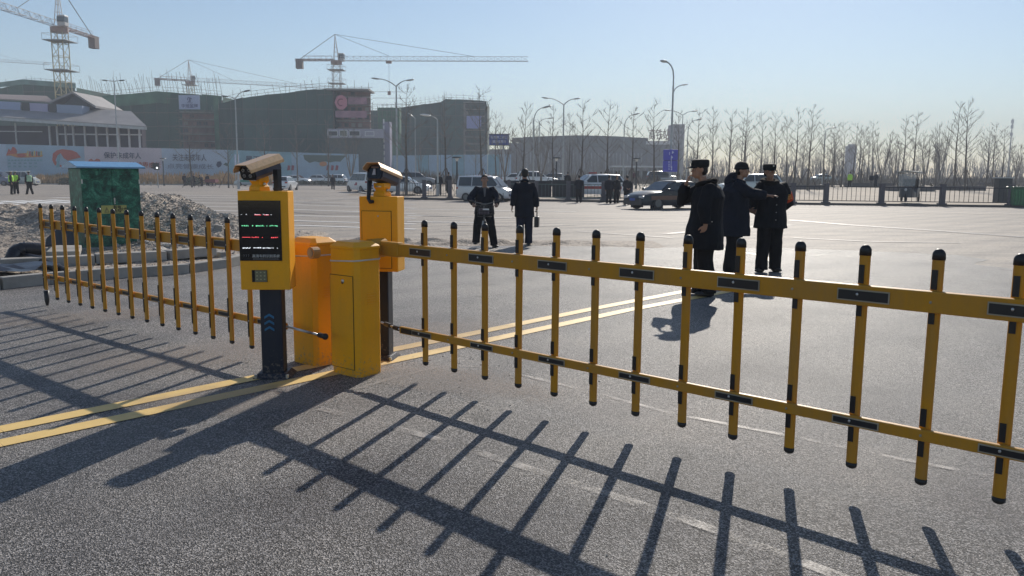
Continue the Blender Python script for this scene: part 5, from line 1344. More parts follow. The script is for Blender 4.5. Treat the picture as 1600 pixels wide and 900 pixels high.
# ------------------------------------------------------------------ PLATE READING UNITS (screen box on a pillar, camera on top)
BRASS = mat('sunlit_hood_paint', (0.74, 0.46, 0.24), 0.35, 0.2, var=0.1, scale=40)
def cam_housing(label, base, yaw, pitch, L=0.36, ring=True):
    """base: point on top of the box; camera looks along local -Y after yaw"""
    t = thing('plate_camera', label, 'camera', tuple(base), yaw)
    # mount
    mb = MB(); mb.loft([[(x*s, y*s, z) for x, y in ((-.055, -.055), (.055, -.055), (.055, .055), (-.055, .055))] for s, z in ((1, 0), (0.95, 0.03), (0.72, 0.05), (0.95, 0.075), (0.9, 0.11))]); mb.build('mount', YELB, t, bevel=0.004)
    mb = MB(); mb.box((0.0, -0.055, 0.08), (0.05, 0.01, 0.012)); mb.build('clamp_plate', STEEL, t); mb = MB(); mb.blob((0.052, 0.0, 0.05), 0.012, 8, 5); mb.build('bolt', STEEL, t)
    R = Matrix.Rotation(pitch, 3, 'X'); c0 = Vector((0, 0.02, 0.165))
    def T(p): q = R @ Vector(p) + c0; return tuple(q)
    def sec(pts, y): return [T((x, y, z)) for x, z in pts]
    body = [(-.062, -.055), (.062, -.055), (.078, -.03), (.078, .025), (.05, .06), (-.05, .06), (-.078, .025), (-.078, -.03)]
    mb = MB(); mb.loft([sec(body, -L/2+0.02), sec(body, L/2-0.02)]); mb.build('body', mat('camera_body', (0.05, 0.05, 0.075), 0.45), t, bevel=0.003)
    hood_o = [(-.088, .012), (-.088, .034), (-.055, .074), (.055, .074), (.088, .034), (.088, .012)]
    hood_i = [(.083, .012), (.083, .032), (.052, .069), (-.052, .069), (-.083, .032), (-.083, .012)]
    hp = hood_o+hood_i
    mb = MB(); mb.loft([sec(hp, -L/2-0.035), sec(hp, L/2+0.012)]); mb.build('sunshade', BRASS, t)
    mb = MB(); mb.loft([sec([(x*0.9, z*0.9) for x, z in body], -L/2+0.012), sec([(x*0.9, z*0.9) for x, z in body], -L/2+0.02)]); mb.build('front_plate', SCREEN, t)
    if ring:
        for x in (-.03, .03):
            for z in (-.018, .024):
                mb = MB(); mb.tube([T((x, -L/2+0.014, z)), T((x, -L/2+0.004, z))], 0.0125, 12); e = mb.build('led_lamp', mat('lamp_ring', (0.35, 0.32, 0.30), 0.3), t)
                mb = MB(); mb.tube([T((x, -L/2+0.006, z)), T((x, -L/2+0.002, z))], 0.006, 10); mb.build('lens', SCREEN, e)
    else:
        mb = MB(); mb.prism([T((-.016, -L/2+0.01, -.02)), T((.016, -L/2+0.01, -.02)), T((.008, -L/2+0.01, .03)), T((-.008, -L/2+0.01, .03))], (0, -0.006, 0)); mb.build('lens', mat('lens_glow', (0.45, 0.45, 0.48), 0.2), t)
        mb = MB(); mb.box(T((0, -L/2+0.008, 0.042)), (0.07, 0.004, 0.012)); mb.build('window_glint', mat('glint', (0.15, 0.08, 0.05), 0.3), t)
    return t, T
def unit(label, P0, yaw, w, d, z0, z1, px, pw, pd, pz0, front_screen):
    t = thing('plate_reader_post', label, 'barrier display', (P0[0], P0[1], 0), yaw)
    y0 = 0.0      # front face plane of the box
    mb = MB(); mb.b2((-w/2, 0, z0), (w/2, d, z1)); mb.build('box', YELB, t, bevel=0.006)
    mb = MB(); mb.b2((px-pw/2, 0.05, 0.03), (px+pw/2, 0.05+pd, z0+0.01)); pl_ = mb.build('pillar', NAVY, t, bevel=0.008)
    mb = MB(); mb.loft([[(px+x*s, 0.05+pd/2+y*s, z) for x, y in ((-pw*.85, -pd*.95), (pw*.85, -pd*.95), (pw*.85, pd*.95), (-pw*.85, pd*.95))] for s, z in ((1, 0), (1, 0.012), (0.78, 0.045))]); mb.build('base_plate', NAVY, t, bevel=0.003)
    mb = MB()
    for sx in (-1, 1): mb.tube([(px+sx*pw*.72, 0.0, 0.012), (px+sx*pw*.72, 0.0, 0.04)], 0.012, 8)
    mb.build('anchor_bolt', STEEL, t)
    return t, pl_
# near unit, screen towards us
u1, pl1 = unit('yellow display box with black LED screen on a dark pillar, nearest the camera', (-1.855, 5.985), rad(3), 0.368, 0.20, 0.695, 1.435, 0.02, 0.165, 0.13, 0, True)
mb = MB(); mb.b2((-0.182, -0.006, 0.915), (0.130, 0.004, 1.365)); scr = mb.build('screen', SCREEN, u1, bevel=0.003)
random.seed(41)
def led_row(z, mt, spans, h=0.0055):
    mb = MB()
    for a, b, kind in spans:
        x = a
        while x < b:
            w = random.uniform(0.003, 0.009) if kind == 'd' else 0.0045
            if kind == 'l': w = 0.012; mb.b2((x, -0.0085, z-0.0014), (x+w*0.95, -0.006, z+0.0014)); x += w; continue
            hh = h*random.uniform(0.4, 1.0); zz = z+random.uniform(-1, 1)*0.002
            mb.b2((x, -0.0085, zz-hh/2), (x+w, -0.006, zz+hh/2)); x += w+random.uniform(0.0015, 0.006)
    mb.build('led_text', mt, scr)
led_row(1.262, LED_W, [(-0.160, -0.158, 'd'), (-0.125, -0.122, 'd'), (-0.060, -0.020, 'd'), (0.0, 0.042, 'd'), (0.056, 0.058, 'd')], 0.004)
led_row(1.2585, LED_R, [(-0.062, -0.018, 'l'), (0.008, 0.034, 'l')])
led_row(1.178, LED_G, [(-0.158, -0.105, 'd'), (-0.082, -0.072, 'd'), (-0.055, 0.004, 'd'), (0.022, 0.030, 'd'), (0.045, 0.105, 'd')], 0.009)
led_row(1.092, LED_R, [(-0.158, -0.098, 'l'), (-0.088, -0.038, 'd'), (-0.012, -0.006, 'd'), (0.055, 0.106, 'd')], 0.007)
led_row(1.012, LED_W, [(-0.158, -0.098, 'd'), (-0.078, -0.030, 'd'), (-0.010, 0.070, 'd'), (0.096, 0.100, 'd')], 0.008)
PGREY = mat('screen_print', (0.42, 0.42, 0.42), 0.4, var=0)
o = put_text('高清车牌识别系统', 0.0255, PGREY, scr, (0.012, -0.0065, 0.950), outline=0.0004, extrude=0.0008, space=1.0)
o = put_text('》》》', 0.021, mat('dim_print', (0.16, 0.16, 0.17), 0.4, var=0), scr, (-0.128, -0.0065, 0.953), extrude=0.0008, space=0.6)
mb = MB(); mb.b2((-0.085, -0.0072, 0.9285), (0.105, -0.006, 0.9305)); mb.build('print_line', PGREY, scr)
mb = MB(); mb.b2((-0.098, -0.004, 0.755), (0.015, 0.004, 0.845)); sp = mb.build('speaker_recess', SCREEN, u1)
mb = MB(); mb.b2((-0.074, -0.012, 0.757), (0.013, -0.003, 0.843)); kp = mb.build('speaker_plate', mat('olive_plate', (0.17, 0.16, 0.09), 0.5), u1, bevel=0.002)
for i in range(3):
    for j in range(3): mb = MB(); mb.blob((-0.058+i*0.028, -0.013, 0.777+j*0.026), (0.006, 0.003, 0.0045), 8, 5); mb.build('speaker_hole', mat('plate_dot', (0.45, 0.42, 0.25), 0.5), kp)
CHEV = mat('chevron_blue', (0.015, 0.14, 0.30), 0.4)
for i in range(3):
    z = 0.505-i*0.048; mb = MB(); x = 0.005; hw, hh, th = 0.036, 0.022, 0.018
    mb.prism([(x-hw, 0.046, z-hh), (x, 0.046, z), (x+hw, 0.046, z-hh), (x+hw, 0.046, z-hh-th), (x, 0.046, z-th), (x-hw, 0.046, z-hh-th)], (0, 0.004, 0)); mb.build('chevron', CHEV, pl1)
c1, T1 = cam_housing('hooded number plate camera on the near display box, sun on its hood', (-1.905, 6.08, 1.435), rad(-27), rad(15), 0.31)
mb = MB(); mb.b2((0.12, 0.02, 0.0), (0.165, 0.06, 0.16)); o = mb.build('cable_duct', BLKP, c1)
# far unit seen from behind
u2, pl2 = unit('yellow display box seen from behind with a plain door, behind the cabinets', (-1.105, 6.62), rad(-9), 0.325, 0.20, 0.765, 1.385, 0.0, 0.12, 0.13, 0, False)
mb = MB(); mb.box((-0.015, -0.002, 1.03), (0.255, 0.005, 0.475)); mb.build('door_gap', SEAM, u2)
mb = MB(); mb.box((-0.015, -0.004, 1.03), (0.248, 0.007, 0.468)); d2 = mb.build('door', YELB, u2, bevel=0.002)
mb = MB(); mb.blob((-0.0, -0.009, 1.225), (0.007, 0.005, 0.007), 8, 5); mb.build('lock', STEEL, d2)
c2, T2 = cam_housing('hooded number plate camera on the box behind, its cable looping down', (-1.085, 6.72, 1.385), rad(-24), rad(-13), 0.29, False)
mb = MB(); mb.tube([(-0.055, -0.10, 0.13), (-0.055, -0.11, 0.05), (-0.05, -0.13, -0.02), (-0.02, -0.15, -0.045), (0.01, -0.15, -0.04)], [0.022, 0.018, 0.015, 0.015, 0.014], 10); mb.build('cable', BLKP, c2, smooth=True)

# ------------------------------------------------------------------ GREEN LEAF-PRINT ELECTRIC CABINET
mt, nt, b = new_mat('leaf_print'); v = coords(nt)
w1 = noise_n(nt, v, 5.5, 8.0, 0.78, 0.7); w2 = nt.nodes.new('ShaderNodeTexVoronoi'); w2.inputs['Scale'].default_value = 16; w2.feature = 'DISTANCE_TO_EDGE'; nt.links.new(noise_n(nt, v, 5, 4, .6).outputs['Color'], w2.inputs['Vector'])
r1 = ramp(nt, w1.outputs['Fac'], [(0.36, (0.001, 0.022, 0.02)), (0.48, (0.008, 0.11, 0.07)), (0.56, (0.025, 0.19, 0.12)), (0.70, (0.14, 0.40, 0.28))])
r2 = ramp(nt, w2.outputs['Distance'], [(0.0, (0.45, 0.5, 0.5)), (0.12, (1, 1, 1)), (0.4, (1.5, 1.6, 1.5))])
nt.links.new(mixc(nt, 1.0, r1.outputs[0], r2.outputs[0], 'MULTIPLY'), b.inputs['Base Color']); b.inputs['Roughness'].default_value = 0.4
DKTRIM0 = mat('dark_slot', (0.004, 0.02, 0.015), 0.6); LEAF = mt; ROOFB = mat('blue_roof_paint', (0.12, 0.30, 0.50), 0.22, var=0.1, spec=0.9)
gc = thing('electric_cabinet', 'dark green leaf-printed electric cabinet with a blue pitched roof', 'cabinet', (-7.95, 15.75, 0.16), rad(45))
W, D, H = 1.06, 0.72, 1.50
mb = MB(); mb.box((0, 0, H/2), (W, D, H)); mb.build('housing', LEAF, gc, bevel=0.01)
mb = MB(); mb.box((0, 0, -0.08), (W+0.16, D+0.16, 0.18)); mb.build('plinth', CONC, gc, bevel=0.02)
for sx in (-1, 1):
    mb = MB(); mb.box((sx*W/4, -D/2-0.004, H/2+0.02), (W/2-0.03, 0.012, H-0.12)); mb.build('door', LEAF, gc, bevel=0.004)
mb = MB()
ov = 0.09; pr = [(-W/2-ov, -D/2-ov, H), (-W/2-ov, D/2+ov, H), (-W/2-ov, D/2+ov, H+0.03), (-W/2-ov, 0, H+0.13), (-W/2-ov, -D/2-ov, H+0.03)]
mb.prism(pr, (W+2*ov, 0, 0)); mb.build('roof', ROOFB, gc, bevel=0.004)
mb = MB(); mb.box((0.035, -D/2-0.022, 0.88), (0.022, 0.03, 0.12)); mb.build('door_handle', STEEL, gc, bevel=0.004)
for sx in (-1, 1):
    for k in range(5): mb = MB(); mb.box((sx*W/4, -D/2-0.012, 1.28+k*0.022), (0.24, 0.008, 0.008)); mb.build('vent_slot', DKTRIM0, gc)
for sx in (-1, 1):
    for zz in (0.25, 1.25): mb = MB(); mb.tube([(sx*(W/2-0.012), -D/2-0.012, zz-.04), (sx*(W/2-0.012), -D/2-0.012, zz+.04)], 0.011, 8); mb.build('hinge', STEEL, gc)
WARN = mat('warning_yellow', (0.42, 0.40, 0.12), 0.5)
mb = MB(); mb.box((0.02, -D/2-0.016, 0.72), (0.46, 0.006, 0.155)); wl_ = mb.build('warning_plate', WARN, gc)
mb = MB(); yy = -D/2-0.0205
tri = [(-0.16, yy, 0.665), (-0.07, yy, 0.665), (-0.115, yy, 0.765)]
c = Vector((-0.115, yy, 0.698))
for i in range(3):
    a, b_ = Vector(tri[i]), Vector(tri[(i+1) % 3]); ai, bi = c+(a-c)*0.76, c+(b_-c)*0.76
    mb.prism([a, b_, bi, ai], (0, -0.002, 0))
mb.tube([(-0.115, yy, 0.73), (-0.118, yy, 0.705), (-0.112, yy, 0.702), (-0.115, yy, 0.68)], 0.004, 4)
mb.build('warning_triangle', BLKP, wl_)
for i, chh in enumerate('有电危险'):
    put_text(chh, 0.075, BLKP, wl_, (0.02+0.075*(i % 2)+0.02, yy, 0.755-0.07*(i//2)), outline=0.002, extrude=0.001)
put_text('止步', 0.06, BLKP, wl_, (0.20, yy, 0.72), outline=0.002, extrude=0.001)

# black bent drain pipe pieces, boards and rubble by the kerb
PIPE = mat('black_corrugated_pipe', (0.014, 0.015, 0.02), 0.35)
def corr(mb, pts, r):
    full = []; rr = []
    pts = [Vector(p) for p in pts]
    for a, b_ in zip(pts, pts[1:]):
        n = max(2, int((b_-a).length/0.018))
        for i in range(n): full.append(a.lerp(b_, i/n)); rr.append(r*(1.0 if len(full) % 2 else 0.90))
    mb.tube(full, rr, 12)
def PP(u, v, Y): p = P(u, v, Y); return (p.x, p.y, p.z)
t = thing('drain_pipe', 'thick black bent pipe arching over the soil at the left edge', 'pipe', PP(34, 400, 12.9))
mb = MB(); corr(mb, [PP(20, 420, 12.6), PP(19, 404, 12.7), PP(24, 393, 12.8), PP(36, 388.5, 12.9), PP(52, 389, 13.0), PP(66, 390, 13.1)], 0.11); mb.build('pipe', PIPE, t, world=True, smooth=True)
t = thing('drain_pipe', 'straight black pipe lying from the bent pipe towards the kerb', 'pipe', PP(60, 408, 12.6))
mb = MB(); corr(mb, [PP(36, 402, 12.9), PP(62, 408, 12.6), PP(90, 421, 12.25), PP(104, 428, 12.1)], 0.085); mb.build('pipe', PIPE, t, world=True, smooth=True)
t = thing('plastic_sheet', 'crumpled black plastic sheet behind the kerb at the left edge', 'sheet', PP(30, 425, 11.8))
mb = MB()
q = [(lerp(-9.6, -6.9, i/14), lerp(11.2, 12.2, j/6)) for j in range(7) for i in range(15)]
mb.v = [(x, y-(x+6.9)*-0.15, 0.16+0.10*abs(noise.noise(Vector((x*1.9, y*2.6, 4))))*(1.6)) for x, y in q]
for j in range(6):
    for i in range(14): a = j*15+i; mb.f.append((a, a+1, a+16, a+15)); mb.m.append(0)
mb.build('sheet', mat('black_plastic_film', (0.018, 0.02, 0.028), 0.3, var=0.2), t, world=True, smooth=True)
t = thing('board', 'dark board leaning on the soil left of the green cabinet', 'board', PP(95, 375, 14.5))
mb = MB(); mb.prism([PP(70, 386, 14.2), PP(118, 384, 14.3), PP(118, 366, 14.9), PP(92, 358, 15.1), PP(72, 374, 14.6)], (0.0, 0.03, 0.03)); mb.build('panel', mat('dark_board', (0.03, 0.028, 0.03), 0.7), t, world=True)
t = thing('concrete_slab', 'pale broken concrete slab lying left of the green cabinet', 'slab', PP(95, 396, 13.3))
mb = MB(); mb.prism([PP(72, 402, 13.0), PP(125, 401, 13.1), PP(128, 391, 13.7), PP(84, 391, 13.8)], (0, 0, 0.09)); mb.build('slab', CONC, t, world=True, bevel=0.01)
random.seed(51)
for i in range(7):
    u, v = random.uniform(222, 370), random.uniform(378, 404); p = G(u, v, 0.1)
    t = thing('rubble_block', ('flat', 'largest', 'tilted', 'leftmost', 'rightmost', 'farthest', 'nearest')[i]+' one of seven rubble blocks scattered in the gravel', 'rubble', (p.x, p.y, site_z(p.x, p.y)), random.uniform(0, 3), 'rubble blocks in the gravel')
    mb = MB(); mb.box((0, 0, 0.03), (random.uniform(.12, .3), random.uniform(.1, .18), random.uniform(.06, .12)), 0, Matrix.Rotation(random.uniform(-.4, .4), 3, 'X')); mb.build('block', CONC if i % 2 else GRAVEL, t, bevel=0.015)
gb = thing('waste_bin', 'green recycling bin with a dark lid at the right end of the railing', 'bin', (fx(1592), fy(fx(1592)), 0.0))
mb = MB(); mb.loft([[(x*s, y*s, z) for x, y in ((-.5, -.35), (.5, -.35), (.5, .35), (-.5, .35))] for s, z in ((0.92, 0.12), (1.0, 1.12))]); mb.build('body', mat('bin_green', (0.02, 0.14, 0.06), 0.4), gb, bevel=0.05)
mb = MB(); mb.box((0, 0, 1.17), (1.1, 0.8, 0.1)); mb.build('lid', mat('bin_lid', (0.05, 0.12, 0.06), 0.4), gb, bevel=0.03)
mb = MB()
for k in range(5): mb.box((-.36+.18*k, -0.36, 0.62), (0.03, 0.03, 0.85))
mb.build('rib', mat('bin_rib', (0.05, 0.25, 0.1), 0.4), gb)
db = thing('kiosk_box', 'dark box with a pale cap just behind the green bin', 'box', (fx(1596)+0.4, fy(fx(1596))+2.5, 0.2))
mb = MB(); mb.box((0, 0, 0.75), (0.8, 0.6, 1.5)); mb.build('body', DKPOLE, db, bevel=0.03); mb = MB(); mb.box((0, 0, 1.53), (0.95, 0.75, 0.07)); mb.build('cap', GREYP, db)
# ------------------------------------------------------------------ VEHICLES
LAMPW = mat('head_lamp_glass', (0.5, 0.5, 0.5), 0.15, var=0); LAMPR = mat('tail_lamp_red', (0.35, 0.02, 0.02), 0.25, var=0)
DKTRIM = mat('dark_trim', (0.02, 0.02, 0.022), 0.6); PLATE = mat('blue_plate', (0.03, 0.08, 0.35), 0.4)
KIND = dict(
 sedan=dict(L=4.6, W=1.78, zb=0.20, belt=0.92, roof=1.45, low=[(-2.3, .62), (-2.22, .86), (-1.75, .97), (-1.0, .95), (0.9, .94), (1.6, .86), (2.15, .70), (2.3, .52)], cab=(-1.85, -1.05, 0.20, 1.05), wh=(-1.38, 1.38), r=.32),
 hatch=dict(L=4.3, W=1.78, zb=0.20, belt=0.95, roof=1.48, low=[(-2.15, .62), (-2.1, .92), (-1.9, .97), (-1.0, .95), (0.9, .94), (1.5, .86), (2.0, .70), (2.15, .52)], cab=(-2.02, -1.35, 0.15, 1.0), wh=(-1.3, 1.35), r=.32),
 suv=dict(L=4.7, W=1.86, zb=0.26, belt=1.06, roof=1.70, low=[(-2.35, .7), (-2.3, 1.0), (-2.1, 1.08), (-1.0, 1.06), (0.95, 1.06), (1.7, 1.0), (2.25, .86), (2.35, .6)], cab=(-2.25, -1.85, 0.30, 1.1), wh=(-1.4, 1.42), r=.36),
 van=dict(L=4.0, W=1.62, zb=0.22, belt=1.08, roof=1.86, low=[(-2.0, .6), (-1.98, 1.06), (-1.6, 1.10), (0.0, 1.09), (1.3, 1.06), (1.62, .98), (1.95, .80), (2.0, .5)], cab=(-1.96, -1.88, 0.75, 1.5), wh=(-1.2, 1.35), r=.31),
)
def car(label, kind, col, loc, yaw, cat='car', name='parked_car', group=None, stripe=None, two=None, roofbar=False, logo=None, rough=0.3):
    K = KIND[kind]; t = thing(name, label, cat, loc, yaw, group); W = K['W']/2; zb, belt, roof = K['zb'], K['belt'], K['roof']
    body = mat('car_paint', col, rough, 0.1, var=0.04, scale=1); body.node_tree.nodes['Principled BSDF'].inputs['Coat Weight'].default_value = 0.6 if sum(col) > .3 else 0.1
    mb = MB(); secs = []
    lows = K['low']; xs_ = []
    for (x0, z0), (x1, z1) in zip(lows, lows[1:]):
        n = 3 if abs(x1-x0) > 0.5 else 1
        for i in range(n): xs_.append((lerp(x0, x1, i/n), lerp(z0, z1, i/n)))
    xs_.append(lows[-1])
    def arch(x):
        for w in K['wh']:
            d = abs(x-w)
            if d < K['r']+0.07: return sqrt(max(0, (K['r']+0.07)**2-d*d))
        return 0
    fine = []
    for (a, za_), (b_, zb_) in zip(xs_, xs_[1:]):
        n = max(1, int((b_-a)/0.12))
        for i in range(n): fine.append((lerp(a, b_, i/n), lerp(za_, zb_, i/n)))
    fine.append(xs_[-1])
    for x, zt in fine:
        e = (abs(x)/(K['L']/2)); k = 1-0.16*max(0, e-0.72)/0.28*1.0 if e > .72 else 1
        w = W*k; zl = max(zb, arch(x)+K['r']*0.0+ (K['r'] if arch(x) > 0 else 0)*0.0 + (0.0 if arch(x) == 0 else K['r']*0.25)) if arch(x) > 0 else zb+0.06*max(0, e-.8)/.2
        zl = min(zl, zt-0.12)
        zm = lerp(zl, zt, .45)
        secs.append([(x, -w*.93, zl), (x, -w, lerp(zl, zm, .5)), (x, -w, zm), (x, -w*.965, zt-0.05), (x, -w*.86, zt), (x, 0, zt+0.025), (x, w*.86, zt), (x, w*.965, zt-0.05), (x, w, zm), (x, w, lerp(zl, zm, .5)), (x, w*.93, zl), (x, 0, zb)])
    mb.loft(secs)
    # greenhouse shell
    c0, c1, c2, c3 = K['cab']; wb, wr = W*.90, W*.70
    def csec(x0, x1, z0, z1, wA, wB): return None
    n = 5; g = []
    def zroof(x): m_ = (c1+c2)/2; h = (c2-c1)/2; return roof-0.05*((x-m_)/h)**2
    pts = [(c0, belt-.03, wb), (lerp(c0, c1, .55), lerp(belt, roof, .62), lerp(wb, wr, .62)), (c1, zroof(c1), wr), ((c1+c2)/2, roof, wr), (c2, zroof(c2), wr), (lerp(c3, c2, .5), lerp(belt, roof, .55), lerp(wb, wr, .55)), (c3, belt-.03, wb)]
    for x, z, w in pts: g.append([(x, -wb, belt-.04), (x, -w, max(z-.04, belt-.035)), (x, -w*.85, max(z, belt-.03)), (x, w*.85, max(z, belt-.03)), (x, w, max(z-.04, belt-.035)), (x, wb, belt-.04)])
    mb.loft(g)
    bo = mb.build('body', body, t, smooth=True); m_ = bo.modifiers.new('edges', 'EDGE_SPLIT'); m_.split_angle = rad(35)
    # glass
    def pane(poly, nm, out):
        mb = MB(); mb.prism(poly, out); mb.build(nm, GLASS, t)
    def sw(x, z, s):      # point on greenhouse side
        f = (z-belt)/(roof-belt); return (x, s*(lerp(wb, wr, f)+0.008), z)
    z0, z1 = belt+0.04, roof-0.12
    xr0 = lerp(c0, c1, (z0-belt)/(roof-belt))+.12; xr1 = lerp(c0, c1, (z1-belt)/(roof-belt))+.10; xf0 = lerp(c3, c2, (z0-belt)/(roof-belt))-.12; xf1 = lerp(c3, c2, (z1-belt)/(roof-belt))-.08
    ns = 3 if kind in ('suv', 'van') else 2
    for s in (-1, 1):
        for i in range(ns):
            a0, b0 = lerp(xr0, xf0, i/ns)+.035, lerp(xr0, xf0, (i+1)/ns)-.035; a1, b1 = lerp(xr1, xf1, i/ns)+.035, lerp(xr1, xf1, (i+1)/ns)-.035
            if i > 0: a1 = a0+(a1-a0)*.4
            if i < ns-1: b1 = b0+(b1-b0)*.4
            if i > 0: a1 = a0 = lerp(xr0, xf0, i/ns)+.035
            if i < ns-1: b1 = b0
            pane([sw(a0, z0, s), sw(b0, z0, s), sw(b1, z1, s), sw(a1, z1, s)], 'side_window', (0, s*0.006, 0))
    fz0, fz1 = belt+.03, roof-.09
    def fr(xa, xb, z, s, off): f = (z-belt)/(roof-belt); return (lerp(xa, xb, f)+off, s*(lerp(wb, wr, f)-.10), z+.01)
    pane([fr(c3, c2, fz0, -1, .02), fr(c3, c2, fz0, 1, .02), fr(c3, c2, fz1, 1, .05), fr(c3, c2, fz1, -1, .05)], 'windscreen', (0.012, 0, 0.004))
    pane([fr(c0, c1, fz0+.04, -1, -.02), fr(c0, c1, fz0+.04, 1, -.02), fr(c0, c1, fz1, 1, -.05), fr(c0, c1, fz1, -1, -.05)], 'rear_window', (-0.012, 0, 0.004))
    # wheels
    for x in K['wh']:
        for s in (-1, 1):
            mb = MB(); r = K['r']; mb.tube([(x, s*(W-.20), r), (x, s*(W+.005), r)], r, 18); w = mb.build('wheel', TYRE, t)
            mb = MB(); mb.tube([(x, s*(W-.02), r), (x, s*(W+.015), r)], r*.62, 12); rm = mb.build('rim', RIM, w)
            mb = MB(); mb.box((x, s*(W-.12), r+.05), (r*2.2, .14, r*1.9)); mb.build('arch_liner', DKTRIM, t)
    xf = K['L']/2; zl = lows[-2][1]-.08
    for s in (-1, 1):
        mb = MB(); mb.box((xf-.12, s*W*.66, zl), (.16, W*.36, .12)); mb.build('headlight', LAMPW, t, bevel=.02)
        mb = MB(); mb.box((-xf+.07, s*W*.72, lows[1][1]-.10), (.12, W*.28, .16)); mb.build('tail_light', LAMPR, t, bevel=.02)
        mb = MB(); mb.box((c3-.22, s*(W+.06), belt+.08), (.14, .16, .11)); mb.build('mirror', body, t, bevel=.02)
        mb = MB()
        for xx in (-0.35, 0.62): mb.box((xx, s*(W+.002), belt-.16), (.16, .02, .022))
        mb.build('door_handle', RIM, t)
    mb = MB(); mb.box((xf-.02, 0, .48), (.06, W*1.1, .16)); mb.box((-xf+.02, 0, .40), (.05, W*1.3, .12)); mb.build('bumper_grille', DKTRIM, t, bevel=.01)
    for s_ in (-1, 1): mb = MB(); mb.box((s_*(xf+.012), 0, .50 if s_ > 0 else .62), (.012, .42, .12)); mb.build('number_plate', PLATE, t)
    if stripe:
        sm = mat('side_stripe', stripe, 0.4, var=.05)
        for s in (-1, 1): mb = MB(); mb.box((0, s*(W+.004), belt-.33), (K['L']*.80, .012, .20)); mb.build('side_stripe', sm, t)
    if two:
        sm = mat('second_colour', two, 0.35, var=.05); mb = MB()
        for s in (-1, 1): mb.box((-.2, s*(W+.004), belt-.2), (K['L']*.62, .014, .34))
        mb.box(((c1+c2)/2, 0, roof+.004), (c2-c1, W*1.2, .02)); mb.build('coloured_panel', sm, t)
    if roofbar:
        mb = MB(); mb.box((0, 0, roof+.07), (.25, W*1.1, .11)); mb.build('light_bar', LAMPR if roofbar == 'r' else LAMPW, t, bevel=.02)
    if logo:
        mb = MB()
        for s in (-1, 1): mb.box((-.3, s*(W+.006), .78), (.34, .012, .26)); mb.box((-.05, s*(W+.006), .70), (.2, .012, .12))
        mb.build('door_emblem', mat('emblem_red', (0.35, 0.03, 0.08), .4), t)
    return t
def at(u, Y, dz=0.0): p = PX(u, Y); return (p.x, p.y, p.z+dz)
WC = (0.72, 0.73, 0.74); SILV = (0.55, 0.56, 0.58)
car('dark saloon with a brown side stripe parked beyond the guard on the phone', 'sedan', (0.012, 0.02, 0.03), (7.95, 41.3, 0), rad(210), stripe=(0.16, 0.075, 0.045), roofbar='w')
car('silver minivan passing behind the cyclist', 'van', SILV, (-1.75, 51.6, 0), rad(-20), cat='van', name='minivan').scale = (0.88, 0.88, 0.88)
car('white hatchback seen from behind beside the left hooded camera', 'hatch', WC, at(446, 86), rad(90), name='moving_car')
car('green and white taxi partly hidden behind the left hooded camera', 'sedan', (0.50, 0.56, 0.58), at(392, 118), rad(170), cat='taxi', name='taxi', two=(0.03, 0.26, 0.19))
car('left one of three white cars parked behind the low hedge', 'sedan', WC, at(464, 132), rad(-8), group='white cars behind the low hedge')
car('middle one of three white cars parked behind the low hedge', 'sedan', (0.62, 0.64, 0.67), at(494, 136), rad(172), group='white cars behind the low hedge')
car('white off-roader at the right end of the row behind the low hedge', 'suv', WC, at(519, 131), rad(176), group='white cars behind the low hedge')
car('white van with a red emblem on its door left of the far plate camera', 'van', WC, at(566, 78), rad(128), cat='van', name='minivan', logo=True)
car('small pale car right beside the white van behind the far plate camera', 'hatch', (0.60, 0.62, 0.63), at(588, 82), rad(150))
car('white saloon behind the far yellow display box', 'sedan', WC, at(630, 66), rad(-6))
car('grey car standing between the trees right of the white saloon', 'suv', (0.25, 0.26, 0.28), at(650, 92), rad(8))
car('white pickup-style patrol car with red stripes behind the green railing', 'suv', WC, at(926, 58.5), rad(196), cat='patrol car', name='patrol_car', stripe=(0.40, 0.05, 0.04), roofbar='r')
car('white car half hidden between the two right guards', 'suv', (0.55, 0.60, 0.60), at(1172, 62), rad(184))
car('pale car parked deep behind the silver minivan roof', 'sedan', WC, at(812, 100), rad(4), group='far parked cars')
car('grey car parked left of the bus canopy trees', 'hatch', (0.3, 0.31, 0.33), at(860, 96), rad(178), group='far parked cars')
car('white far car roof above the green railing', 'suv', WC, at(838, 90), rad(5), group='far parked cars')
car('maroon and white car roof above the silver minivan', 'sedan', (0.35, 0.20, 0.20), at(762, 72), rad(0), group='far parked cars')
car('tiny pale car beyond the planters on the right', 'sedan', (0.45, 0.55, 0.52), at(1288, 140), rad(5), group='far parked cars')
car('dark car under the bus canopy', 'suv', (0.05, 0.05, 0.06), at(1035, 118), rad(0), group='far parked cars')
car('pale grey van behind the two traffic policemen', 'van', (0.45, 0.47, 0.44), at(34, 105), rad(4), cat='van', name='minivan')
car('dark blue truck nose cut by the left edge', 'van', (0.10, 0.12, 0.20), at(-6, 103), rad(2), cat='truck', name='parked_truck')

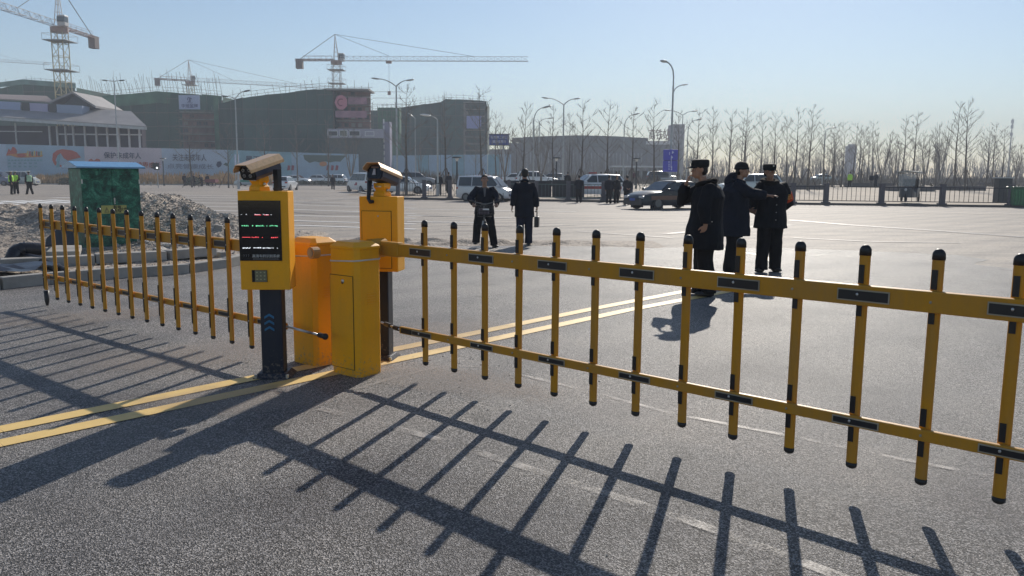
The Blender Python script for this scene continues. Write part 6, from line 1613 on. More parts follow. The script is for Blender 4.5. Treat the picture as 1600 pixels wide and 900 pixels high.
# cargo tricycle with men at left centre
def wheel(mb_parent, c, r, w, axis=(0, 1, 0), nm='wheel', spokes=0):
    a = Vector(axis).normalized(); c = Vector(c); mb = MB(); n = 20; s = a.orthogonal().normalized(); q = a.cross(s); pts = [c+s*r*cos(2*pi*i/n)+q*r*sin(2*pi*i/n) for i in range(n+1)]
    mb.tube(pts, w, 6, False); wh = mb.build(nm, TYRE, mb_parent, smooth=True)
    mb = MB(); pts = [c+s*r*.86*cos(2*pi*i/n)+q*r*.86*sin(2*pi*i/n) for i in range(n+1)]; mb.tube(pts, w*.45, 5, False)
    for i in range(spokes): an = pi*2*i/spokes; mb.tube([c, c+s*r*.86*cos(an)+q*r*.86*sin(an)], 0.004, 3, False)
    mb.tube([c-a*0.04, c+a*0.04], 0.03, 8); mb.build('rim', RIM, wh); return wh
ct = thing('cargo_tricycle', 'dark red cargo tricycle with men gathered round it on the far kerb', 'tricycle', at(325, 112), rad(175))
mb = MB(); mb.box((-0.5, 0, 0.75), (1.5, 1.0, 0.45)); mb.build('cargo_box', mat('cargo_red', (0.22, 0.06, 0.06), .6), ct); mb = MB(); mb.tube([(0.3, 0, .45), (1.0, 0, .5), (1.2, 0, .95)], .04, 6); mb.tube([(1.15, -.3, 1.0), (1.15, .3, 1.0)], .025, 6); mb.box((.55, 0, .75), (.5, .3, .12)); mb.build('frame', DKTRIM, ct)
wheel(ct, (1.25, 0, .28), .26, .04); wheel(ct, (-.6, .5, .28), .26, .05); wheel(ct, (-.6, -.5, .28), .26, .05)

# covered tricycle taxi behind the railing
tt = thing('covered_tricycle', 'small covered three-wheeler with open sides parked behind the railing', 'tricycle', at(1421, 51.5), rad(-115))
tt.scale = (0.84, 0.95, 1.10); tt.location.z += 0.08; tt.rotation_euler.z = rad(-126)      # nose towards the camera, a little to the left
TB = mat('trike_body', (0.06, 0.07, 0.08), .4); TR = mat('trike_roof', (0.30, 0.30, 0.27), .5)
mb = MB()
mb.loft([[(x, y*w, z) for y, z in ((-.55, .28), (.55, .28), (.55, zt), (.35, zt+.06), (-.35, zt+.06), (-.55, zt))] for x, w, zt in ((-1.15, .95, .78), (-.9, 1, .85), (-.1, 1, .80), (.25, .95, .55), (.7, .85, .62), (.98, .7, .85), (1.12, .5, .75))]); mb.build('body', TB, tt, bevel=.03)
mb = MB(); mb.loft([[(x, y, z) for y, z in ((-.62, 1.70), (.62, 1.70), (.60, 1.74), (0, 1.80), (-.60, 1.74))] for x in (-1.2, .95)]); mb.build('roof', TR, tt)
mb = MB(); mb.b2((-1.2, -.64, 1.64), (.95, -.61, 1.71)); mb.b2((-1.2, .61, 1.64), (.95, .64, 1.71)); mb.build('roof_edge', TR, tt)
for x, xt in ((-1.05, -1.1), (-.1, -.1), (.9, .78)):
    for s in (-1, 1): mb = MB(); mb.tube([(x, s*.53, .78), (xt, s*.58, 1.68)], .022, 6); mb.build('roof_post', DKTRIM, tt)
mb = MB(); mb.prism([(.93, -.50, .92), (.93, .50, .92), (.80, .53, 1.62), (.80, -.53, 1.62)], (.01, 0, 0)); 
CLEAR = mat('clear_plastic', (0.5, 0.52, 0.5), .1, var=0); CLEAR.node_tree.nodes['Principled BSDF'].inputs['Alpha'].default_value = 0.30
mb.build('windscreen', CLEAR, tt)
mb = MB(); mb.b2((-1.0, .55, .95), (-.2, .56, 1.55)); mb.build('side_sheet', CLEAR, tt)
mb = MB(); mb.box((-.7, 0, .92), (.4, 1.0, .12)); mb.box((-.95, 0, 1.12), (.1, 1.0, .4)); mb.build('bench', mat('trike_seat', (.05, .04, .04), .7), tt)
mb = MB(); mb.box((.05, 0, .85), (.3, .4, .1)); mb.build('driver_seat', DKTRIM, tt)
mb = MB(); mb.tube([(.75, 0, .8), (.62, 0, 1.12)], .03, 6); mb.tube([(.62, -.3, 1.15), (.66, 0, 1.1), (.62, .3, 1.15)], .02, 6); mb.build('handlebar', DKTRIM, tt)
mb = MB(); mb.blob((1.1, 0, .72), (.06, .09, .09), 10, 6); mb.build('headlight', LAMPW, tt)
wheel(tt, (1.0, 0, .27), .22, .05); wheel(tt, (-.75, .52, .27), .22, .055); wheel(tt, (-.75, -.52, .27), .22, .055)

# ------------------------------------------------------------------ PEOPLE
SKIN = mat('skin', (0.36, 0.20, 0.13), 0.55, var=0.1, scale=10); HAIR = mat('black_hair', (0.012, 0.011, 0.011), 0.6, bmp=.4, bscale=90)
CLOTH = {}
def cloth(name, col, rough=0.8):
    if name not in CLOTH: CLOTH[name] = mat(name, col, rough, var=0.25, scale=5, bmp=0.35, bscale=28, spec=0.12)
    return CLOTH[name]
def vx(o, size, smooth=2, wr=0.0):
    m_ = o.modifiers.new('remesh', 'REMESH'); m_.mode = 'VOXEL'; m_.voxel_size = size; m_.use_smooth_shade = True
    if smooth: s_ = o.modifiers.new('smooth', 'SMOOTH'); s_.iterations = smooth; s_.factor = 0.5
    if wr:
        tx = bpy.data.textures.get('cloth_folds') or bpy.data.textures.new('cloth_folds', 'CLOUDS'); tx.noise_scale = 0.16; tx.noise_depth = 2
        d_ = o.modifiers.new('folds', 'DISPLACE'); d_.texture = tx; d_.strength = wr; d_.texture_coords = 'LOCAL'; d_.mid_level = 0.5
def V(*a): return Vector(a)
def hand_mesh(mb, w, d, nrm, side, s=1.0, curl=0.4, thumb=None):
    """w wrist point, d direction of fingers, nrm palm normal, side +1/-1: which side the thumb is"""
    d = Vector(d).normalized(); nrm = Vector(nrm); nrm = (nrm-d*nrm.dot(d)).normalized(); sx = d.cross(nrm)*side
    mb.tube([w-d*.03, w+d*.02, w+d*.05, w+d*.085], [(.024*s, .019*s), (.031*s, .017*s), (.038*s, .015*s), (.036*s, .013*s)], 10, up=nrm)
    Ls = (.070, .078, .073, .058)
    for i in range(4):
        b0 = w+d*.082+sx*(.028-.0185*i)*s; dd = (d+sx*(.10-.07*i)).normalized(); pts = [b0-dd*.02]; L = Ls[i]*s; p = b0; c_ = curl*(1+.12*i)
        ang = 0
        for k, f in enumerate((.45, .32, .23)):
            pts.append(p); ang += c_*(.5, .9, .8)[k]; dv = dd*cos(ang)+nrm*sin(ang); p = p+dv*L*f
        pts.append(p); mb.tube(pts, [.0095*s, .0092*s, .0085*s, .0078*s, .006*s][:len(pts)], 8)
    tb = w+d*.022+sx*.026*s; td = (d*.75+sx*.75+nrm*.35).normalized(); p1 = tb+td*.032*s; td2 = (d*.95+sx*.30+nrm*.45).normalized(); p2 = p1+td2*.028*s; p3 = p2+td2*.02*s
    mb.tube([tb-td*.01, p1, p2, p3], [.013*s, .0115*s, .010*s, .0075*s], 8)
def person(label, loc, yaw, J, cl, h=1.72, vox=0.007, group=None, detail=True, extras=None, headyaw=0.0, headpitch=0.0):
    """local frame: faces -Y, own left is +X. J: joints. cl: clothes dictionary"""
    t = thing('person', label, 'person', loc, yaw, group); s = h/1.75; t.scale = (s, s, s)
    g = lambda k, d: Vector(J.get(k, d))
    pel = g('pelvis', (0, 0, .95)); ch = g('chest', (0, 0.0, 1.28)); nk = g('neck', (0, .01, 1.47)); hd_ = g('head', (0, -.015, 1.625))
    shL = g('shL', (.18, 0, 1.385)); shR = g('shR', (-.18, 0, 1.385)); elL = g('elL', (.24, .03, 1.13)); elR = g('elR', (-.24, .03, 1.13)); wrL = g('wrL', (.25, -.03, .88)); wrR = g('wrR', (-.25, -.03, .88))
    kL = g('kL', (.10, -.01, .50)); kR = g('kR', (-.10, -.01, .50)); aL = g('aL', (.11, .03, .085)); aR = g('aR', (-.11, .03, .085)); fdL = g('fdL', (.2, -1, 0)); fdR = g('fdR', (-.2, -1, 0))
    hL, hR = pel+V(.085, 0, -.03), pel+V(-.085, 0, -.03)
    b = MB(); b.tube([pel-V(0, 0, .08), pel, pel.lerp(ch, .5), ch, nk-V(0, 0, .07)], [(.14, .11), (.165, .115), (.135, .10), (.17, .115), (.11, .07)], 16, up=(0, 1, 0))
    b.tube([nk-V(0, 0, .06), nk.lerp(hd_, .5)], [.06, .052], 12)
    for a_, k_, f_ in ((hL, kL, aL), (hR, kR, aR)): b.tube([a_, a_.lerp(k_, .5), k_, k_.lerp(f_, .4), f_], [.085, .072, .054, .052, .038], 12)
    for sh, el, wr in ((shL, elL, wrL), (shR, elR, wrR)): b.tube([ch+V(0, 0, .1), sh, sh.lerp(el, .5), el, el.lerp(wr, .4), wr], [.05, .052, .046, .038, .037, .025], 12)
    HR = Matrix.Rotation(headyaw, 3, 'Z') @ Matrix.Rotation(headpitch, 3, 'X')
    def hp(x, y, z): return hd_+HR @ V(x, y, z)
    b.blob(hp(0, .012, .03), (.074, .092, .092), 18, 12, HR); b.blob(hp(0, -.018, -.035), (.056, .066, .075), 16, 10, HR); b.blob(hp(0, -.052, -.085), (.027, .024, .022), 10, 6, HR)
    if detail or vox < .015:
        b.tube([hp(0, -.078, .018), hp(0, -.096, -.012), hp(0, -.102, -.026)], [.008, .011, .014], 8); b.blob(hp(-.012, -.086, -.028), .009, 8, 5); b.blob(hp(.012, -.086, -.028), .009, 8, 5)
        b.blob(hp(0, -.080, -.052), (.026, .012, .007), 10, 5, HR); b.blob(hp(0, -.077, -.064), (.021, .012, .008), 10, 5, HR); b.blob(hp(0, -.074, .036), (.05, .014, .009), 12, 6, HR)
        for sx in (-1, 1): b.blob(hp(sx*.036, -.066, -.012), (.018, .014, .016), 10, 6, HR); b.blob(hp(sx*.076, .012, -.004), (.012, .02, .032), 10, 6, HR)
    for nm, wr, el, sd in (('handL', wrL, elL, 1), ('handR', wrR, elR, -1)):
        hs = J.get(nm, {}); dr = Vector(hs.get('d', tuple((wr-el).normalized()))); nn = hs.get('n', (-sd*1.0, 0, 0))
        if detail or vox < .015: hand_mesh(b, wr, dr, nn, hs.get('side', -sd), 1.0, hs.get('curl', .45))
        else: b.tube([wr-dr*.02, wr+dr*.06, wr+dr*.14], [(.035, .03), (.045, .03), (.03, .025)], 8)
    bo = b.build('body', cl.get('skin', SKIN), t, smooth=True); vx(bo, vox, 1)
    if detail:
        for sx in (-1, 1):
            mb = MB(); mb.blob(hp(sx*.031, -.078, .012), (.013, .008, .0075), 10, 6, HR); e = mb.build('eye', mat('eye_white', (.5, .48, .45), .3, var=0), t); mb = MB(); mb.blob(hp(sx*.031, -.0845, .012), (.0055, .003, .0055), 8, 5, HR); mb.build('iris', BLKP, e)
            mb = MB(); mb.tube([hp(sx*.014, -.088, .030), hp(sx*.032, -.087, .035), hp(sx*.05, -.076, .030)], [.003, .004, .002], 6); mb.build('eyebrow', HAIR, t)
    # hair
    if cl.get('hair', True):
        mb = MB(); mb.blob(hp(0, .024, .046), (.083, .092, .086), 18, 12, HR); mb.blob(hp(0, .055, -.005), (.074, .055, .07), 14, 10, HR)
        if not cl.get('cap'): mb.blob(hp(0, -.045, .093), (.058, .03, .026), 12, 8, HR)
        ho = mb.build('hair', HAIR, t, smooth=True); vx(ho, .008, 1, .004)
    up = (0, 1, 0)
    cv = max(0.011, vox*1.3); fold = .022 if detail else .02
    # trousers
    if cl.get('trousers') is not None:
        mb = MB(); mb.tube([pel-V(0, 0, .10), pel+V(0, 0, .08)], [(.185, .135), (.175, .13)], 16, up=up)
        tw = cl.get('tw', 1.0)
        for a_, k_, f_ in ((hL, kL, aL), (hR, kR, aR)): mb.tube([a_+V(0, 0, .04), a_.lerp(k_, .5), k_, k_.lerp(f_, .55), f_+V(0, 0, .01), f_+V(0, 0, -.035)], [.112*tw, .10*tw, .088*tw, .084*tw, .082*tw, .086*tw], 14)
        vx(mb.build('trousers', cl['trousers'], t, smooth=True), cv, 2, fold)
    # shoes
    for f_, fd in ((aL, fdL), (aR, fdR)):
        fd = fd.copy(); fd.z *= 1; fd.normalize(); mb = MB(); z0 = V(0, 0, -f_.z+.045) if f_.z < .16 else V(0, 0, -.045)
        hz_ = f_+V(0, 0, -.04) ; mb.tube([hz_-fd*.065, hz_-fd*.02, hz_+fd*.06, hz_+fd*.15, hz_+fd*.19], [(.036, .034), (.044, .045), (.047, .038), (.045, .028), (.028, .018)], 12, up=(0, 0, 1)); mb.tube([f_+V(0, 0, .03), hz_], [.042, .042], 10)
        vx(mb.build('shoe', cl.get('shoes', BLKP), t, smooth=True), max(.009, vox), 1)
    # coat or jacket
    if cl.get('coat') is not None:
        co = cl['coat']; hem = cl.get('hem', .80); puff = cl.get('puff', 1.0); fl = cl.get('flare', 1.0); oc = V(*cl.get('hemoff', (0, 0, 0)))
        mb = MB(); top = nk+V(0, 0, -.005)
        secs = [V(pel.x, pel.y, hem)+oc, V(pel.x, pel.y, lerp(hem, pel.z, .6))+oc*.5, pel+V(0, 0, .05), pel.lerp(ch, .5), ch, ch.lerp(nk, .45), ch.lerp(nk, .78), top]
        rr = [(.23*fl, .175*fl), (.22*fl, .165*fl), (.205, .155), (.20, .15), (.222, .158), (.185, .135), (.12, .10), (.066, .07)]
        mb.tube(secs, [(a_*puff, b_*puff) for a_, b_ in rr], 20, up=up)
        sr = cl.get('sleeve', 1.0)
        for sh, el, wr in ((shL, elL, wrL), (shR, elR, wrR)): mb.tube([ch.lerp(sh, .45)+V(0, 0, .05), sh, sh.lerp(el, .5), el, el.lerp(wr, .5), wr.lerp(el, .08)], [.06*sr, .078*sr, .080*sr, .075*sr, .068*sr, .056*sr], 14)
        vx(mb.build('coat', co, t, smooth=True), cv, 2, fold*1.3)
        if cl.get('collar'):
            mb = MB(); R_c = cl['collar']; mb.tube([nk+V(.085*cos(a_)*R_c, .02+.085*sin(a_)*R_c, .0+.028*sin(a_)) for a_ in [2*pi*i/16 for i in range(17)]], .036*R_c, 10); vx(mb.build('collar', cl.get('collar_mat', co), t, smooth=True), cv, 1, .012)
        if cl.get('hood'):
            mb = MB(); mb.blob(nk+V(0, .12, -.02), (.15, .10, .12), 14, 10); mb.blob(nk+V(0, .08, .06), (.12, .08, .07), 12, 8); vx(mb.build('hood', co, t, smooth=True), cv, 2, .03)
    if cl.get('vest') is not None:
        mb = MB(); mb.tube([pel+V(0, 0, .0), pel.lerp(ch, .5), ch, ch.lerp(nk, .6), ch.lerp(nk, .8)], [(.225, .175), (.22, .172), (.24, .178), (.21, .15), (.14, .12)], 18, up=up); vx(mb.build('vest', cl['vest'], t, smooth=True), cv, 1, .01)
    if cl.get('cap') is not None:
        cm = cl['cap']; mb = MB(); st = cl.get('capstyle', 'box')
        if st == 'box':
            rings = [(.034, .096, .110), (.055, .100, .115), (.105, .101, .117), (.124, .094, .109), (.134, .07, .08), (.137, .03, .035)]
            mb.loft([[tuple(hp(rx*cos(a_), .012+ry*sin(a_), z)) for a_ in [2*pi*i/24 for i in range(24)]] for z, rx, ry in rings]); cb = mb.build('cap', cm, t, smooth=True, bevel=.003)
            mb = MB(); n = 10; inner = [hp(.085*sin(a_), .012-.098*cos(a_), .052) for a_ in [lerp(-1.05, 1.05, i/n) for i in range(n+1)]]; outer = [hp(.078*sin(a_), .012-.098*cos(a_)-.088*cos(a_*1.3), .022) for a_ in [lerp(-1.05, 1.05, i/n) for i in range(n+1)]]
            for i in range(n): mb.prism([inner[i], inner[i+1], outer[i+1], outer[i]], HR @ V(0, 0, .006))
            mb.build('brim', cm, cb)
            if cl.get('badge'): mb = MB(); mb.blob(hp(0, -.103, .098), (.013, .005, .015), 10, 6, HR); mb.build('badge', mat('badge_silver', (.5, .48, .4), .4, .5), cb)
        elif st == 'knit':
            mb.blob(hp(0, .02, .058), (.093, .105, .082), 18, 10, HR); mb.tube([hp(.088*cos(a_), .018+.102*sin(a_), .03) for a_ in [2*pi*i/16 for i in range(17)]], .016, 8); vx(mb.build('cap', cm, t, smooth=True), .009, 1)
        elif st == 'police':
            rings = [(.045, .09, .102), (.075, .092, .105), (.085, .125, .135), (.115, .13, .14), (.125, .09, .10)]
            mb.loft([[tuple(hp(rx*cos(a_), .012+ry*sin(a_), z)) for a_ in [2*pi*i/16 for i in range(16)]] for z, rx, ry in rings]); mb.build('cap', cm, t, smooth=True)
    if cl.get('buttons'):
        for (x, y, z) in cl['buttons']: mb = MB(); mb.blob((x, y, z), .008, 8, 5); mb.build('button', STEEL, t)
    if extras: extras(t, mb)
    return t, hp
BCOAT = cloth('black_padded_coat', (0.010, 0.011, 0.015), 0.75); NCOAT = cloth('dark_navy_coat', (0.011, 0.014, 0.024), 0.75); BTR = cloth('black_trousers', (0.011, 0.011, 0.013), 0.8)
FUR = cloth('dark_fur_collar', (0.012, 0.010, 0.010), 0.95); CAPM = cloth('black_uniform_cap', (0.014, 0.017, 0.018), 0.7); DCLOTH = cloth('dark_grey_cloth', (0.03, 0.03, 0.035), 0.8); NAVC = cloth('navy_cloth', (0.02, 0.025, 0.05), 0.8)
ORANGE = cloth('red_armband', (0.55, 0.06, 0.02), 0.6); HIVIS = cloth('hi_vis_yellow', (0.45, 0.85, 0.10), 0.6); HIVISP = cloth('hi_vis_pale', (0.42, 0.62, 0.42), 0.6)
# guard on the phone, seen from his left-rear, facing left
def gA_extra(t, _m):
    mb = MB(); mb.box((.085, -.165, 1.585), (.012, .075, .14), 0, Matrix.Rotation(rad(20), 3, 'X'))
    mb.build('phone', BLKP, t, bevel=.004)
gA, hA = person('long-coated man in a peaked cap raising his hand to his face, nearest of three guards', (2.55, 10.62, 0), rad(-92),
 dict(head=(0, -.105, 1.625), neck=(0, -.03, 1.46), chest=(0, .02, 1.27), elL=(.27, -.08, 1.16), wrL=(.30, -.06, .93), elR=(-.20, -.29, 1.23), wrR=(-.06, -.25, 1.46), shR=(-.18, -.03, 1.385), handR=dict(d=(.18, .30, .93), n=(.2, 1, -.1), curl=.9, side=-1), handL=dict(d=(-.2, -.25, -1), curl=.6),
 aL=(.13, .05, .085), aR=(-.11, -.02, .085), fdL=(.3, -1, 0), fdR=(-.1, -1, 0)), dict(trousers=BTR, tw=1.2, coat=BCOAT, hem=.62, puff=1.34, flare=1.10, sleeve=1.14, collar=1.2, collar_mat=FUR, hemoff=(0, -.02, 0), cap=CAPM, badge=True, hair=True,
 buttons=[(.295, .02, z) for z in (.98, .86, .74)]), h=1.79, headyaw=rad(6), headpitch=rad(2))
gB, hB = person('man in a black hooded coat stretching out his arm, middle of three guards', (3.62, 13.1, 0), rad(60),
 dict(head=(.0, -.09, 1.60), neck=(0, -.03, 1.45), chest=(0, .0, 1.27), shL=(.18, -.03, 1.37), shR=(-.18, -.06, 1.37), elR=(-.17, -.29, 1.25), wrR=(-.10, -.50, 1.23), handR=dict(d=(.12, -1, -.03), n=(0, 0, -1), curl=.12, side=1), elL=(.27, .04, 1.15), wrL=(.24, -.16, .98), handL=dict(d=(-.2, -.9, -.1), curl=.7)),
 dict(trousers=BTR, tw=1.12, coat=NCOAT, hem=.60, puff=1.32, flare=1.02, sleeve=1.12, collar=1.1, hood=True, cap=CAPM, capstyle='knit'), h=1.84)
mb = MB(); mb.b2((-.13, .183, 1.34), (.10, .200, 1.372)); o = mb.build('reflective_strip', mat('strip_grey', (.45, .45, .46), .4), gB); o.rotation_euler = (rad(-6), 0, 0)
gC, hC = person('smiling man with a red armband and hands behind his back, right of three guards', (4.30, 13.4, 0), rad(6),
 dict(head=(-.075, -.05, 1.615), neck=(-.04, 0, 1.46), elL=(.32, .08, 1.12), wrL=(.12, .24, .95), elR=(-.32, .08, 1.12), wrR=(-.10, .24, .95), handL=dict(d=(-1, .1, -.1), n=(0, 1, 0), curl=.6, side=1), handR=dict(d=(1, .1, -.1), n=(0, 1, 0), curl=.6, side=-1), kR=(-.11, -.02, .5), aR=(-.14, -.05, .085), fdR=(-.75, -.7, 0), aL=(.12, .02, .085), fdL=(.1, -1, 0)),
 dict(trousers=BTR, tw=1.18, coat=BCOAT, hem=.72, puff=1.2, flare=1.0, sleeve=1.25, collar=1.3, collar_mat=FUR, cap=CAPM, badge=True, buttons=[(0, -.200, z) for z in (1.22, 1.1, .98, .86)]), h=1.80, headyaw=rad(8))
mb = MB(); sh, el = V(.18, 0, 1.385), V(.32, .08, 1.12); a_, b_ = sh.lerp(el, .45), sh.lerp(el, .82); mb.tube([a_, b_], [.106, .102], 18, True); mb.build('armband', ORANGE, gC, smooth=False)
mb = MB()
for i in range(3):
    c = sh.lerp(el, .52+.10*i); mb.tube([c+V(.04*cos(q), -.112, .0)+V(0, 0, .012*sin(q)) for q in (0, 1.2, 2.4, 3.6, 4.8)], .006, 4)
mb.build('armband_marks', mat('armband_yellow', (.7, .45, .1), .6), gC)
bm, hB2 = person('man in a dark coat walking away with a black briefcase', (.27, 18.3, 0), rad(184),
 dict(head=(0, -.01, 1.63), elL=(.25, .05, 1.14), wrL=(.28, .0, .90), elR=(-.25, .03, 1.13), wrR=(-.29, -.02, .88), handR=dict(d=(0, 0, -1), curl=1.1), aL=(.10, .12, .10), kL=(.10, .02, .50), aR=(-.11, -.08, .085), fdL=(.1, -1, -.1), fdR=(-.1, -1, 0)),
 dict(trousers=NAVC, tw=1.05, coat=NCOAT, hem=.66, puff=1.02, flare=.98, sleeve=.98, collar=.8), h=1.74, vox=.009)
def bag(label, loc, yaw):
    t = thing('briefcase', label, 'bag', loc, yaw); mb = MB(); mb.loft([[(x*s, y, z) for x, y in ((-.16, -.05), (.16, -.05), (.16, .05), (-.16, .05))] for s, z in ((.96, 0), (1, .03), (1, .2), (.9, .24))]); mb.build('case', BLKP, t, bevel=.012)
    mb = MB(); mb.tube([(-.07, 0, .24), (-.06, 0, .32), (-.03, 0, .37), (.03, 0, .37), (.06, 0, .32), (.07, 0, .24)], .009, 6); mb.build('handle', BLKP, t, smooth=True); mb = MB(); mb.box((0, -.052, .19), (.05, .006, .03)); mb.build('clasp', STEEL, t); return t
wx = Matrix.Rotation(rad(184), 3, 'Z') @ V(-.29, -.02, .80); k_ = 1.74/1.75
bag('black briefcase held in the walking man\'s right hand', (.27+wx.x*k_, 18.3+wx.y*k_, .80*k_-.37), rad(184+80))
# cyclist, standing astride
cy, hC2 = person('man in a dark jacket standing astride a bicycle with a front basket', (-.62, 17.75, 0), rad(4),
 dict(pelvis=(0, .06, .93), chest=(0, .02, 1.25), neck=(0, -.02, 1.43), head=(0, -.06, 1.585), shL=(.19, 0, 1.37), shR=(-.19, 0, 1.37), elL=(.31, -.12, 1.15), wrL=(.27, -.34, 1.03), elR=(-.33, -.12, 1.15), wrR=(-.27, -.34, 1.03), handL=dict(d=(-.1, -1, -.2), n=(0, 0, -1), curl=1.0, side=-1), handR=dict(d=(.1, -1, -.2), n=(0, 0, -1), curl=1.0, side=1),
 kL=(.16, -.08, .50), aL=(.23, -.02, .085), kR=(-.17, -.16, .53), aR=(-.20, -.12, .16), fdL=(.45, -1, 0), fdR=(-.2, -1, 0)), dict(trousers=BTR, tw=1.1, coat=NCOAT, hem=.78, puff=1.06, sleeve=1.05), h=1.64, vox=.009)
mb = MB(); mb.prism([(-.035, -.158, 1.40), (.035, -.158, 1.40), (.012, -.168, 1.20), (-.012, -.168, 1.20)], (0, -.008, 0)); mb.build('shirt_front', mat('grey_shirt', (.12, .12, .13), .7), cy)
bk = thing('bicycle', 'dark bicycle with a wire front basket facing the camera', 'bicycle', (-.62, 17.45, 0), rad(4))
wheel(bk, (0, -.42, .31), .30, .022, (1, 0, 0), 'wheel', 18); wheel(bk, (0, .62, .31), .30, .022, (1, 0, 0), 'wheel', 18)
mb = MB(); mb.tube([(0, -.28, .85), (0, -.05, .45), (0, .12, .38), (0, .25, .85)], .022, 8); mb.tube([(0, .12, .38), (0, .62, .31), (0, .22, .75)], .014, 6); mb.build('frame', mat('bike_frame', (.03, .03, .035), .4), bk, smooth=True)
mb = MB()
for s in (-1, 1): mb.tube([(s*.02, -.30, .62), (s*.05, -.36, .55), (s*.05, -.42, .31)], .012, 6)
mb.tube([(0, -.30, .60), (0, -.26, .98)], .018, 8); mb.build('fork', RIM, bk)
mb = MB(); mb.tube([(-.30, -.30, 1.04), (-.2, -.36, 1.02), (-.05, -.28, .98), (.05, -.28, .98), (.2, -.36, 1.02), (.30, -.30, 1.04)], .012, 8); mb.build('handlebar', RIM, bk, smooth=True)
for s in (-1, 1): mb = MB(); mb.tube([(s*.21, -.35, 1.02), (s*.32, -.29, 1.045)], .018, 8); mb.build('grip', BLKP, bk)
mb = MB(); bw, bd = .17, .12
for z in (.72, .78, .84, .90, .96): k = lerp(.85, 1, (z-.72)/.24); mb.tube([(-bw*k, -.50-bd*k, z), (bw*k, -.50-bd*k, z), (bw*k, -.50+bd*k, z), (-bw*k, -.50+bd*k, z), (-bw*k, -.50-bd*k, z)], .006, 4)
for i in range(11):
    x = lerp(-bw, bw, i/10)
    for yy in (-bd, bd): mb.tube([(x*.85, -.50+yy*.85, .72), (x, -.50+yy, .96)], .005, 4)
mb.box((0, -.5, .725), (bw*1.7, bd*1.7, .01)); mb.build('basket', BLKP, bk)
mb = MB(); mb.box((-.02, -.5, .83), (.22, .16, .14)); mb.build('basket_load', mat('basket_bag', (.16, .13, .17), .6), bk, bevel=.03)
mb = MB(); mb.box((.02, -.628, .88), (.13, .006, .028)); mb.build('basket_plate', WHITE, bk)
mb = MB(); mb.loft([[(x*w, y, z) for x, z in ((-.09, .90), (.09, .90), (.06, .95), (-.06, .95))] for y, w in ((.1, .5), (.28, 1.2), (.38, 1.1))]); mb.build('seat', BLKP, bk, bevel=.01)
mb = MB(); mb.tube([(-.03, -.43, .05), (-.035, -.50, .35), (-.03, -.44, .63)], [.02, .03, .02], 6); mb.build('mudguard', mat('pale_mudguard', (.45, .45, .45), .3), bk)

# distant figures
WALK = dict(aL=(.10, -.14, .085), kL=(.10, -.10, .50), aR=(-.10, .16, .11), kR=(-.10, .02, .48), wrL=(.26, .06, .88), wrR=(-.26, -.14, .90))
BACK = dict(elL=(.27, .06, 1.13), wrL=(.10, .17, .98), elR=(-.27, .06, 1.13), wrR=(-.10, .17, .98))
FOLD = dict(elL=(.25, -.10, 1.13), wrL=(.06, -.24, 1.12), elR=(-.25, -.10, 1.13), wrR=(-.06, -.22, 1.10))
def far(label, u, Y, yaw, J, cl, h=1.72, name=None, group=None):
    base = dict(trousers=BTR, coat=BCOAT, hem=.84); base.update(cl)
    return person(label, at(u, Y), rad(yaw), J, base, h, vox=.022 if Y < 70 else .03, detail=False, group=group)
far('man standing alone before the green railing with his arms folded', 905, 50.0, 190, FOLD, dict(coat=NCOAT))
far('left one of three figures chatting before the railing left of the dark car', 952, 49.0, 150, dict(elR=(-.25, -.2, 1.2), wrR=(-.15, -.42, 1.25)), dict(coat=NCOAT, puff=1.1))
far('middle one of three figures chatting before the railing left of the dark car', 964, 49.5, 30, {}, dict(puff=1.1))
far('figure with a pale waist band at the nose of the dark car', 980, 46.5, 200, BACK, dict(coat=DCLOTH, puff=1.15))
far('person in a bright yellow vest standing on the plaza', 1328, 93, 180, {}, dict(coat=HIVIS, hem=.75, puff=1.15), 1.75)
far('left one of a dark pair standing beyond the planters', 1362, 92, 170, WALK, dict(trousers=cloth('grey_trousers', (.15, .14, .14))), 1.6)
far('right one of a dark pair standing beyond the planters', 1368.5, 93, 190, {}, dict(coat=BCOAT, puff=1.15), 1.75)
far('man walking along the far road beside the white off-roader', 520, 90, 20, WALK, dict(coat=DCLOTH))
far('left traffic policeman, mostly turned away, in a yellow vest', 17, 60, 120, dict(elL=(.26, -.02, 1.12)), dict(vest=HIVIS, cap=WHITE, capstyle='police'), 1.74)
far('traffic policeman overlapping the left one in a pale yellow vest', 24, 61, 210, BACK, dict(vest=HIVIS, cap=WHITE, capstyle='police'), 1.74)
far('right traffic policeman standing apart with his legs spread', 45, 60.5, 235, dict(aL=(.18, -.05, .085), aR=(-.18, .05, .085)), dict(vest=HIVISP, cap=WHITE, capstyle='police'), 1.76)
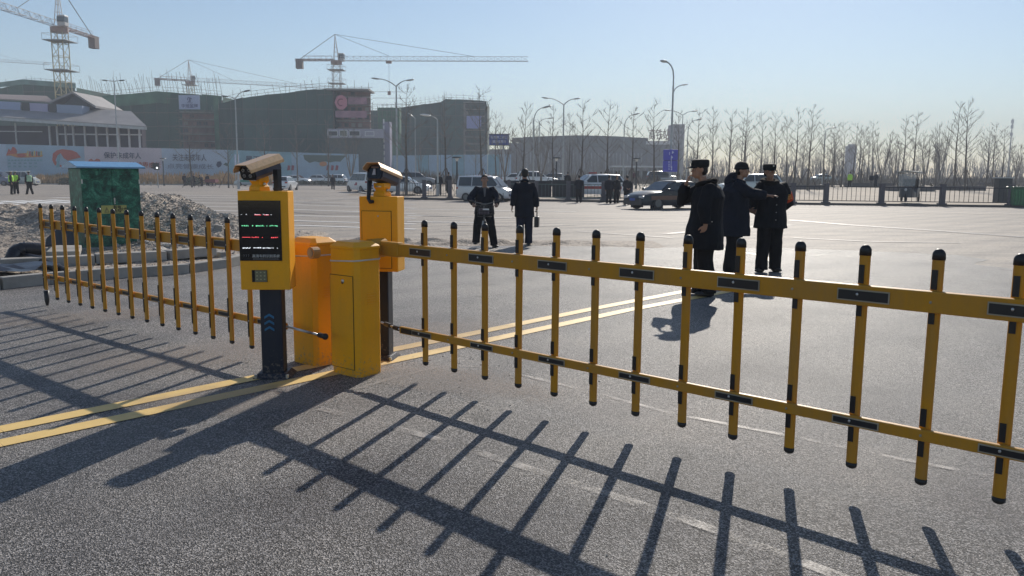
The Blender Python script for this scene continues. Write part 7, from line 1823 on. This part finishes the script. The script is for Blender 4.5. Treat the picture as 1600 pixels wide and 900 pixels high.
far('man in dark clothes walking at the foot of the left tree stake', 288, 112, 180, WALK, dict(coat=NCOAT))
far('man standing between two young trees near the cargo tricycle', 303, 112, 150, {}, dict(coat=NCOAT))
far('man bending over the front of the cargo tricycle', 315, 111, 250, dict(chest=(0, -.15, 1.2), neck=(0, -.28, 1.34), head=(0, -.36, 1.46), shL=(.18, -.22, 1.30), shR=(-.18, -.22, 1.30), wrL=(.2, -.45, 1.0), wrR=(-.2, -.45, 1.0)), dict(coat=BCOAT), 1.7)
far('man behind the cargo tricycle box', 324, 113.5, 180, {}, dict(coat=BCOAT), 1.7)
far('dark figure behind the railing left of the black path lamp', 686, 62, 180, {}, dict())
far('second dark figure behind the railing, close to the black path lamp', 701, 66, 170, {}, dict(coat=DCLOTH))
far('man seen above the green railing near the patrol car', 887, 72, 175, {}, dict())
for i, (u, Y, l) in enumerate(((939, 75, 'leftmost of four people waiting behind the patrol car'), (946, 76, 'second of four people waiting behind the patrol car'), (949.5, 78, 'third of four people waiting behind the patrol car'), (963, 80, 'rightmost of four people waiting behind the patrol car'))): far(l, u, Y, 170+i*12, BACK if i % 2 else {}, dict(coat=(DCLOTH, NCOAT, BCOAT, cloth('maroon_cloth', (.10, .03, .04)))[i]))
far('lone figure under the bus canopy', 990, 110, 180, {}, dict(coat=cloth('maroon_cloth', (.10, .03, .04))))

# ------------------------------------------------------------------ HAZE
hz = MB(); hz.b2((-900, -60, -1.5), (900, 900, 62)); ho = hz.build('haze', [])
ho.data.materials.clear()
hm = bpy.data.materials.new('haze'); hm.use_nodes = True; hn = hm.node_tree; hn.nodes.clear()
out = hn.nodes.new('ShaderNodeOutputMaterial'); pv_ = hn.nodes.new('ShaderNodeVolumePrincipled')
pv_.inputs['Color'].default_value = (0.86, 0.91, 1.0, 1); pv_.inputs['Density'].default_value = HAZE_D; pv_.inputs['Anisotropy'].default_value = 0.0
hn.links.new(pv_.outputs[0], out.inputs['Volume']); ho.data.materials.append(hm)
stuff(ho); ho['label'] = 'thin pale winter haze over the whole scene'
